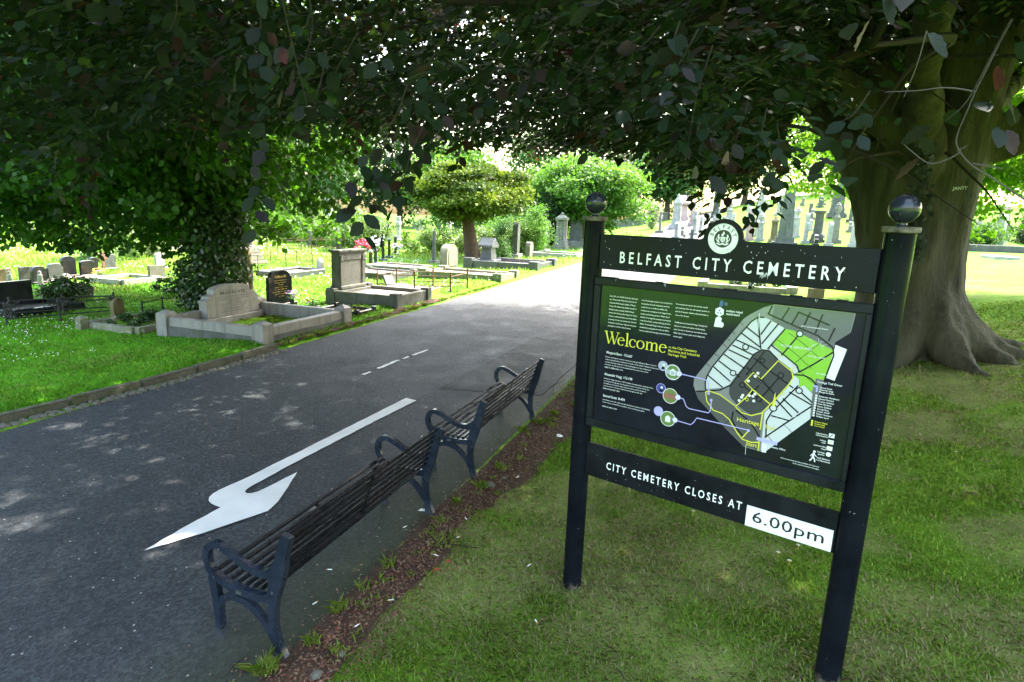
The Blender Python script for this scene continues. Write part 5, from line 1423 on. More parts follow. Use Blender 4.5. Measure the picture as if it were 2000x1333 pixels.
while n_ < 70:
    t = r2.uniform(22, 66); s = r2.uniform(-58, -17)
    if s > -22 and t < 31: continue
    if any((s - a) ** 2 + (t - b) ** 2 < 3.0 for a, b in taken): continue
    taken.append((s, t)); far_stone(r2.choice([0, 0, 1, 2, 3, 4]), s, t, 'left', r2.uniform(.8, 1.35), r2.uniform(-.3, .3)); n_ += 1
for (s, t, ti, m, tp2, lab) in ((-24.5, 36, [(.9, .2), (.7, .3)], M_SAND, ('urn', .6, 1.8), 'grey urn monument in the far left field'), (-30, 40, [(1.2, .3)], M_PALE, ('obelisk', .6, 2.8), 'pale obelisk in the far left field'), (-21, 43, [(.9, .2)], M_PALE, ('cross', .9, 1.8), 'white stone cross behind the flowers'), (-17.5, 47, [(1.0, .3)], M_SAND, ('column', .5, 1.8), 'pale stone column behind the bright shrubs')):
    stepped(lab, s, t, ti, m, tp2)

# tell the far stones apart by the landmark they stand beside
MARKS = [(-6.0, 66, 'the white pedestal monument'), (-4.6, 69, 'the slender pink obelisk'), (-2.6, 80, 'the dark broken column'), (-6.6, 80, 'the pinkish gabled tomb'), (-.8, 62, 'the urn monument behind the crest'), (2.0, 66, 'the white obelisk'), (3.3, 50, 'the tall grey obelisk'), (8.8, 66, 'the high dark pedestal'), (12, 62, 'the pink urn pillar'), (7.5, 52, 'the big beech trunk'), (16.3, 52, 'the tall white pointed headstone'), (20, 56, 'the pinkish pillar at far right'), (5, 58, 'the white urn pillar'), (9, 76, 'the skyline trees above the trunk'),
         (-24.5, 36, 'the grey urn monument'), (-30, 40, 'the pale field obelisk'), (-21, 43, 'the white field cross'), (-17.5, 47, 'the pale column'), (-20.3, 29.9, 'the round evergreen bush'), (-27, 33.5, 'the pale field shrub'), (-42, 44, 'the wide thicket'), (-24, 56, 'the dark thicket'), (-24.5, 24, 'the taller rusty railing'), (-30, 25, 'the bright bush behind the left row'), (-38, 32, 'the far left row'), (-48, 36, 'the far left trees'), (-34, 52, 'the broad distant tree'), (-46, 56, 'the pale distant tree')]
seen_l = {}
for (r, k, s, t) in far_list:
    x, y = XY(s, t)
    ms = sorted(MARKS, key=lambda m_: (m_[0] - s) ** 2 + (m_[1] - t) ** 2)[0]
    mx_, my_ = XY(ms[0], ms[1])
    da = math.degrees(math.atan2(x, y) - math.atan2(mx_, my_)); dd = math.hypot(x, y) - math.hypot(mx_, my_)
    rel_ = 'behind' if dd > 3 and abs(da) < 2.5 else 'in front of' if dd < -3 and abs(da) < 2.5 else 'left of' if da < 0 else 'right of'
    seen_l.setdefault((k, rel_, ms[2]), []).append((math.hypot(x, y), r))
for (k, rel_, nm), l in seen_l.items():
    l.sort(key=lambda q: q[0])
    for i, (_, r) in enumerate(l):
        r['label'] = ADJ[k] + ' ' + rel_ + ' ' + nm + ('' if len(l) == 1 else ', ' + ('nearest', 'second nearest', 'third nearest', 'fourth nearest', 'fifth nearest', 'sixth nearest', 'seventh nearest', 'eighth nearest', 'ninth nearest')[min(i, 8)])

# ================================================================ TREES
STRANDS = [[(0.71,1.39,3.32),(0.74,1.4,3.27),(0.77,1.39,3.24)],[(1.27,1.71,3.2),(1.26,1.75,3.11),(1.24,1.78,3.01),(1.21,1.81,2.96)],[(1.36,2.5,3.18),(1.33,2.54,3.1),(1.29,2.56,3.07)],[(-0.87,2.31,3.46),(-0.86,2.36,3.32),(-0.84,2.4,3.17),(-0.82,2.44,3.03)],[(-1.05,2.56,3.51),(-1.05,2.6,3.38),(-1.1,2.62,3.24)],[(-0.81,2.44,3.46),(-0.81,2.49,3.32),(-0.89,2.51,3.12)],[(-1.44,2.71,3.55),(-1.46,2.74,3.44),(-1.5,2.74,3.36)],[(-0.49,2.8,3.23),(-0.56,2.82,3.06),(-0.68,2.81,2.88),(-0.75,2.8,2.68)],[(-0.43,2.84,3.05),(-0.5,2.85,2.89),(-0.55,2.85,2.68)],[(-0.57,2.72,2.98),(-0.62,2.72,2.83),(-0.7,2.71,2.78)],[(-0.37,2.95,3.04),(-0.42,2.95,2.97),(-0.48,2.95,2.92)],[(-0.4,2.98,3.38),(-0.49,3.0,3.25),(-0.53,3.01,3.18)],[(-0.24,3.01,3.33),(-0.34,3.03,3.22),(-0.41,3.05,3.03)],[(-3.01,5.08,3.71),(-3.28,4.96,3.45),(-3.5,4.85,3.15),(-3.59,4.8,2.84),(-3.61,4.79,2.61)],[(-3.02,5.22,3.58),(-3.27,5.11,3.28),(-3.45,5.02,2.94),(-3.5,5.0,2.62),(-3.5,4.99,2.37)],[(-3.0,4.87,3.62),(-3.26,4.75,3.33),(-3.43,4.67,2.99)],[(-2.77,5.24,3.59),(-3.02,5.13,3.37),(-3.25,5.01,3.19),(-3.44,4.9,3.01)],[(-2.45,4.95,3.58),(-2.69,4.85,3.41),(-2.83,4.8,3.25)],[(-3.27,5.21,3.45),(-3.46,5.12,3.11),(-3.64,5.02,2.73)],[(-2.89,5.16,3.65),(-3.13,5.05,3.47),(-3.27,4.98,3.35),(-3.37,4.94,3.17)],[(0.67,2.51,3.38),(0.61,2.56,3.24),(0.53,2.61,3.11)],[(0.76,2.6,3.35),(0.73,2.65,3.18),(0.72,2.69,2.96)],[(0.6,2.52,3.41),(0.58,2.56,3.29),(0.61,2.56,3.27)],[(0.59,2.82,3.48),(0.52,2.86,3.4),(0.41,2.89,3.35)],[(1.09,3.06,3.23),(1.06,3.1,3.04),(1.04,3.12,2.9)],[(1.21,3.13,3.22),(1.2,3.16,3.0),(1.26,3.15,2.91)],[(1.3,3.21,3.16),(1.36,3.21,2.94)],[(1.61,4.61,3.05),(1.51,4.66,2.79),(1.44,4.68,2.6)],[(1.85,4.63,3.03),(1.81,4.66,2.8),(1.8,4.67,2.65)],[(1.71,4.57,3.09),(1.64,4.61,2.87),(1.57,4.64,2.83)],[(2.06,4.76,3.08),(1.95,4.82,2.89),(1.93,4.83,2.77)],[(-1.77,3.75,3.33),(-1.77,3.78,3.17),(-1.78,3.78,3.05)],[(-2.07,4.07,3.2),(-2.14,4.06,3.01),(-2.17,4.05,2.91)],[(-1.73,3.99,3.29),(-1.78,4.0,3.08)],[(0.16,3.06,3.56),(0.07,3.11,3.41),(-0.02,3.13,3.32)],[(-0.03,3.18,3.54),(-0.15,3.22,3.36),(-0.31,3.23,3.26)],[(0.39,3.16,3.5),(0.28,3.21,3.35),(0.21,3.23,3.28)],[(0.62,3.48,3.34),(0.49,3.52,3.21),(0.36,3.55,3.15)],[(-0.16,3.53,3.32),(-0.25,3.56,3.16),(-0.33,3.56,3.05)],[(0.13,3.73,3.37),(0.01,3.76,3.23),(-0.11,3.77,3.14)],[(1.09,4.01,3.24),(0.98,4.06,3.09),(0.9,4.09,2.99)],[(-0.76,3.0,3.46),(-0.86,3.01,3.31),(-0.92,3.02,3.19)],[(-0.58,3.01,3.56),(-0.68,3.03,3.41),(-0.77,3.03,3.34)],[(-0.85,2.8,3.32),(-0.9,2.82,3.16),(-0.95,2.81,3.11)]]
BARE = [[(1.451,1.718,2.721),(1.359,1.786,2.805),(1.315,1.816,2.841),(1.284,1.833,2.88),(1.269,1.838,2.92),(1.275,1.821,2.995),(1.279,1.809,3.041),(1.286,1.793,3.091),(1.294,1.768,3.164)],[(1.284,1.833,2.88),(1.262,1.851,2.86),(1.228,1.875,2.85),(1.19,1.896,2.88),(1.159,1.911,2.91)],[(1.365,1.93,3.067),(1.303,1.968,3.084),(1.238,2.011,3.081),(1.166,2.052,3.083)],[(1.25,1.796,2.879),(1.266,1.783,2.892)],[(1.474,2.392,3.37),(1.476,2.422,3.255),(1.465,2.452,3.151)],[(1.343,1.856,2.852),(1.403,1.813,2.836)]]
def bark_material(name, c1, c2, moss, scale=3.0, bstr=.6, mossamt=.5):
    m, nt, b = newmat(name)
    v = objco(nt, (1, 1, .16)); v2 = objco(nt)
    n1 = noise(nt, scale * 2, 5, .6, v); n2 = noise(nt, scale * .5, 4, .6, v2); n3 = noise(nt, scale * 14, 4, .7, v)
    c = ramp(nt, n1, [(.3, c1), (.7, c2)])
    c = mixc(nt, ramp(nt, noise(nt, scale * 1.3, 3, .6, v), [(.56, (0, 0, 0)), (.66, (.8, .8, .8))]), c, tuple(x * .45 for x in c1))
    c = mixc(nt, math1(nt, 'MULTIPLY', ramp(nt, n2, [(.4, (0, 0, 0)), (.65, (1, 1, 1))]), mossamt), c, moss)
    c = mixc(nt, .3, c, ramp(nt, n3, [(.35, (.25, .25, .25)), (.65, (.8, .8, .8))]), 'OVERLAY')
    nt.links.new(c, b.inputs['Base Color']); spec(b, .85, .2)
    h = mixc(nt, .45, n1, n3)
    bump(nt, b, h, bstr, .06)
    return m
M_BEECH = bark_material('beech_bark', (.042, .038, .024), (.095, .086, .058), (.046, .050, .016), 1.6, 1.0, .55)
M_BARK = bark_material('dark_bark', (.05, .042, .03), (.095, .078, .055), (.05, .06, .02), 3, .9, .3)
M_YEWBARK = bark_material('yew_bark', (.06, .035, .024), (.12, .075, .05), (.05, .05, .02), 3, .9, .2)
M_TWIG = plain('twig', (.030, .024, .018), .8, .2)

def unit(v):
    return v / np.maximum(1e-9, np.linalg.norm(v, axis=-1, keepdims=True))

class Leaves:
    def __init__(self): self.p = []; self.a = []; self.n = []; self.l = []; self.r = []
    def add(self, p, a, n, l, r):
        self.p.append(p.reshape(-1, 3)); self.a.append(a.reshape(-1, 3)); self.n.append(n.reshape(-1, 3)); self.l.append(np.broadcast_to(l, p.shape[:-1]).reshape(-1)); self.r.append(np.broadcast_to(r, p.shape[:-1]).reshape(-1))
    def cat(self):
        return [np.concatenate(x) for x in (self.p, self.a, self.n, self.l, self.r)]

def leaf_mesh(name, P, A, N, Ln, Rn, mat, parent, ratio=.62, hexa=False, origin=(0, 0, 0)):
    A = unit(A); S_ = unit(np.cross(A, N)); N2 = np.cross(S_, A)
    P = P - np.asarray(origin)
    L1 = Ln[:, None]
    if hexa:
        fr_ = [(0, 0, 0), (.24, .40, .05), (.62, .44, .06), (1, 0, -.04), (.62, -.44, .06), (.24, -.40, .05)]
    else:
        fr_ = [(0, 0, 0), (.45, .5, .07), (1, 0, -.04), (.45, -.5, .07)]
    V = np.stack([P + A * L1 * a + S_ * L1 * ratio * b + N2 * L1 * c for a, b, c in fr_], 1)
    k = len(fr_)
    F_ = np.arange(len(P) * k).reshape(-1, k)
    return np_mesh(name, V.reshape(-1, 3), F_, mat, parent, {'rnd': np.repeat(Rn, k)})

def sprays(cen, axis, K, length, leaf, droop=.25, jit=.35):
    """flat drooping sprays of alternate leaves"""
    n = len(cen)
    axis = unit(axis)
    up = np.array([0, 0, 1.0])
    side = unit(np.cross(axis, up) + 1e-6)
    nor = unit(np.cross(side, axis))
    u = (np.arange(K) + .5) / K
    sg = np.where(np.arange(K) % 2 == 0, 1.0, -1.0)
    L = np.broadcast_to(np.asarray(length, float), (n,))[:, None, None]
    base = cen[:, None, :] + axis[:, None, :] * (u[None, :, None] * L) + np.array([0, 0, -1.0]) * (droop * u[None, :, None] ** 2 * L)
    base = base + rng.normal(0, .02, base.shape)
    d = axis[:, None, :] * .62 + side[:, None, :] * (sg[None, :, None] * .78) + np.array([0, 0, -.35])
    d = unit(d + rng.normal(0, jit * .6, d.shape))
    nn_ = unit(nor[:, None, :] + rng.normal(0, jit, d.shape))
    lf = np.asarray(leaf, float).reshape(-1, 1) * rng.uniform(.7, 1.15, (n, K))
    r = np.clip(rng.random((n, 1)) * .7 + rng.random((n, K)) * .3, 0, 1)
    return base, d, nn_, lf, r

def voxel_skin(mb, name, mat, parent, voxel, disp=0.0, dsc=(2, 2, .4)):
    """fuse overlapping tubes into one continuous trunk"""
    o = mb.build(name + '_raw', mat)
    md = o.modifiers.new('r', 'REMESH'); md.mode = 'VOXEL'; md.voxel_size = voxel
    sm = o.modifiers.new('s', 'SMOOTH'); sm.iterations = 6; sm.factor = .6
    dg = bpy.context.evaluated_depsgraph_get()
    me = bpy.data.meshes.new_from_object(o.evaluated_get(dg))
    me.name = name
    bpy.data.objects.remove(o)
    n = len(me.vertices)
    co = np.zeros(n * 3, np.float32); me.vertices.foreach_get('co', co); co = co.reshape(-1, 3)
    no = np.zeros(n * 3, np.float32); me.vertices.foreach_get('normal', no); no = no.reshape(-1, 3)
    if disp:
        f = fbm(co[:, 0] * dsc[0], co[:, 1] * dsc[1], co[:, 2] * dsc[2], 3) - .5
        g = fbm(co[:, 0] * 7, co[:, 1] * 7, co[:, 2] * 2.2, 3) - .5
        co = co + no * (f * disp + g * disp * .25)[:, None]
        me.vertices.foreach_set('co', co.astype(np.float32).ravel())
    me.polygons.foreach_set('use_smooth', [True] * len(me.polygons))
    if not me.materials: me.materials.append(mat)
    me.update()
    r = bpy.data.objects.new(name, me); C.objects.link(r)
    if parent is not None: r.parent = parent
    return r

# ---------------------------------------------------------------- big copper beech
TBX, TBY = 7.35, 10.75
TBZ = float(ground(TBX, TBY))
hyp = math.hypot(TBX, TBY); nx, ny = TBX / hyp, TBY / hyp; qx, qy = ny, -nx
beech = thing('beech_tree', 'huge copper beech with thick forked trunk on the right lawn', 'tree', (TBX, TBY, TBZ))
def BP(lat, z, dep=0.0): return (qx * lat + nx * dep, qy * lat + ny * dep, z - TBZ)
def WP(x, y, z): return (x - TBX, y - TBY, z - TBZ)
tr = MB()
def stem(rows, n=14):
    rows = smooth_path(rows, 3)
    tr.tube([BP(r[0], r[1], r[3] if len(r) > 3 else 0) for r in rows], [r[2] for r in rows], n)
stem([(-.30, -.3, 1.00, 0), (-.36, .6, .78, 0), (-.42, 1.3, .66, 0), (-.47, 2.0, .64, 0), (-.62, 2.8, .68, 0), (-.86, 3.5, .66, 0), (-1.25, 4.15, .56, 0), (-1.85, 4.75, .44, .1), (-2.7, 5.45, .36, .2), (-3.9, 5.95, .29, .2), (-5.6, 6.3, .21, .0), (-7.6, 6.3, .12, -.4)])
stem([(.12, -.3, .95, 0), (.14, .6, .66, 0), (.10, 1.3, .52, 0), (.05, 2.0, .49, 0), (.03, 2.9, .48, 0), (.08, 3.7, .46, 0), (.16, 4.5, .42, .0), (.32, 5.5, .36, .1), (.6, 7.0, .27, .3), (1.0, 9.2, .16, .5)])
stem([(-.15, -.3, .95, -.15), (-.18, .6, .72, -.15), (-.20, 1.4, .62, -.12), (-.25, 2.3, .58, -.10), (-.36, 3.2, .56, -.05), (-.55, 4.0, .46, 0), (-.95, 4.7, .38, .1), (-1.35, 5.5, .33, .2), (-1.8, 6.6, .26, .4), (-2.3, 8.4, .16, .6)])
stem([(-.1, 2.6, .6, .45), (-.12, 3.6, .5, .5), (-.12, 4.6, .40, .6), (0, 6.2, .3, .8), (.2, 8.6, .16, 1.0)])
stem([(-.2, -.3, 1.0, .35), (-.2, 1.0, .72, .4), (-.2, 2.6, .66, .45)])
for k in range(11):
    a = 2 * math.pi * k / 11 + random.uniform(-.2, .2); L_ = random.uniform(1.25, 1.75); r0 = random.uniform(.26, .40)
    ca, sa = math.cos(a), math.sin(a)
    pts, rad = [], []
    for f_, zz, rr_ in ((.30, 1.25, r0 * .8), (.62, .62, r0), (1.0, .26, r0 * .85), (1.35, .08, r0 * .6), (1.75, -.02, r0 * .35), (2.1, -.12, r0 * .18)):
        lx, ly = ca * L_ * f_ * .72 - .1, sa * L_ * f_ * .62
        wx, wy = TBX + qx * lx + nx * ly, TBY + qy * lx + ny * ly
        pts.append((wx - TBX, wy - TBY, float(ground(wx, wy)) - TBZ + zz - .05)); rad.append(rr_)
    tr.tube(pts, rad, 9)
LIMBS = [[(6.9, 10.6, 3.7, .28), (5.5, 8.9, 5.0, .22), (3.6, 5.7, 5.6, .18), (1.2, 3.0, 5.5, .12), (-1.5, 1.0, 5.1, .06)], [(6.5, 10.5, 4.1, .30), (3.6, 9.8, 5.5, .22), (.2, 8.8, 6.1, .16), (-3.4, 7.2, 5.8, .10), (-5.8, 6.2, 4.9, .05)], [(7.75, 10.75, 4.2, .24), (9.3, 9.2, 5.3, .18), (9.9, 6.2, 6.0, .12), (8.6, 2.8, 5.8, .06)],
         [(7.0, 11.4, 4.1, .28), (5.0, 14.0, 5.9, .2), (2.2, 16.6, 6.2, .1), (.5, 18.2, 5.8, .05)], [(7.9, 11.4, 4.2, .28), (10.6, 13.6, 6.0, .18), (13, 15.8, 6.1, .08)], [(7.9, 10.7, 4.0, .24), (10.8, 8.9, 5.4, .17), (13.2, 6.4, 5.8, .08)], [(7.3, 10.8, 5.0, .4), (7.2, 10.9, 8.5, .26), (7.0, 11.0, 12.5, .10)]]
for l in LIMBS:
    rows = smooth_path(l, 4); tr.tube([WP(*r[:3]) for r in rows], [r[3] for r in rows], 10)
trunk = voxel_skin(tr, 'trunk', M_BEECH, beech, .062, .24, (2.2, 2.2, .20))
# carved letters and loops on the bark, laid onto the surface
from mathutils.bvhtree import BVHTree
tm = trunk.data
bvh = BVHTree.FromPolygons([v.co for v in tm.vertices], [tuple(p.vertices) for p in tm.polygons])
def on_bark(lat, z, off=.006):
    o = Vector(BP(lat, z, -4.0)); h_ = bvh.ray_cast(o, Vector((nx, ny, 0)))
    if h_[0] is None: return None
    return h_[0] + h_[1] * off
def bark_mark(mbb, pts, w, mi=0):
    for i in range(len(pts) - 1):
        a, b = pts[i], pts[i + 1]; l = math.hypot(b[0] - a[0], b[1] - a[1]) or 1e-9
        ox, oz = -(b[1] - a[1]) / l * w / 2, (b[0] - a[0]) / l * w / 2
        q = [on_bark(a[0] - ox, a[1] - oz), on_bark(b[0] - ox, b[1] - oz), on_bark(b[0] + ox, b[1] + oz), on_bark(a[0] + ox, a[1] + oz)]
        if all(v is not None for v in q): mbb.add([tuple(v) for v in q], [(0, 1, 2, 3)], mi)
cv = MB()
def loop(cx, cz, rx, rz, w, mi=0, a0=0, a1=360): bark_mark(cv, [(cx + rx * math.cos(R(a)), cz + rz * math.sin(R(a))) for a in range(a0, a1 + 1, 20)], w, mi)
loop(.16, 3.02, .05, .085, .028); loop(.17, 2.78, .05, .07, .026, 0, 30, 330)
loop(.37, 3.45, .05, .22, .03, 0, 40, 320)
for z in (3.1, 2.95, 2.75, 2.55): bark_mark(cv, [(.34, z + .05), (.42, z), (.35, z - .05)], .035)
vs_, fs_ = text_geo('JANTY', .02)
k_ = .055 / .73
pts_ = [on_bark(.13 + p[0] * k_ * .9, 3.34 + p[1] * k_ + p[0] * .006, .008) for p in vs_]
if all(p is not None for p in pts_): cv.add([tuple(p) for p in pts_], fs_, 1)
tag(cv.build('carving', [plain('carved_bark', (.055, .06, .05), .9, .1), plain('chalk', (.55, .55, .52), .9, .1)], trunk), kind='stuff')

iv = []
for k in range(150):
    f_ = random.random(); z = 4.1 - 1.9 * f_; la = -.36 + .18 * f_ + random.gauss(0, .05 + .03 * (1 - f_))
    q = on_bark(la, z, .03 + .03 * random.random())
    if q is not None: iv.append(tuple(q))
iv = np.array(iv); nk = len(iv)
M_TIVY = leafmat('trunk_ivy', [(.010, .022, .010), (.016, .032, .014)], [(.02, .05, .01)], .42, .15, .3)
tag(leaf_mesh('ivy_strand', iv, unit(rng.normal(0, .45, (nk, 3)) + np.array([0, 0, -.9])), unit(np.array([-nx, -ny, .25]) + rng.normal(0, .35, (nk, 3))), rng.uniform(.07, .12, nk), rng.random(nk), M_TIVY, beech, .8, True), kind='stuff')
# foliage of the beech ---------------------------------------------------
M_BLEAF = leafmat('beech_leaf', [(.006, .016, .006), (.010, .025, .008), (.007, .018, .007), (.013, .029, .010), (.009, .021, .008), (.010, .023, .009), (.010, .020, .008), (.014, .013, .010), (.026, .010, .009)], [(.022, .055, .005), (.04, .09, .007), (.03, .065, .006), (.045, .10, .008), (.03, .07, .006), (.035, .075, .006), (.04, .07, .008), (.08, .04, .01), (.20, .025, .01)], .50, .28, .18)
M_BLEAF1 = leafmat('beech_leaf_near', [(.010, .018, .011), (.015, .024, .015), (.012, .020, .014), (.014, .022, .015), (.015, .019, .017), (.018, .017, .021), (.026, .013, .014)], [(.025, .055, .006), (.04, .07, .008), (.03, .06, .01), (.04, .07, .01), (.05, .05, .01), (.06, .04, .012), (.16, .025, .01)], .48, .20, .14, True, True)
def z_low(x, y):
    d = np.hypot(x, y); az = np.degrees(np.arctan2(x, np.maximum(y, 1e-3)))
    el = np.interp(az, [-60, -45, -36, -28, -20, -12, -5, 4, 12, 18, 21, 23, 25, 28, 33, 40, 50], [.10, .07, .05, .10, .13, .12, .115, .10, .10, .06, .055, .13, .17, .20, .23, .23, .16])
    z = CAMZ + el * d + .75 * (fbm(x * .5, y * .5) - .42) + .45 * (fbm(x * 1.7 + 9, y * 1.7) - .5)
    return np.where(d < 2.6, np.maximum(z, CAMZ + .9 + .6 * (2.6 - d)), z)
n = 34000
a_ = rng.random(n) * 2 * np.pi; r_ = np.sqrt(rng.random(n))
cx = 3.2 + 11.2 * r_ * np.cos(a_); cy = 7.0 + 12.4 * r_ * np.sin(a_)
hz = rng.random(n) ** 1.25 * 3.4
cz = z_low(cx, cy) + .22 + hz
azs = np.degrees(np.arctan2(cx, np.maximum(cy, .01)))
keep = np.ones(n, bool)
thin = (azs > -20) & (azs < 4) & (cy > 3)
keep &= ~(thin & (rng.random(n) < .18))
clump = fbm(cx * .8, cy * .8, cz * 1.4, 2)
keep &= clump > np.where(thin & (cy > 6), .50, .40)
keep &= np.sqrt(cx ** 2 + cy ** 2 + (cz - CAMZ) ** 2) > 2.3
keep &= cy > 1.3 - .02 * np.abs(azs)
keep &= ~((azs > 22) & (np.hypot(cx, cy) < 3.4))
keep &= ~((np.hypot(cx - TBX, cy - TBY) < 1.7) & (cz < 5.2))
keep &= ~((np.abs(azs - 33.5) < 8.5) & (np.hypot(cx, cy) < 11.5) & (cz < CAMZ + .36 * np.hypot(cx, cy)) & (rng.random(n) < .93))
cen = np.stack([cx, cy, cz], -1)[keep]
ax = np.stack([cen[:, 0] - TBX, cen[:, 1] - TBY, np.zeros(len(cen))], -1)
ax = unit(ax) + rng.normal(0, .7, ax.shape) * np.array([1, 1, .15]); ax[:, 2] -= .1
LV = Leaves()
dd_ = np.sqrt(cen[:, 0] ** 2 + cen[:, 1] ** 2)
nr = dd_ < 6.5
LV.add(*sprays(cen[nr], ax[nr], 15, rng.uniform(.4, .7, nr.sum()), np.full(nr.sum(), .088), .35, .38))
fr_s = ~nr
LF = Leaves(); LF.add(*sprays(cen[fr_s], ax[fr_s], 11, rng.uniform(.45, .75, fr_s.sum()), np.full(fr_s.sum(), .150), .35, .38))
Pf, Af, Nf, Lf, Rf = LF.cat()
tag(leaf_mesh('outer_crown', Pf, Af, Nf, Lf, Rf, M_BLEAF, beech, .66, False, (TBX, TBY, TBZ)), kind='stuff')
TWS = []
class _TW:
    def tube(self, *a):
        m_ = MB(); m_.tube(*a); TWS.append(m_)
tw = _TW()
for S_ in STRANDS:
    rows = smooth_path(S_, 6)
    P = np.array(rows); seg = np.linalg.norm(np.diff(P, axis=0), axis=1); D_ = np.concatenate([[0], np.cumsum(seg)])
    tw.tube(rows, [.004 - .003 * i / len(rows) for i in range(len(rows))], 4)
    # side twigs all along, each carrying leaves
    m_ = max(3, int(D_[-1] / .10))
    us = (np.arange(m_) + .7) / m_ * D_[-1]
    C_ = np.stack([np.interp(us, D_, P[:, k]) for k in range(3)], -1)
    T_ = unit(np.stack([np.interp(np.minimum(us + .05, D_[-1]), D_, P[:, k]) - np.interp(np.maximum(us - .05, 0), D_, P[:, k]) for k in range(3)], -1))
    sd = unit(np.cross(T_, np.array([0, 0, 1.0])) + rng.normal(0, .5, T_.shape))
    LV.add(*sprays(C_, T_ * .6 + sd * .8 * np.where(np.arange(m_) % 2 == 0, 1, -1)[:, None] + np.array([0, 0, -.3]), 4, np.full(m_, .16), np.full(m_, .088), .5, .4))
P, A, N, Ln, Rn = LV.cat()
# the 300 leaves that show largest become single leaves
rel = P - np.array([0, 0, CAMZ])
dep = rel @ np.array(FW); uu = 1000 + FPX * (rel @ np.array(CX)) / np.maximum(dep, .01); vv = 666.5 - FPX * (rel @ np.array(CU)) / np.maximum(dep, .01)
infr = (dep > .5) & (uu > -20) & (uu < 2020) & (vv > -20) & (vv < 700)
fac = np.abs(np.sum(unit(rel) * unit(N), -1)) * .7 + .3
size = np.where(infr, Ln / np.maximum(dep, .1) * fac, 0)
top = np.argsort(-size)[:300]
rest = np.ones(len(P), bool); rest[top] = False
crown = leaf_mesh('crown', P[rest], A[rest], N[rest], Ln[rest], Rn[rest], M_BLEAF, beech, .64, True, (TBX, TBY, TBZ))
tag(crown, kind='stuff')
# one leaf: serrate ovate blade, folded along the midrib
out_ = [(0, 0), (.06, .09), (.14, .17), (.26, .265), (.40, .325), (.54, .325), (.68, .27), (.80, .19), (.90, .10), (1.0, .0)]
lv, lf_ = [], []
for i, (a, b) in enumerate(out_): lv.append((0, a, -.10 * a * a))
for sg in (-1, 1):
    for i, (a, b) in enumerate(out_[1:-1]):
        w_ = b + .018 * (1 if i % 2 else -1)
        lv.append((sg * w_, a + .02, .10 * b + .015 * (1 if i % 2 else -1) - .10 * a * a))
n1 = len(out_)
for k, sg in enumerate((-1, 1)):
    o = n1 + k * (n1 - 2)
    for i in range(n1 - 1):
        m0, m1 = i, i + 1
        e0 = o + i - 1 if 1 <= i <= n1 - 2 else None; e1 = o + i if i + 1 <= n1 - 2 else None
        f = [m0, m1] + ([e1] if e1 is not None else []) + ([e0] if e0 is not None else [])
        if len(f) >= 3: lf_.append(tuple(f) if sg < 0 else tuple(reversed(f)))
lme = bpy.data.meshes.new('leaf'); lme.from_pydata(lv, [], lf_); lme.materials.append(M_BLEAF1); lme.update()
for p in lme.polygons: p.use_smooth = True
for i in top:
    a = Vector(unit(A[i])); nn_ = Vector(N[i]); s_ = a.cross(nn_).normalized(); n2 = s_.cross(a)
    o = bpy.data.objects.new('leaf', lme); C.objects.link(o); o.parent = crown
    l = float(Ln[i]); p = P[i] - np.array([TBX, TBY, TBZ])
    o.matrix_local = Matrix(((s_.x * l, a.x * l, n2.x * l, p[0]), (s_.y * l, a.y * l, n2.y * l, p[1]), (s_.z * l, a.z * l, n2.z * l, p[2]), (0, 0, 0, 1)))
# upper crown
n = 12000
a_ = rng.random(n) * 2 * np.pi; r_ = np.sqrt(rng.random(n))
cx = 4.2 + 11.0 * r_ * np.cos(a_); cy = 7.6 + 12.0 * r_ * np.sin(a_)
cz = 6.2 + rng.random(n) * 6.5 * np.sqrt(np.maximum(0, 1 - r_ ** 2)) + .4 * r_
azs = np.degrees(np.arctan2(cx, np.maximum(cy, .01)))
keep = ~((azs > -22) & (azs < 6) & (cy > 8.5) & (rng.random(n) < .35))
keep &= (fbm(cx * .55, cy * .55, cz * .7, 2) > .38) & (cy > 2.0)
cen = np.stack([cx, cy, cz], -1)[keep]
ax = rng.normal(0, 1, cen.shape) * np.array([1, 1, .2])
LU = Leaves(); LU.add(*sprays(cen, ax, 12, np.full(len(cen), .9), np.full(len(cen), .25), .3, .45))
P2, A2, N2_, L2, R2_ = LU.cat()
uc = leaf_mesh('upper_crown', P2, A2, N2_, L2, R2_, M_BLEAF, beech, .62, False, (TBX, TBY, TBZ)); tag(uc, kind='stuff')
# slender boughs carrying the lower foliage, bare twigs near the lens side
for l in LIMBS[:3] + [[(3.6, 9.8, 5.5, .10), (1.5, 7.4, 5.0, .06), (-.6, 5.2, 4.3, .03)], [(.2, 8.8, 6.1, .08), (-1.5, 10.5, 5.6, .05), (-3.2, 12, 4.9, .02)], [(3.6, 5.7, 5.6, .08), (2.6, 6.6, 4.9, .05), (2.0, 7.4, 4.2, .02)], [(5.0, 9.0, 5.2, .10), (3.6, 8.6, 4.6, .06), (2.4, 8.0, 4.0, .03)], [(5.5, 8.9, 5.0, .08), (4.6, 7.0, 4.7, .05), (3.0, 5.6, 4.2, .02)]]:
    for j in range(3):
        b0 = Vector(l[min(len(l) - 1, j)][:3]); 
        d0 = Vector((random.uniform(-1, 1), random.uniform(-1, .6), random.uniform(-.35, .1)))
        tw.tube([tuple(b0), tuple(b0 + d0 * 1.1 + Vector((0, 0, .1))), tuple(b0 + d0 * 2.2 + Vector((0, 0, -.15))), tuple(b0 + d0 * 3.0 + Vector((0, 0, -.5)))], [.035, .025, .014, .005], 5)
    if len(l[0]) == 4 and l[0][3] <= .12:
        rows = smooth_path(l, 4); tw.tube([r[:3] for r in rows], [r[3] for r in rows], 6)
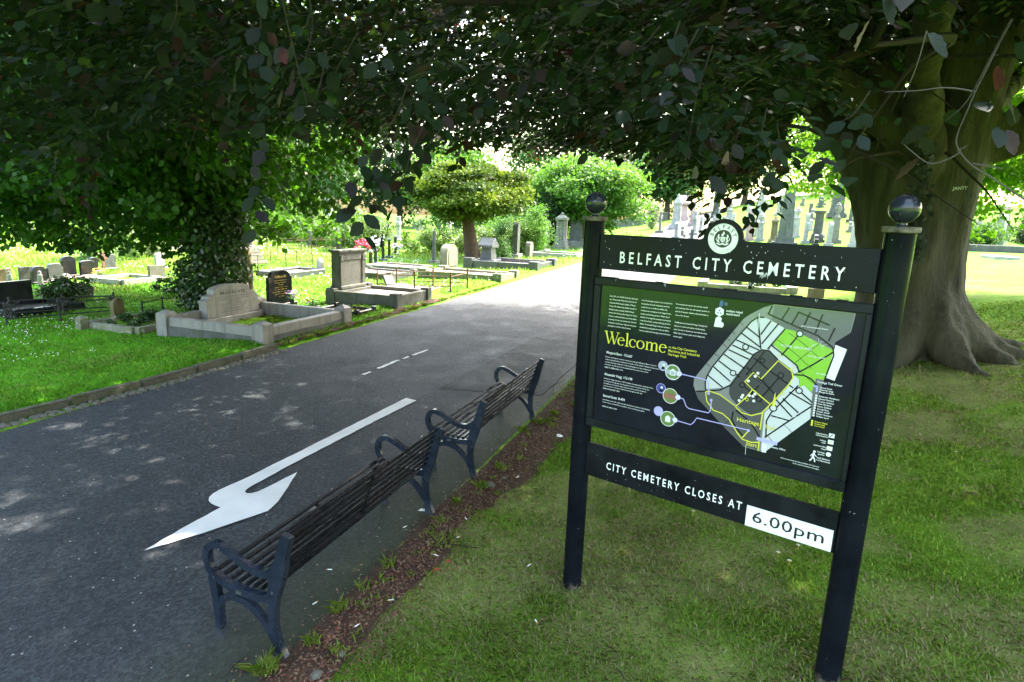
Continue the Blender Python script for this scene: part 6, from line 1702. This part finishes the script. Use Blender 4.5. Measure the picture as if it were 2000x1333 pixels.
for mb in TWS:
    mb.v = [(p[0] - TBX, p[1] - TBY, p[2] - TBZ) for p in mb.v]
    mb.build('bough', M_TWIG, beech, smooth=True)
M_PTWIG = plain('pale_twig', (.075, .064, .052), .8, .2)
for l in BARE:
    bt = MB(); rows = smooth_path(l, 4); bt.tube([(r[0] - TBX, r[1] - TBY, r[2] - TBZ) for r in rows], [.0028 - .0017 * i / len(rows) for i in range(len(rows))], 5); bt.build('bare_twig', M_PTWIG, beech, smooth=True)

# ---------------------------------------------------------------- other trees and shrubs
def cloud(cen, rad, n, leaf, clumps, csize, flat=.55, shell=.55, droop=.2):
    """leaves gathered in clumps spread through an ellipsoid"""
    d = unit(rng.normal(0, 1, (clumps, 3)))
    rr = (shell + (1 - shell) * rng.random((clumps, 1))) 
    rr = np.where(rng.random((clumps, 1)) < .25, rr * rng.random((clumps, 1)), rr)
    cc = d * rr * rng.uniform(.78, 1.14, (clumps, 1))
    cr_ = rng.random(clumps)
    i = rng.integers(0, clumps, n)
    off = rng.normal(0, 1, (n, 3)) * np.array([1, 1, flat]) * csize * rng.uniform(.6, 1.2, (clumps, 1))[i]
    P = np.asarray(cen) + cc[i] * np.asarray(rad) + off
    out = unit(P - np.asarray(cen))
    N = unit(out * .55 + np.array([0, 0, .7]) + rng.normal(0, .55, (n, 3)))
    A = unit(rng.normal(0, 1, (n, 3)) + out * .6 + np.array([0, 0, -droop]))
    L = leaf * rng.uniform(.6, 1.25, n)
    Rn = np.clip(cr_[i] * .6 + rng.random(n) * .4, 0, 1)
    return P, A, N, L, Rn

def branches(base, top, n, spread, r0):
    mb = MB()
    b, t_ = Vector(base), Vector(top)
    mid = (b + t_) / 2 + Vector((random.uniform(-.1, .1), random.uniform(-.1, .1), 0)) * (t_ - b).length * .3
    mb.tube([tuple(b - Vector((0, 0, .15))), tuple(b + (mid - b) * .12), tuple(b + (mid - b) * .5), tuple(mid), tuple(t_)], [r0 * 1.5, r0 * 1.1, r0 * .92, r0 * .8, r0 * .35], 10)
    for k in range(n):
        f = random.uniform(.62, 1.0); s = b + (t_ - b) * f; a = random.uniform(0, 6.28)
        e = s + Vector((math.cos(a) * spread[0] * random.uniform(.5, .95), math.sin(a) * spread[1] * random.uniform(.5, .95), spread[2] * random.uniform(-.05, .7)))
        m_ = (s + e) / 2 + Vector((0, 0, .12 * (e - s).length))
        mb.tube([tuple(s), tuple(m_), tuple(e)], [r0 * .42, r0 * .25, r0 * .07], 6)
    return mb

G_MAPLE = leafmat('maple_leaf', [(.010, .032, .005), (.020, .060, .007), (.034, .088, .010), (.052, .115, .014)], [(.035, .12, .004), (.07, .20, .006), (.13, .32, .010)], .5, .36, .22)
G_LIME = leafmat('lime_leaf', [(.03, .085, .008), (.055, .13, .010), (.085, .18, .014)], [(.12, .34, .010), (.20, .46, .015), (.28, .54, .03)], .5, .45, .25)
G_YEW = leafmat('yew_foliage', [(.014, .038, .006), (.045, .085, .008), (.105, .165, .012), (.20, .245, .022)], [(.05, .11, .008), (.20, .28, .015)], .6, .24, .25)
G_LIGHT = leafmat('light_leaf', [(.026, .080, .010), (.045, .120, .013), (.075, .165, .02)], [(.10, .27, .02), (.17, .36, .03)], .5, .40, .2)
G_MID = leafmat('mid_leaf', [(.020, .058, .014), (.034, .088, .018), (.050, .115, .024)], [(.06, .17, .02), (.10, .23, .03)], .55, .35, .25)
G_DARK = leafmat('dark_leaf', [(.010, .026, .009), (.018, .042, .012), (.03, .06, .018)], [(.03, .09, .012), (.05, .12, .015)], .45, .25, .3)
G_BUSH = leafmat('bush_leaf', [(.030, .075, .009), (.055, .125, .014), (.12, .20, .03)], [(.10, .23, .015), (.19, .30, .03)], .45, .35, .4)
G_IVY = leafmat('ivy_leaf', [(.012, .034, .009), (.022, .055, .012), (.035, .08, .018)], [(.03, .09, .01), (.06, .15, .012)], .34, .22, .5)
G_YELLOW = leafmat('golden_leaf', [(.10, .16, .02), (.16, .21, .03), (.22, .25, .05)], [(.22, .30, .03)], .5, .35, .3)

def tree(label, x, y, cz, rad, n, leaf, clumps, csize, mat, r0, bark=M_BARK, name='tree', lean=(0, 0), group=None, flat=.55, nb=9, shell=.55, bz=None, cat='tree', offs=(0, 0), droop=.2, zmin=None):
    z0 = float(ground(x, y))
    r = thing(name, label, cat, (x, y, z0), 0, group)
    mb = branches((0, 0, 0), (lean[0] + offs[0], lean[1] + offs[1], cz - z0 + rad[2] * .35), nb, (rad[0], rad[1], rad[2] * .6), r0)
    mb.build('trunk', bark, r, smooth=True)
    P, A, N, L, Rn = cloud((x + offs[0], y + offs[1], cz), rad, n, leaf, clumps, csize, flat, shell, droop)
    zl = ground(P[:, 0], P[:, 1]) + .1
    if zmin is not None: zl = np.maximum(zl, zmin + .5 * (fbm(P[:, 0] * .9, P[:, 1] * .9) - .5))
    ok = P[:, 2] > zl
    leaf_mesh('crown', P[ok], A[ok], N[ok], L[ok], Rn[ok], mat, r, .8, False, (x, y, z0))
    return r

def shrub(label, s, t, rad, n, leaf, mat, name='shrub', zc=None, clumps=None, group=None, cat='shrub', hidden=0):
    x, y = XY(s, t); z0 = float(ground(x, y))
    r = thing(name, label, cat, (x, y, z0), 0, group)
    P, A, N, L, Rn = cloud((x, y, z0 + (rad[2] * .75 if zc is None else zc)), rad, n, leaf, clumps or max(12, n // 120), min(rad) * .22, .8, .6)
    ok = P[:, 2] > ground(P[:, 0], P[:, 1]) + .01
    leaf_mesh('foliage', P[ok], A[ok], N[ok], L[ok], Rn[ok], mat, r, .75, False, (x, y, z0))
    mb = MB()
    for k in range(5):
        a = k * 1.26; mb.tube([(0, 0, -.05), (.25 * rad[0] * math.cos(a), .25 * rad[1] * math.sin(a), rad[2] * .6), (.6 * rad[0] * math.cos(a), .6 * rad[1] * math.sin(a), rad[2] * 1.1)], [.025 * rad[2] + .008, .015 * rad[2] + .005, .004], 5)
    mb.build('stems', M_BARK, r)
    return r

# dark sycamore on the left, its trunk wrapped in ivy
lm = tree('dense dark green sycamore with low crown over the left graves', -7.25, 15.05, 5.1, (6.2, 4.8, 4.3), 122000, .162, 620, .42, G_MAPLE, .30, M_BARK, 'sycamore_tree', (0, 0), None, .5, 22, .62, offs=(-2.5, .5), droop=.6, zmin=1.55)
x0, y0, z0 = lm.location
n = 9000
th_ = rng.random(n) * 2 * np.pi; hh_ = rng.random(n); rr_ = (.40 + .35 * np.sin(hh_ * 3.0)) * (.6 + .5 * rng.random(n)) + .35 * (hh_ < .35) * rng.random(n)
P = np.stack([x0 + rr_ * np.cos(th_) - .45 * (1 - hh_), y0 + rr_ * np.sin(th_), z0 + hh_ * 3.2], -1)
out = np.stack([np.cos(th_), np.sin(th_), np.full(n, .3)], -1)
leaf_mesh('ivy', P, unit(rng.normal(0, .6, (n, 3)) + np.array([0, 0, -.7])), unit(out + rng.normal(0, .4, (n, 3))), rng.uniform(.06, .12, n), rng.random(n), G_IVY, lm, .9, False, (x0, y0, z0))
st_ = thing('bare_trunk', 'pollarded brown trunk standing right of the ivy mass', 'tree trunk', at(-11.75, 12.15))
mb = MB(); mb.tube([(0, 0, -.2), (0, 0, .3), (.03, 0, 1.0), (-.02, 0, 1.7), (-.04, .0, 1.85)], [.26, .20, .18, .16, .07], 12); mb.build('trunk', M_BROWN, st_, smooth=True)
# golden yew by the verge
tree('spreading golden-green yew with leaning brown trunk on the left verge', -2.25, 32.4, 3.75, (3.35, 2.9, 1.55), 56000, .16, 120, .33, G_YEW, .40, M_YEWBARK, 'yew_tree', (-.55, 0), None, .36, 12, .5, offs=(-.25, 0), droop=-.3)
# fresh green maple behind the monuments
tree('fresh light green maple behind the verge monuments', 5.2, 47.5, 4.6, (4.9, 4.2, 3.0), 52000, .22, 260, .55, G_LIGHT, .34, M_BARK, 'maple_tree', (0, 0), None, .4, 14)
# sunlit tree behind the beech trunk
tree('sunlit green tree with level branches behind the beech trunk', 12.6, 17.6, 6.0, (5.8, 4.6, 3.4), 52000, .14, 300, .50, G_LIME, .28, M_BARK, 'lime_tree', (0, 0), None, .3, 16, .5)
# distant trees, one by one
far = [(-62, 52, 7, (9, 7, 6.5), G_MID, 'rounded mid-green tree at the far left of the field'), (-46, 66, 8, (8, 7, 7), G_LIGHT, 'pale green tree behind the left graves'), (-34, 74, 8.5, (8, 7, 7.5), G_MID, 'broad mid-green tree left of centre in the distance'), (-23, 70, 7.4, (6.5, 6, 6), G_MID, 'hazy green tree behind the crimson flowers'), (-16, 84, 8, (7, 6, 7), G_DARK, 'dark evergreen far behind the golden yew'), (-8, 78, 6.5, (5.5, 5, 5.2), G_LIGHT, 'light green tree just left behind the golden yew'),
       (4, 92, 8.5, (8, 6, 7), G_MID, 'mid-green tree behind the fresh maple'), (16, 100, 9.5, (8, 6, 7), G_DARK, 'dark tree with leaning stem at the top of the slope'), (27, 104, 11, (9, 7, 7.5), G_LIGHT, 'pale green tree on the skyline behind the crest'), (36, 98, 11, (8, 6, 7), G_MID, 'mid-green tree on the skyline left of the obelisk'), (46, 92, 11.5, (8, 6, 7), G_LIGHT, 'light tree on the skyline right of the obelisk'), (58, 84, 11.5, (9, 7, 7), G_DARK, 'dark tree on the skyline behind the big trunk'), (68, 70, 11, (9, 8, 7.5), G_MID, 'green tree at the right end of the skyline'), (46, 52, 7.5, (4.5, 4, 3.6), G_YELLOW, 'yellow-green tree over the white stones at far right'), (-75, 34, 6.5, (9, 8, 6), G_DARK, 'dark tree beyond the far left shrubs'), (22, 90, 8, (5, 5, 4.5), G_MID, 'low green tree behind the pinkish tomb'), (-52, 40, 5.5, (6, 5, 4.5), G_LIGHT, 'light green tree behind the far left headstones')]
for (x, y, cz, rad, m, lab) in far:
    cz = cz + float(ground(x, y)) * .6
    tree(lab, x, y, cz, rad, 9500, .50, 150, .95, m, .4, M_BARK, 'distant_tree', (0, 0), None, .6, 8, .55)
# shrubs among the graves
shrub('dark leafy bush beside the black headstone on the left lawn', -15.6, 10.1, (.55, .55, .42), 2600, .075, G_IVY)
shrub('glossy round evergreen bush behind the big carved headstone', -20.3, 29.9, (1.75, 1.6, 1.35), 15000, .10, G_BUSH)
shrub('bright green bush in the field behind the far left row', -24.5, 17.8, (1.5, 1.4, .9), 7000, .10, G_BUSH)
shrub('yellow-green bush right of the bright one behind the left row', -25.0, 20.5, (1.5, 1.2, .85), 7000, .10, G_YELLOW)
shrub('ivy and weeds filling the low mossy plot', -11.65, 9.2, (.65, .75, .16), 2600, .06, G_IVY, 'ivy_patch', .1)
shrub('ivy clump right of the low iron rail behind the plot', -14.4, 12.6, (.9, .7, .30), 2400, .07, G_IVY, 'ivy_patch', .2)
shrub('ivy-smothered headstone beside the yew trunk', -12.0, 33.8, (.75, .7, 1.1), 7000, .09, G_BUSH, 'ivy_mound', 1.0)
shrub('broad ivy mound behind the tall slim stone', -12.8, 36.2, (2.0, 1.3, 1.25), 12000, .10, G_MID, 'ivy_mound', 1.1)
shrub('tall ivy-clad pillar behind the tall slim stone', -11.4, 35.0, (.8, .8, 1.6), 7000, .10, G_LIGHT, 'ivy_mound', 1.4)
shrub('dark upright yew bush left of the verge monuments', -13.6, 44.0, (1.6, 1.4, 2.2), 11000, .12, G_DARK, 'yew_bush', 1.9)
shrub('feathery pale shrub behind the long black kerb', -16.0, 31.0, (2.4, 1.6, .8), 9000, .11, G_BUSH)
shrub('round bright shrub left of the yew trunk', -15.0, 34.5, (1.6, 1.4, .9), 8000, .11, G_BUSH)
shrub('low green shrub under the yew beside the gabled monument', -12.0, 30.6, (.7, .8, .6), 4000, .08, G_MID)
shrub('yellow-green ivy column on the far slope', -8.4, 66.0, (.75, .75, 1.6), 5000, .14, G_YELLOW, 'ivy_mound', 1.5)
shrub('ivy spilling over the broken pale kerb under the name board', .9, 21.9, (1.1, .45, .28), 2600, .07, G_IVY, 'ivy_patch', .25)
shrub('rounded hedge bush between the white stones right of the trunk', 14.6, 47.0, (1.6, 1.2, .8), 7000, .11, G_MID)
shrub('dark bush at the right edge among the white stones', 18.6, 50.5, (1.2, 1.2, 1.0), 6000, .12, G_DARK)
shrub('pale shrub in the middle of the far left field', -27.0, 33.5, (2.6, 2.0, 1.2), 9000, .14, G_BUSH)
shrub('loose green shrub beyond the sunny railings', -23.5, 31.0, (1.5, 1.3, .9), 7000, .11, G_LIGHT)
shrub('wide green thicket behind the far left field', -42.0, 44.0, (7, 4, 2.2), 14000, .24, G_LIGHT, 'thicket')
shrub('dark green thicket left of the yew in the distance', -24.0, 56.0, (6, 4, 2.2), 14000, .24, G_MID, 'thicket')
shrub('bright thicket behind the yew trunk', -16.0, 46.0, (3.5, 2.5, 1.6), 12000, .18, G_LIGHT, 'thicket')

# ================================================================ GRASS, LITTER, SMALL THINGS
def grass_material(name='grass_blade', cols=((.080, .18, .008), (.155, .295, .012), (.29, .41, .04))):
    m, nt, b = newmat(name)
    a = nt.nodes.new('ShaderNodeAttribute'); a.attribute_name = 'rnd'
    d = nt.nodes.new('ShaderNodeAttribute'); d.attribute_name = 'dry'
    g = ramp(nt, a.outputs['Fac'], [(0, cols[0]), (.45, cols[1]), (1, cols[2])])
    s_ = ramp(nt, a.outputs['Fac'], [(0, (.22, .155, .075)), (1, (.46, .38, .20))])
    c = mixc(nt, d.outputs['Fac'], g, s_)
    nt.links.new(c, b.inputs['Base Color']); spec(b, .55, .25)
    tr_ = nt.nodes.new('ShaderNodeBsdfTranslucent'); nt.links.new(c, tr_.inputs[0])
    mx = nt.nodes.new('ShaderNodeMixShader'); mx.inputs[0].default_value = .3
    nt.links.new(b.outputs[0], mx.inputs[1]); nt.links.new(tr_.outputs[0], mx.inputs[2])
    nt.links.new(mx.outputs[0], nt.nodes['Material Output'].inputs[0])
    return m
M_GRASS = grass_material()
M_LUSH = grass_material('lush_grass_blade', ((.050, .19, .004), (.095, .31, .006), (.19, .41, .02)))
def grass(name, n, rmin, rmax, az0, az1, okf, hmul, label, mat=M_GRASS):
    r = np.exp(rng.uniform(math.log(rmin), math.log(rmax), n)); az = np.radians(rng.uniform(az0, az1, n))
    x = r * np.sin(az); y = r * np.cos(az)
    s, t = ST(x, y)
    ok = okf(s, t, x, y)
    x, y, r, s, t = (q[ok] for q in (x, y, r, s, t))
    dp = dryness(x, y)
    thin = rng.random(len(x)) < .45 * np.clip((dp - .35) * 1.8, 0, 1)
    x, y, r, s, t, dp = (q[~thin] for q in (x, y, r, s, t, dp))
    n = len(x)
    tuft = fbm(x * 1.6 + 20, y * 1.6, 0, 2)
    h = (.018 + .028 * rng.random(n)) * (.6 + 1.1 * np.clip(tuft - .25, 0, 1)) * hmul * (1 - .35 * dp) * np.clip(1 + .03 * r, 1, 1.5)
    w = np.maximum(.0024, .00085 * r) * rng.uniform(.7, 1.3, n)
    a = rng.random(n) * 2 * np.pi; lean = rng.uniform(.25, 1.15, n) + .3 * dp
    z = lawn_z(s, t, x, y) - .004
    dx, dy = np.cos(a), np.sin(a)
    B = np.stack([x, y, z], -1); D = np.stack([dx, dy, 0 * dx], -1); W_ = np.stack([-dy, dx, 0 * dx], -1) * w[:, None]
    h1 = h[:, None]; l1 = lean[:, None]
    mid = B + np.array([0, 0, 1.0]) * h1 * .6 + D * h1 * .30 * l1
    tip = B + np.array([0, 0, 1.0]) * h1 * (1.05 - .25 * l1) + D * h1 * .95 * l1
    V = np.stack([B - W_, B + W_, mid + W_ * .8, tip, mid - W_ * .8], 1).reshape(-1, 3)
    F_ = np.arange(n * 5).reshape(-1, 5)
    rn = np.clip(.65 * rng.random(n) + .5 * fbm(x * .9 + 50, y * .9, 0, 2) - .05, 0, 1)
    isdry = np.where(rng.random(n) < dp, rng.uniform(.6, 1, n), rng.uniform(0, .25, n))
    o = np_mesh(name, V, F_, mat, None, {'rnd': np.repeat(rn, 5), 'dry': np.repeat(isdry, 5)})
    tag(o, label, 'grass', None, 'stuff')
    return o
grass('bank_grass', 235000, 1.7, 20, -32, 62, lambda s, t, x, y: s > -1.93 + .32 * smst((t - 3.5) / 4) + .16 * (vnoise(t * 1.9, 1.7) - .5) + .05 * rng.normal(0, 1, len(s)), 1.0, 'short patchy grass of the right-hand lawn under the beech')
grass('verge_grass', 100000, 6.0, 30, -62, -8, lambda s, t, x, y: (s < np.where(t < 8.7, -7.72, -7.72) + .03 * rng.normal(0, 1, len(s))) & ~((s > -10.6) & (s < -8.1) & (t > 8.75) & (t < 11.05) & (rng.random(len(s)) < .2)), 1.2, 'bright green grass around the graves left of the road', M_LUSH)
# edge tufts in the litter strip
def tufts(name, spots, label):
    Vs, Rn, Dn = [], [], []
    for (s, t, k, hh) in spots:
        x, y = XY(s, t); z = float(ground(x, y)) + .012
        a = rng.random(k) * 6.28; l = rng.uniform(.3, 1.3, k); h = hh * rng.uniform(.5, 1.1, k); q = rng.normal(0, .025, (k, 2))
        B = np.stack([x + q[:, 0], y + q[:, 1], np.full(k, z)], -1); D = np.stack([np.cos(a), np.sin(a), 0 * a], -1); W_ = np.stack([-np.sin(a), np.cos(a), 0 * a], -1) * .0028
        mid = B + np.array([0, 0, 1.0]) * h[:, None] * .6 + D * (h * l * .35)[:, None]; tip = B + np.array([0, 0, 1.0]) * (h * (1.05 - .25 * l))[:, None] + D * (h * l)[:, None]
        Vs.append(np.stack([B - W_, B + W_, mid + W_ * .8, tip, mid - W_ * .8], 1).reshape(-1, 3)); Rn.append(rng.uniform(.4, 1, k)); Dn.append(rng.uniform(0, .35, k))
    V = np.concatenate(Vs); o = np_mesh(name, V, np.arange(len(V)).reshape(-1, 5), M_GRASS, None, {'rnd': np.repeat(np.concatenate(Rn), 5), 'dry': np.repeat(np.concatenate(Dn), 5)})
    tag(o, label, 'grass', None, 'stuff')
tufts('edge_tufts', [(-2.25 + random.uniform(-.03, .03), 2.35, 60, .10), (-2.18, 2.62, 30, .07), (-2.2, 2.95, 34, .09), (-2.19, 3.2, 20, .07), (-2.16, 3.5, 26, .08), (-2.1, 4.0, 16, .06), (-2.12, 4.6, 30, .07), (-2.05, 5.0, 26, .07), (-2.18, 6.55, 34, .08), (-2.1, 6.9, 44, .09), (-2.0, 7.3, 40, .09), (-1.85, 7.8, 50, .09), (-2.35, 2.1, 50, .06), (-2.3, 1.9, 40, .06)] + [(-2.0 + random.uniform(-.15, .15), random.uniform(1.8, 9), random.randint(6, 22), random.uniform(.03, .07)) for _ in range(60)] + [(-7.62 + random.uniform(-.05, .03), random.uniform(8.7, 20), random.randint(20, 60), random.uniform(.04, .10)) for _ in range(70)] + [(-10.5 + random.uniform(0, 2.3), random.uniform(8.85, 10.95), random.randint(10, 30), random.uniform(.05, .12)) for _ in range(90)], 'straggling grass tufts along the road edges and in the granite plot')
# long meadow grass and white clover heads in the sunny field
n = 60000
r = np.exp(rng.uniform(math.log(13), math.log(60), n)); az = np.radians(rng.uniform(-44, 12, n)); x = r * np.sin(az); y = r * np.cos(az); s, t = ST(x, y)
ok = ((s < -7.9) & (t > 11.5) & (fbm(x * .5, y * .5) > .42)) ; x, y, r = x[ok], y[ok], r[ok]; n = len(x)
a = rng.random(n) * 6.28; h = rng.uniform(.05, .15, n) * np.clip(r / 25, .7, 1.6); w = .0011 * r
z = ground(x, y); B = np.stack([x, y, z], -1); D = np.stack([np.cos(a), np.sin(a), 0 * a], -1); W_ = np.stack([-np.sin(a), np.cos(a), 0 * a], -1) * w[:, None]
V = np.stack([B - W_, B + W_, B + D * (h * .5)[:, None] + np.array([0, 0, 1.0]) * h[:, None]], 1).reshape(-1, 3)
o = np_mesh('meadow_grass', V, np.arange(n * 3).reshape(-1, 3), M_GRASS, None, {'rnd': np.repeat(rng.uniform(.15, .7, n), 3), 'dry': np.repeat(np.where(rng.random(n) < .25, .5, .08), 3)})
tag(o, 'long sunlit meadow grass among the graves left of the road', 'grass', None, 'stuff')
def dots(name, x, y, z, rad, mat, label, cat):
    n = len(x); k = 5
    V = np.stack([np.stack([x + rad * np.cos(2 * np.pi * j / k), y + rad * np.sin(2 * np.pi * j / k), z + 0 * x], -1) for j in range(k)] + [np.stack([x, y, z + rad * .9], -1)], 1)
    F_ = np.concatenate([np.stack([np.arange(n) * 6 + j, np.arange(n) * 6 + (j + 1) % k, np.arange(n) * 6 + 5], -1) for j in range(k)])
    o = np_mesh(name, V.reshape(-1, 3), F_, mat); tag(o, label, cat, None, 'stuff')
M_DAISY = plain('daisy', (.75, .75, .70), .6, .2)
n = 4200
r = np.exp(rng.uniform(math.log(12), math.log(45), n)); az = np.radians(rng.uniform(-44, 10, n)); x = r * np.sin(az); y = r * np.cos(az); s, t = ST(x, y)
ok = (s < -8.0) & (fbm(x * .35 + 4, y * .35) > .48); x, y, r = x[ok], y[ok], r[ok]
dots('daisies', x, y, ground(x, y) + .09, np.clip(.0009 * r, .012, .03), M_DAISY, 'white daisies and clover heads over the sunny grass', 'daisies')
# fallen leaves and crumbs on the soil strip
M_LITTER = leafmat('leaf_litter', [(.09, .03, .02), (.14, .055, .035), (.20, .10, .06), (.12, .075, .045), (.26, .17, .10)], [(.1, .04, .02)], .7, .08, .2)
n = 15000
t = rng.uniform(1.2, 10.2, n); s = -2.02 + rng.normal(0, .13, n) + .10 * smst((t - 4) / 4)
st2 = rng.random(n) < .06; s = np.where(st2, s + rng.normal(0, .35, n), s)
x, y = .9408 * s + .3389 * t, -.3389 * s + .9408 * t
z = ground(x, y) + .02 + .012 * rng.random(n)
inr = s < -2.2; z = np.where(inr, CAMZ - 2.656 + .0136 * y + .010, z)
leaf_mesh('leaf_litter', np.stack([x, y, z], -1), rng.normal(0, 1, (n, 3)) * np.array([1, 1, .25]), rng.normal(0, .35, (n, 3)) + np.array([0, 0, 1.0]), rng.uniform(.010, .030, n), rng.random(n), M_LITTER, None, .6)
tag(bpy.data.objects['leaf_litter'], 'brown bud scales and crumbled leaves along the road edge', 'leaf litter', None, 'stuff')
# grit scattered over the tarmac
n = 1400
s = rng.uniform(-7.4, -2.3, n); t = rng.uniform(1.5, 16, n); x, y = .9408 * s + .3389 * t, -.3389 * s + .9408 * t
dots('road_grit', x, y, CAMZ - 2.656 + .0136 * y + .004, rng.uniform(.003, .009, n), stone('grit', (.22, .21, .19), (.34, .32, .29), None, .9, 20), 'pale grit scattered over the tarmac', 'grit')
# cigarette ends, torn paper, red leaves, twigs, stones, each its own thing
M_PAPER = plain('paper', (.72, .72, .70), .7, .2); M_FILTER = plain('filter', (.45, .26, .10), .8, .2); M_RED = plain('red_leaf', (.42, .05, .02), .6, .3)
def road_z(y): return CAMZ - 2.656 + .0136 * y
mb = MB(); mb.tube([(-.020, 0, 0), (.010, 0, 0)], .004, 7, 0); mb.tube([(.0101, 0, 0), (.022, 0, 0)], .0041, 7, 1)
butt = None
spots = [(-1.94, 3.15), (-1.9, 3.75), (-1.86, 4.05), (-1.93, 4.35), (-2.4, 2.95), (-2.35, 4.05), (-2.75, 5.1), (-2.5, 5.6), (-1.8, 5.3), (-1.2, 3.9), (-.95, 3.3), (-2.55, 3.3), (-2.0, 2.85), (-1.95, 6.0), (-2.9, 3.6), (-3.2, 5.9)]
for (s, t) in spots:
    if butt is None: butt = o = mb.build('cigarette_end', [M_PAPER, M_FILTER])
    else: o = butt.copy(); C.objects.link(o)
    x, y = XY(s, t); o.location = (x, y, (road_z(y) + .012) if s < -2.22 else float(ground(x, y)) + .032); o.rotation_euler = (0, 0, random.uniform(0, 6.3))
    tag(o, 'discarded white cigarette end lying near the benches', 'cigarette end', 'cigarette ends on the ground')
for (s, t, sc, lab) in ((-1.72, 6.55, .05, 'crumpled scrap of white paper at the grass edge beyond the benches'), (-3.05, 9.3, .06, 'scrap of white paper on the dark tarmac patch behind the far bench'), (-2.35, 4.35, .045, 'flattened white wrapper by the far foot of the near bench'), (-4.75, 2.35, .03, 'pale fleck of paper on the tarmac left of the arrow')):
    mb = MB()
    k = 9; P_0 = [(sc * random.uniform(.5, 1) * math.cos(6.283 * j / k), sc * random.uniform(.4, .9) * math.sin(6.283 * j / k), random.uniform(0, .35) * sc) for j in range(k)]
    mb.add(P_0 + [(0, 0, sc * .45)], [(j, (j + 1) % k, k) for j in range(k)])
    o = mb.build('paper_scrap', M_PAPER); x, y = XY(s, t); o.location = (x, y, (road_z(y) + .010) if s < -2.22 else float(ground(x, y)) + .03); tag(o, lab, 'paper')
for (s, t, lab) in ((-1.83, 3.55, 'red leaf on the litter strip, left of its pair'), (-1.78, 3.68, 'red leaf on the litter strip, right of its pair'), (-1.78, 6.1, 'red leaf at the litter edge beside the far bench'), (1.45, 2.35, 'red leaf on the bare soil near the right post'), (2.1, 3.3, 'orange-red leaf at the right side of the lawn')):
    mb = MB(); mb.add([(0, 0, 0), (.012, .018, .004), (.010, .036, .006), (0, .05, .0), (-.010, .036, .007), (-.012, .018, .003)], [(0, 1, 2, 3, 4, 5)])
    o = mb.build('fallen_leaf', M_RED); x, y = XY(s, t); o.location = (x, y, float(ground(x, y)) + .035); o.rotation_euler = (random.uniform(-.2, .2), .1, random.uniform(0, 6)); tag(o, lab, 'leaf')
for (s, t, L_, lab) in ((-1.92, 2.75, .16, 'thin grey twig lying on the near end of the litter strip'), (-1.80, 3.95, .30, 'curved dark twig on the litter strip at the grass edge'), (-1.95, 4.7, .22, 'forked twig beside the far foot of the near bench'), (-2.45, 2.35, .22, 'reddish stalk on the tarmac under the near bench end'), (-.35, 3.0, .12, 'small curved twig on the grass before the notice board'), (-2.35, 8.4, .35, 'dry stick at the road edge past the far bench')):
    mb = MB(); mb.tube([(-L_ / 2, 0, .0), (-L_ * .2, L_ * .06, .008), (L_ * .15, L_ * .02, .004), (L_ / 2, L_ * .12, .006)], [.0035, .0045, .004, .002], 5)
    o = mb.build('twig', M_TWIG); x, y = XY(s, t); o.location = (x, y, (road_z(y) + .010) if s < -2.22 else float(ground(x, y)) + .03); o.rotation_euler = (0, 0, random.uniform(0, 6.3)); tag(o, lab, 'twig')
for (s, t, r_, lab) in ((-1.98, 2.42, .045, 'rounded grey stone half buried at the near end of the litter strip'), (-1.95, 2.62, .03, 'small flat stone beside the half buried one'), (-1.98, 5.05, .05, 'flat grey stone beside the gap between the benches'), (-1.92, 5.25, .035, 'round grey pebble by the flat stone between the benches'), (-2.02, 4.85, .03, 'pale pebble nearest the far foot of the near bench')):
    o = bpy.data.objects.new('stone', COB[int(t * 7) % 5]); C.objects.link(o); x, y = XY(s, t); o.location = (x, y, float(ground(x, y)) + .015); o.scale = (r_, r_ * .8, r_ * .55); o.rotation_euler = (0, 0, t * 3); tag(o, lab, 'stone')
for k, (s, t) in enumerate(((.55, 4.6), (.70, 4.75), (.62, 4.5), (.9, 4.9), (1.3, 8.3), (1.5, 8.1), (1.62, 8.6), (2.2, 7.7), (2.4, 7.2), (.2, 5.6), (-.1, 5.1), (3.1, 8.9), (-1.0, 4.6), (-.7, 5.4))):
    o = bpy.data.objects.new('daisy', DAISY) if k else None
    if k == 0:
        mb = MB(); mb.lathe([(.0015, -.03), (.0015, .0), (.004, .001), (.006, .004), (.002, .006)], n=8, mi=1)
        for j in range(11):
            a0 = 6.283 * j / 11; a1 = a0 + .42
            mb.add([(.004 * math.cos(a0), .004 * math.sin(a0), .003), (.013 * math.cos(a0), .013 * math.sin(a0), .005), (.013 * math.cos(a1), .013 * math.sin(a1), .005)], [(0, 1, 2)])
        o = mb.build('daisy', [M_DAISY, petalmat((.6, .45, .05))]); DAISY = o.data
    else: C.objects.link(o)
    x, y = XY(s, t); o.location = (x, y, float(ground(x, y)) + .045); o.scale = (1.2,) * 3; tag(o, 'single white daisy in the right-hand lawn', 'daisy', 'daisies in the right-hand lawn')
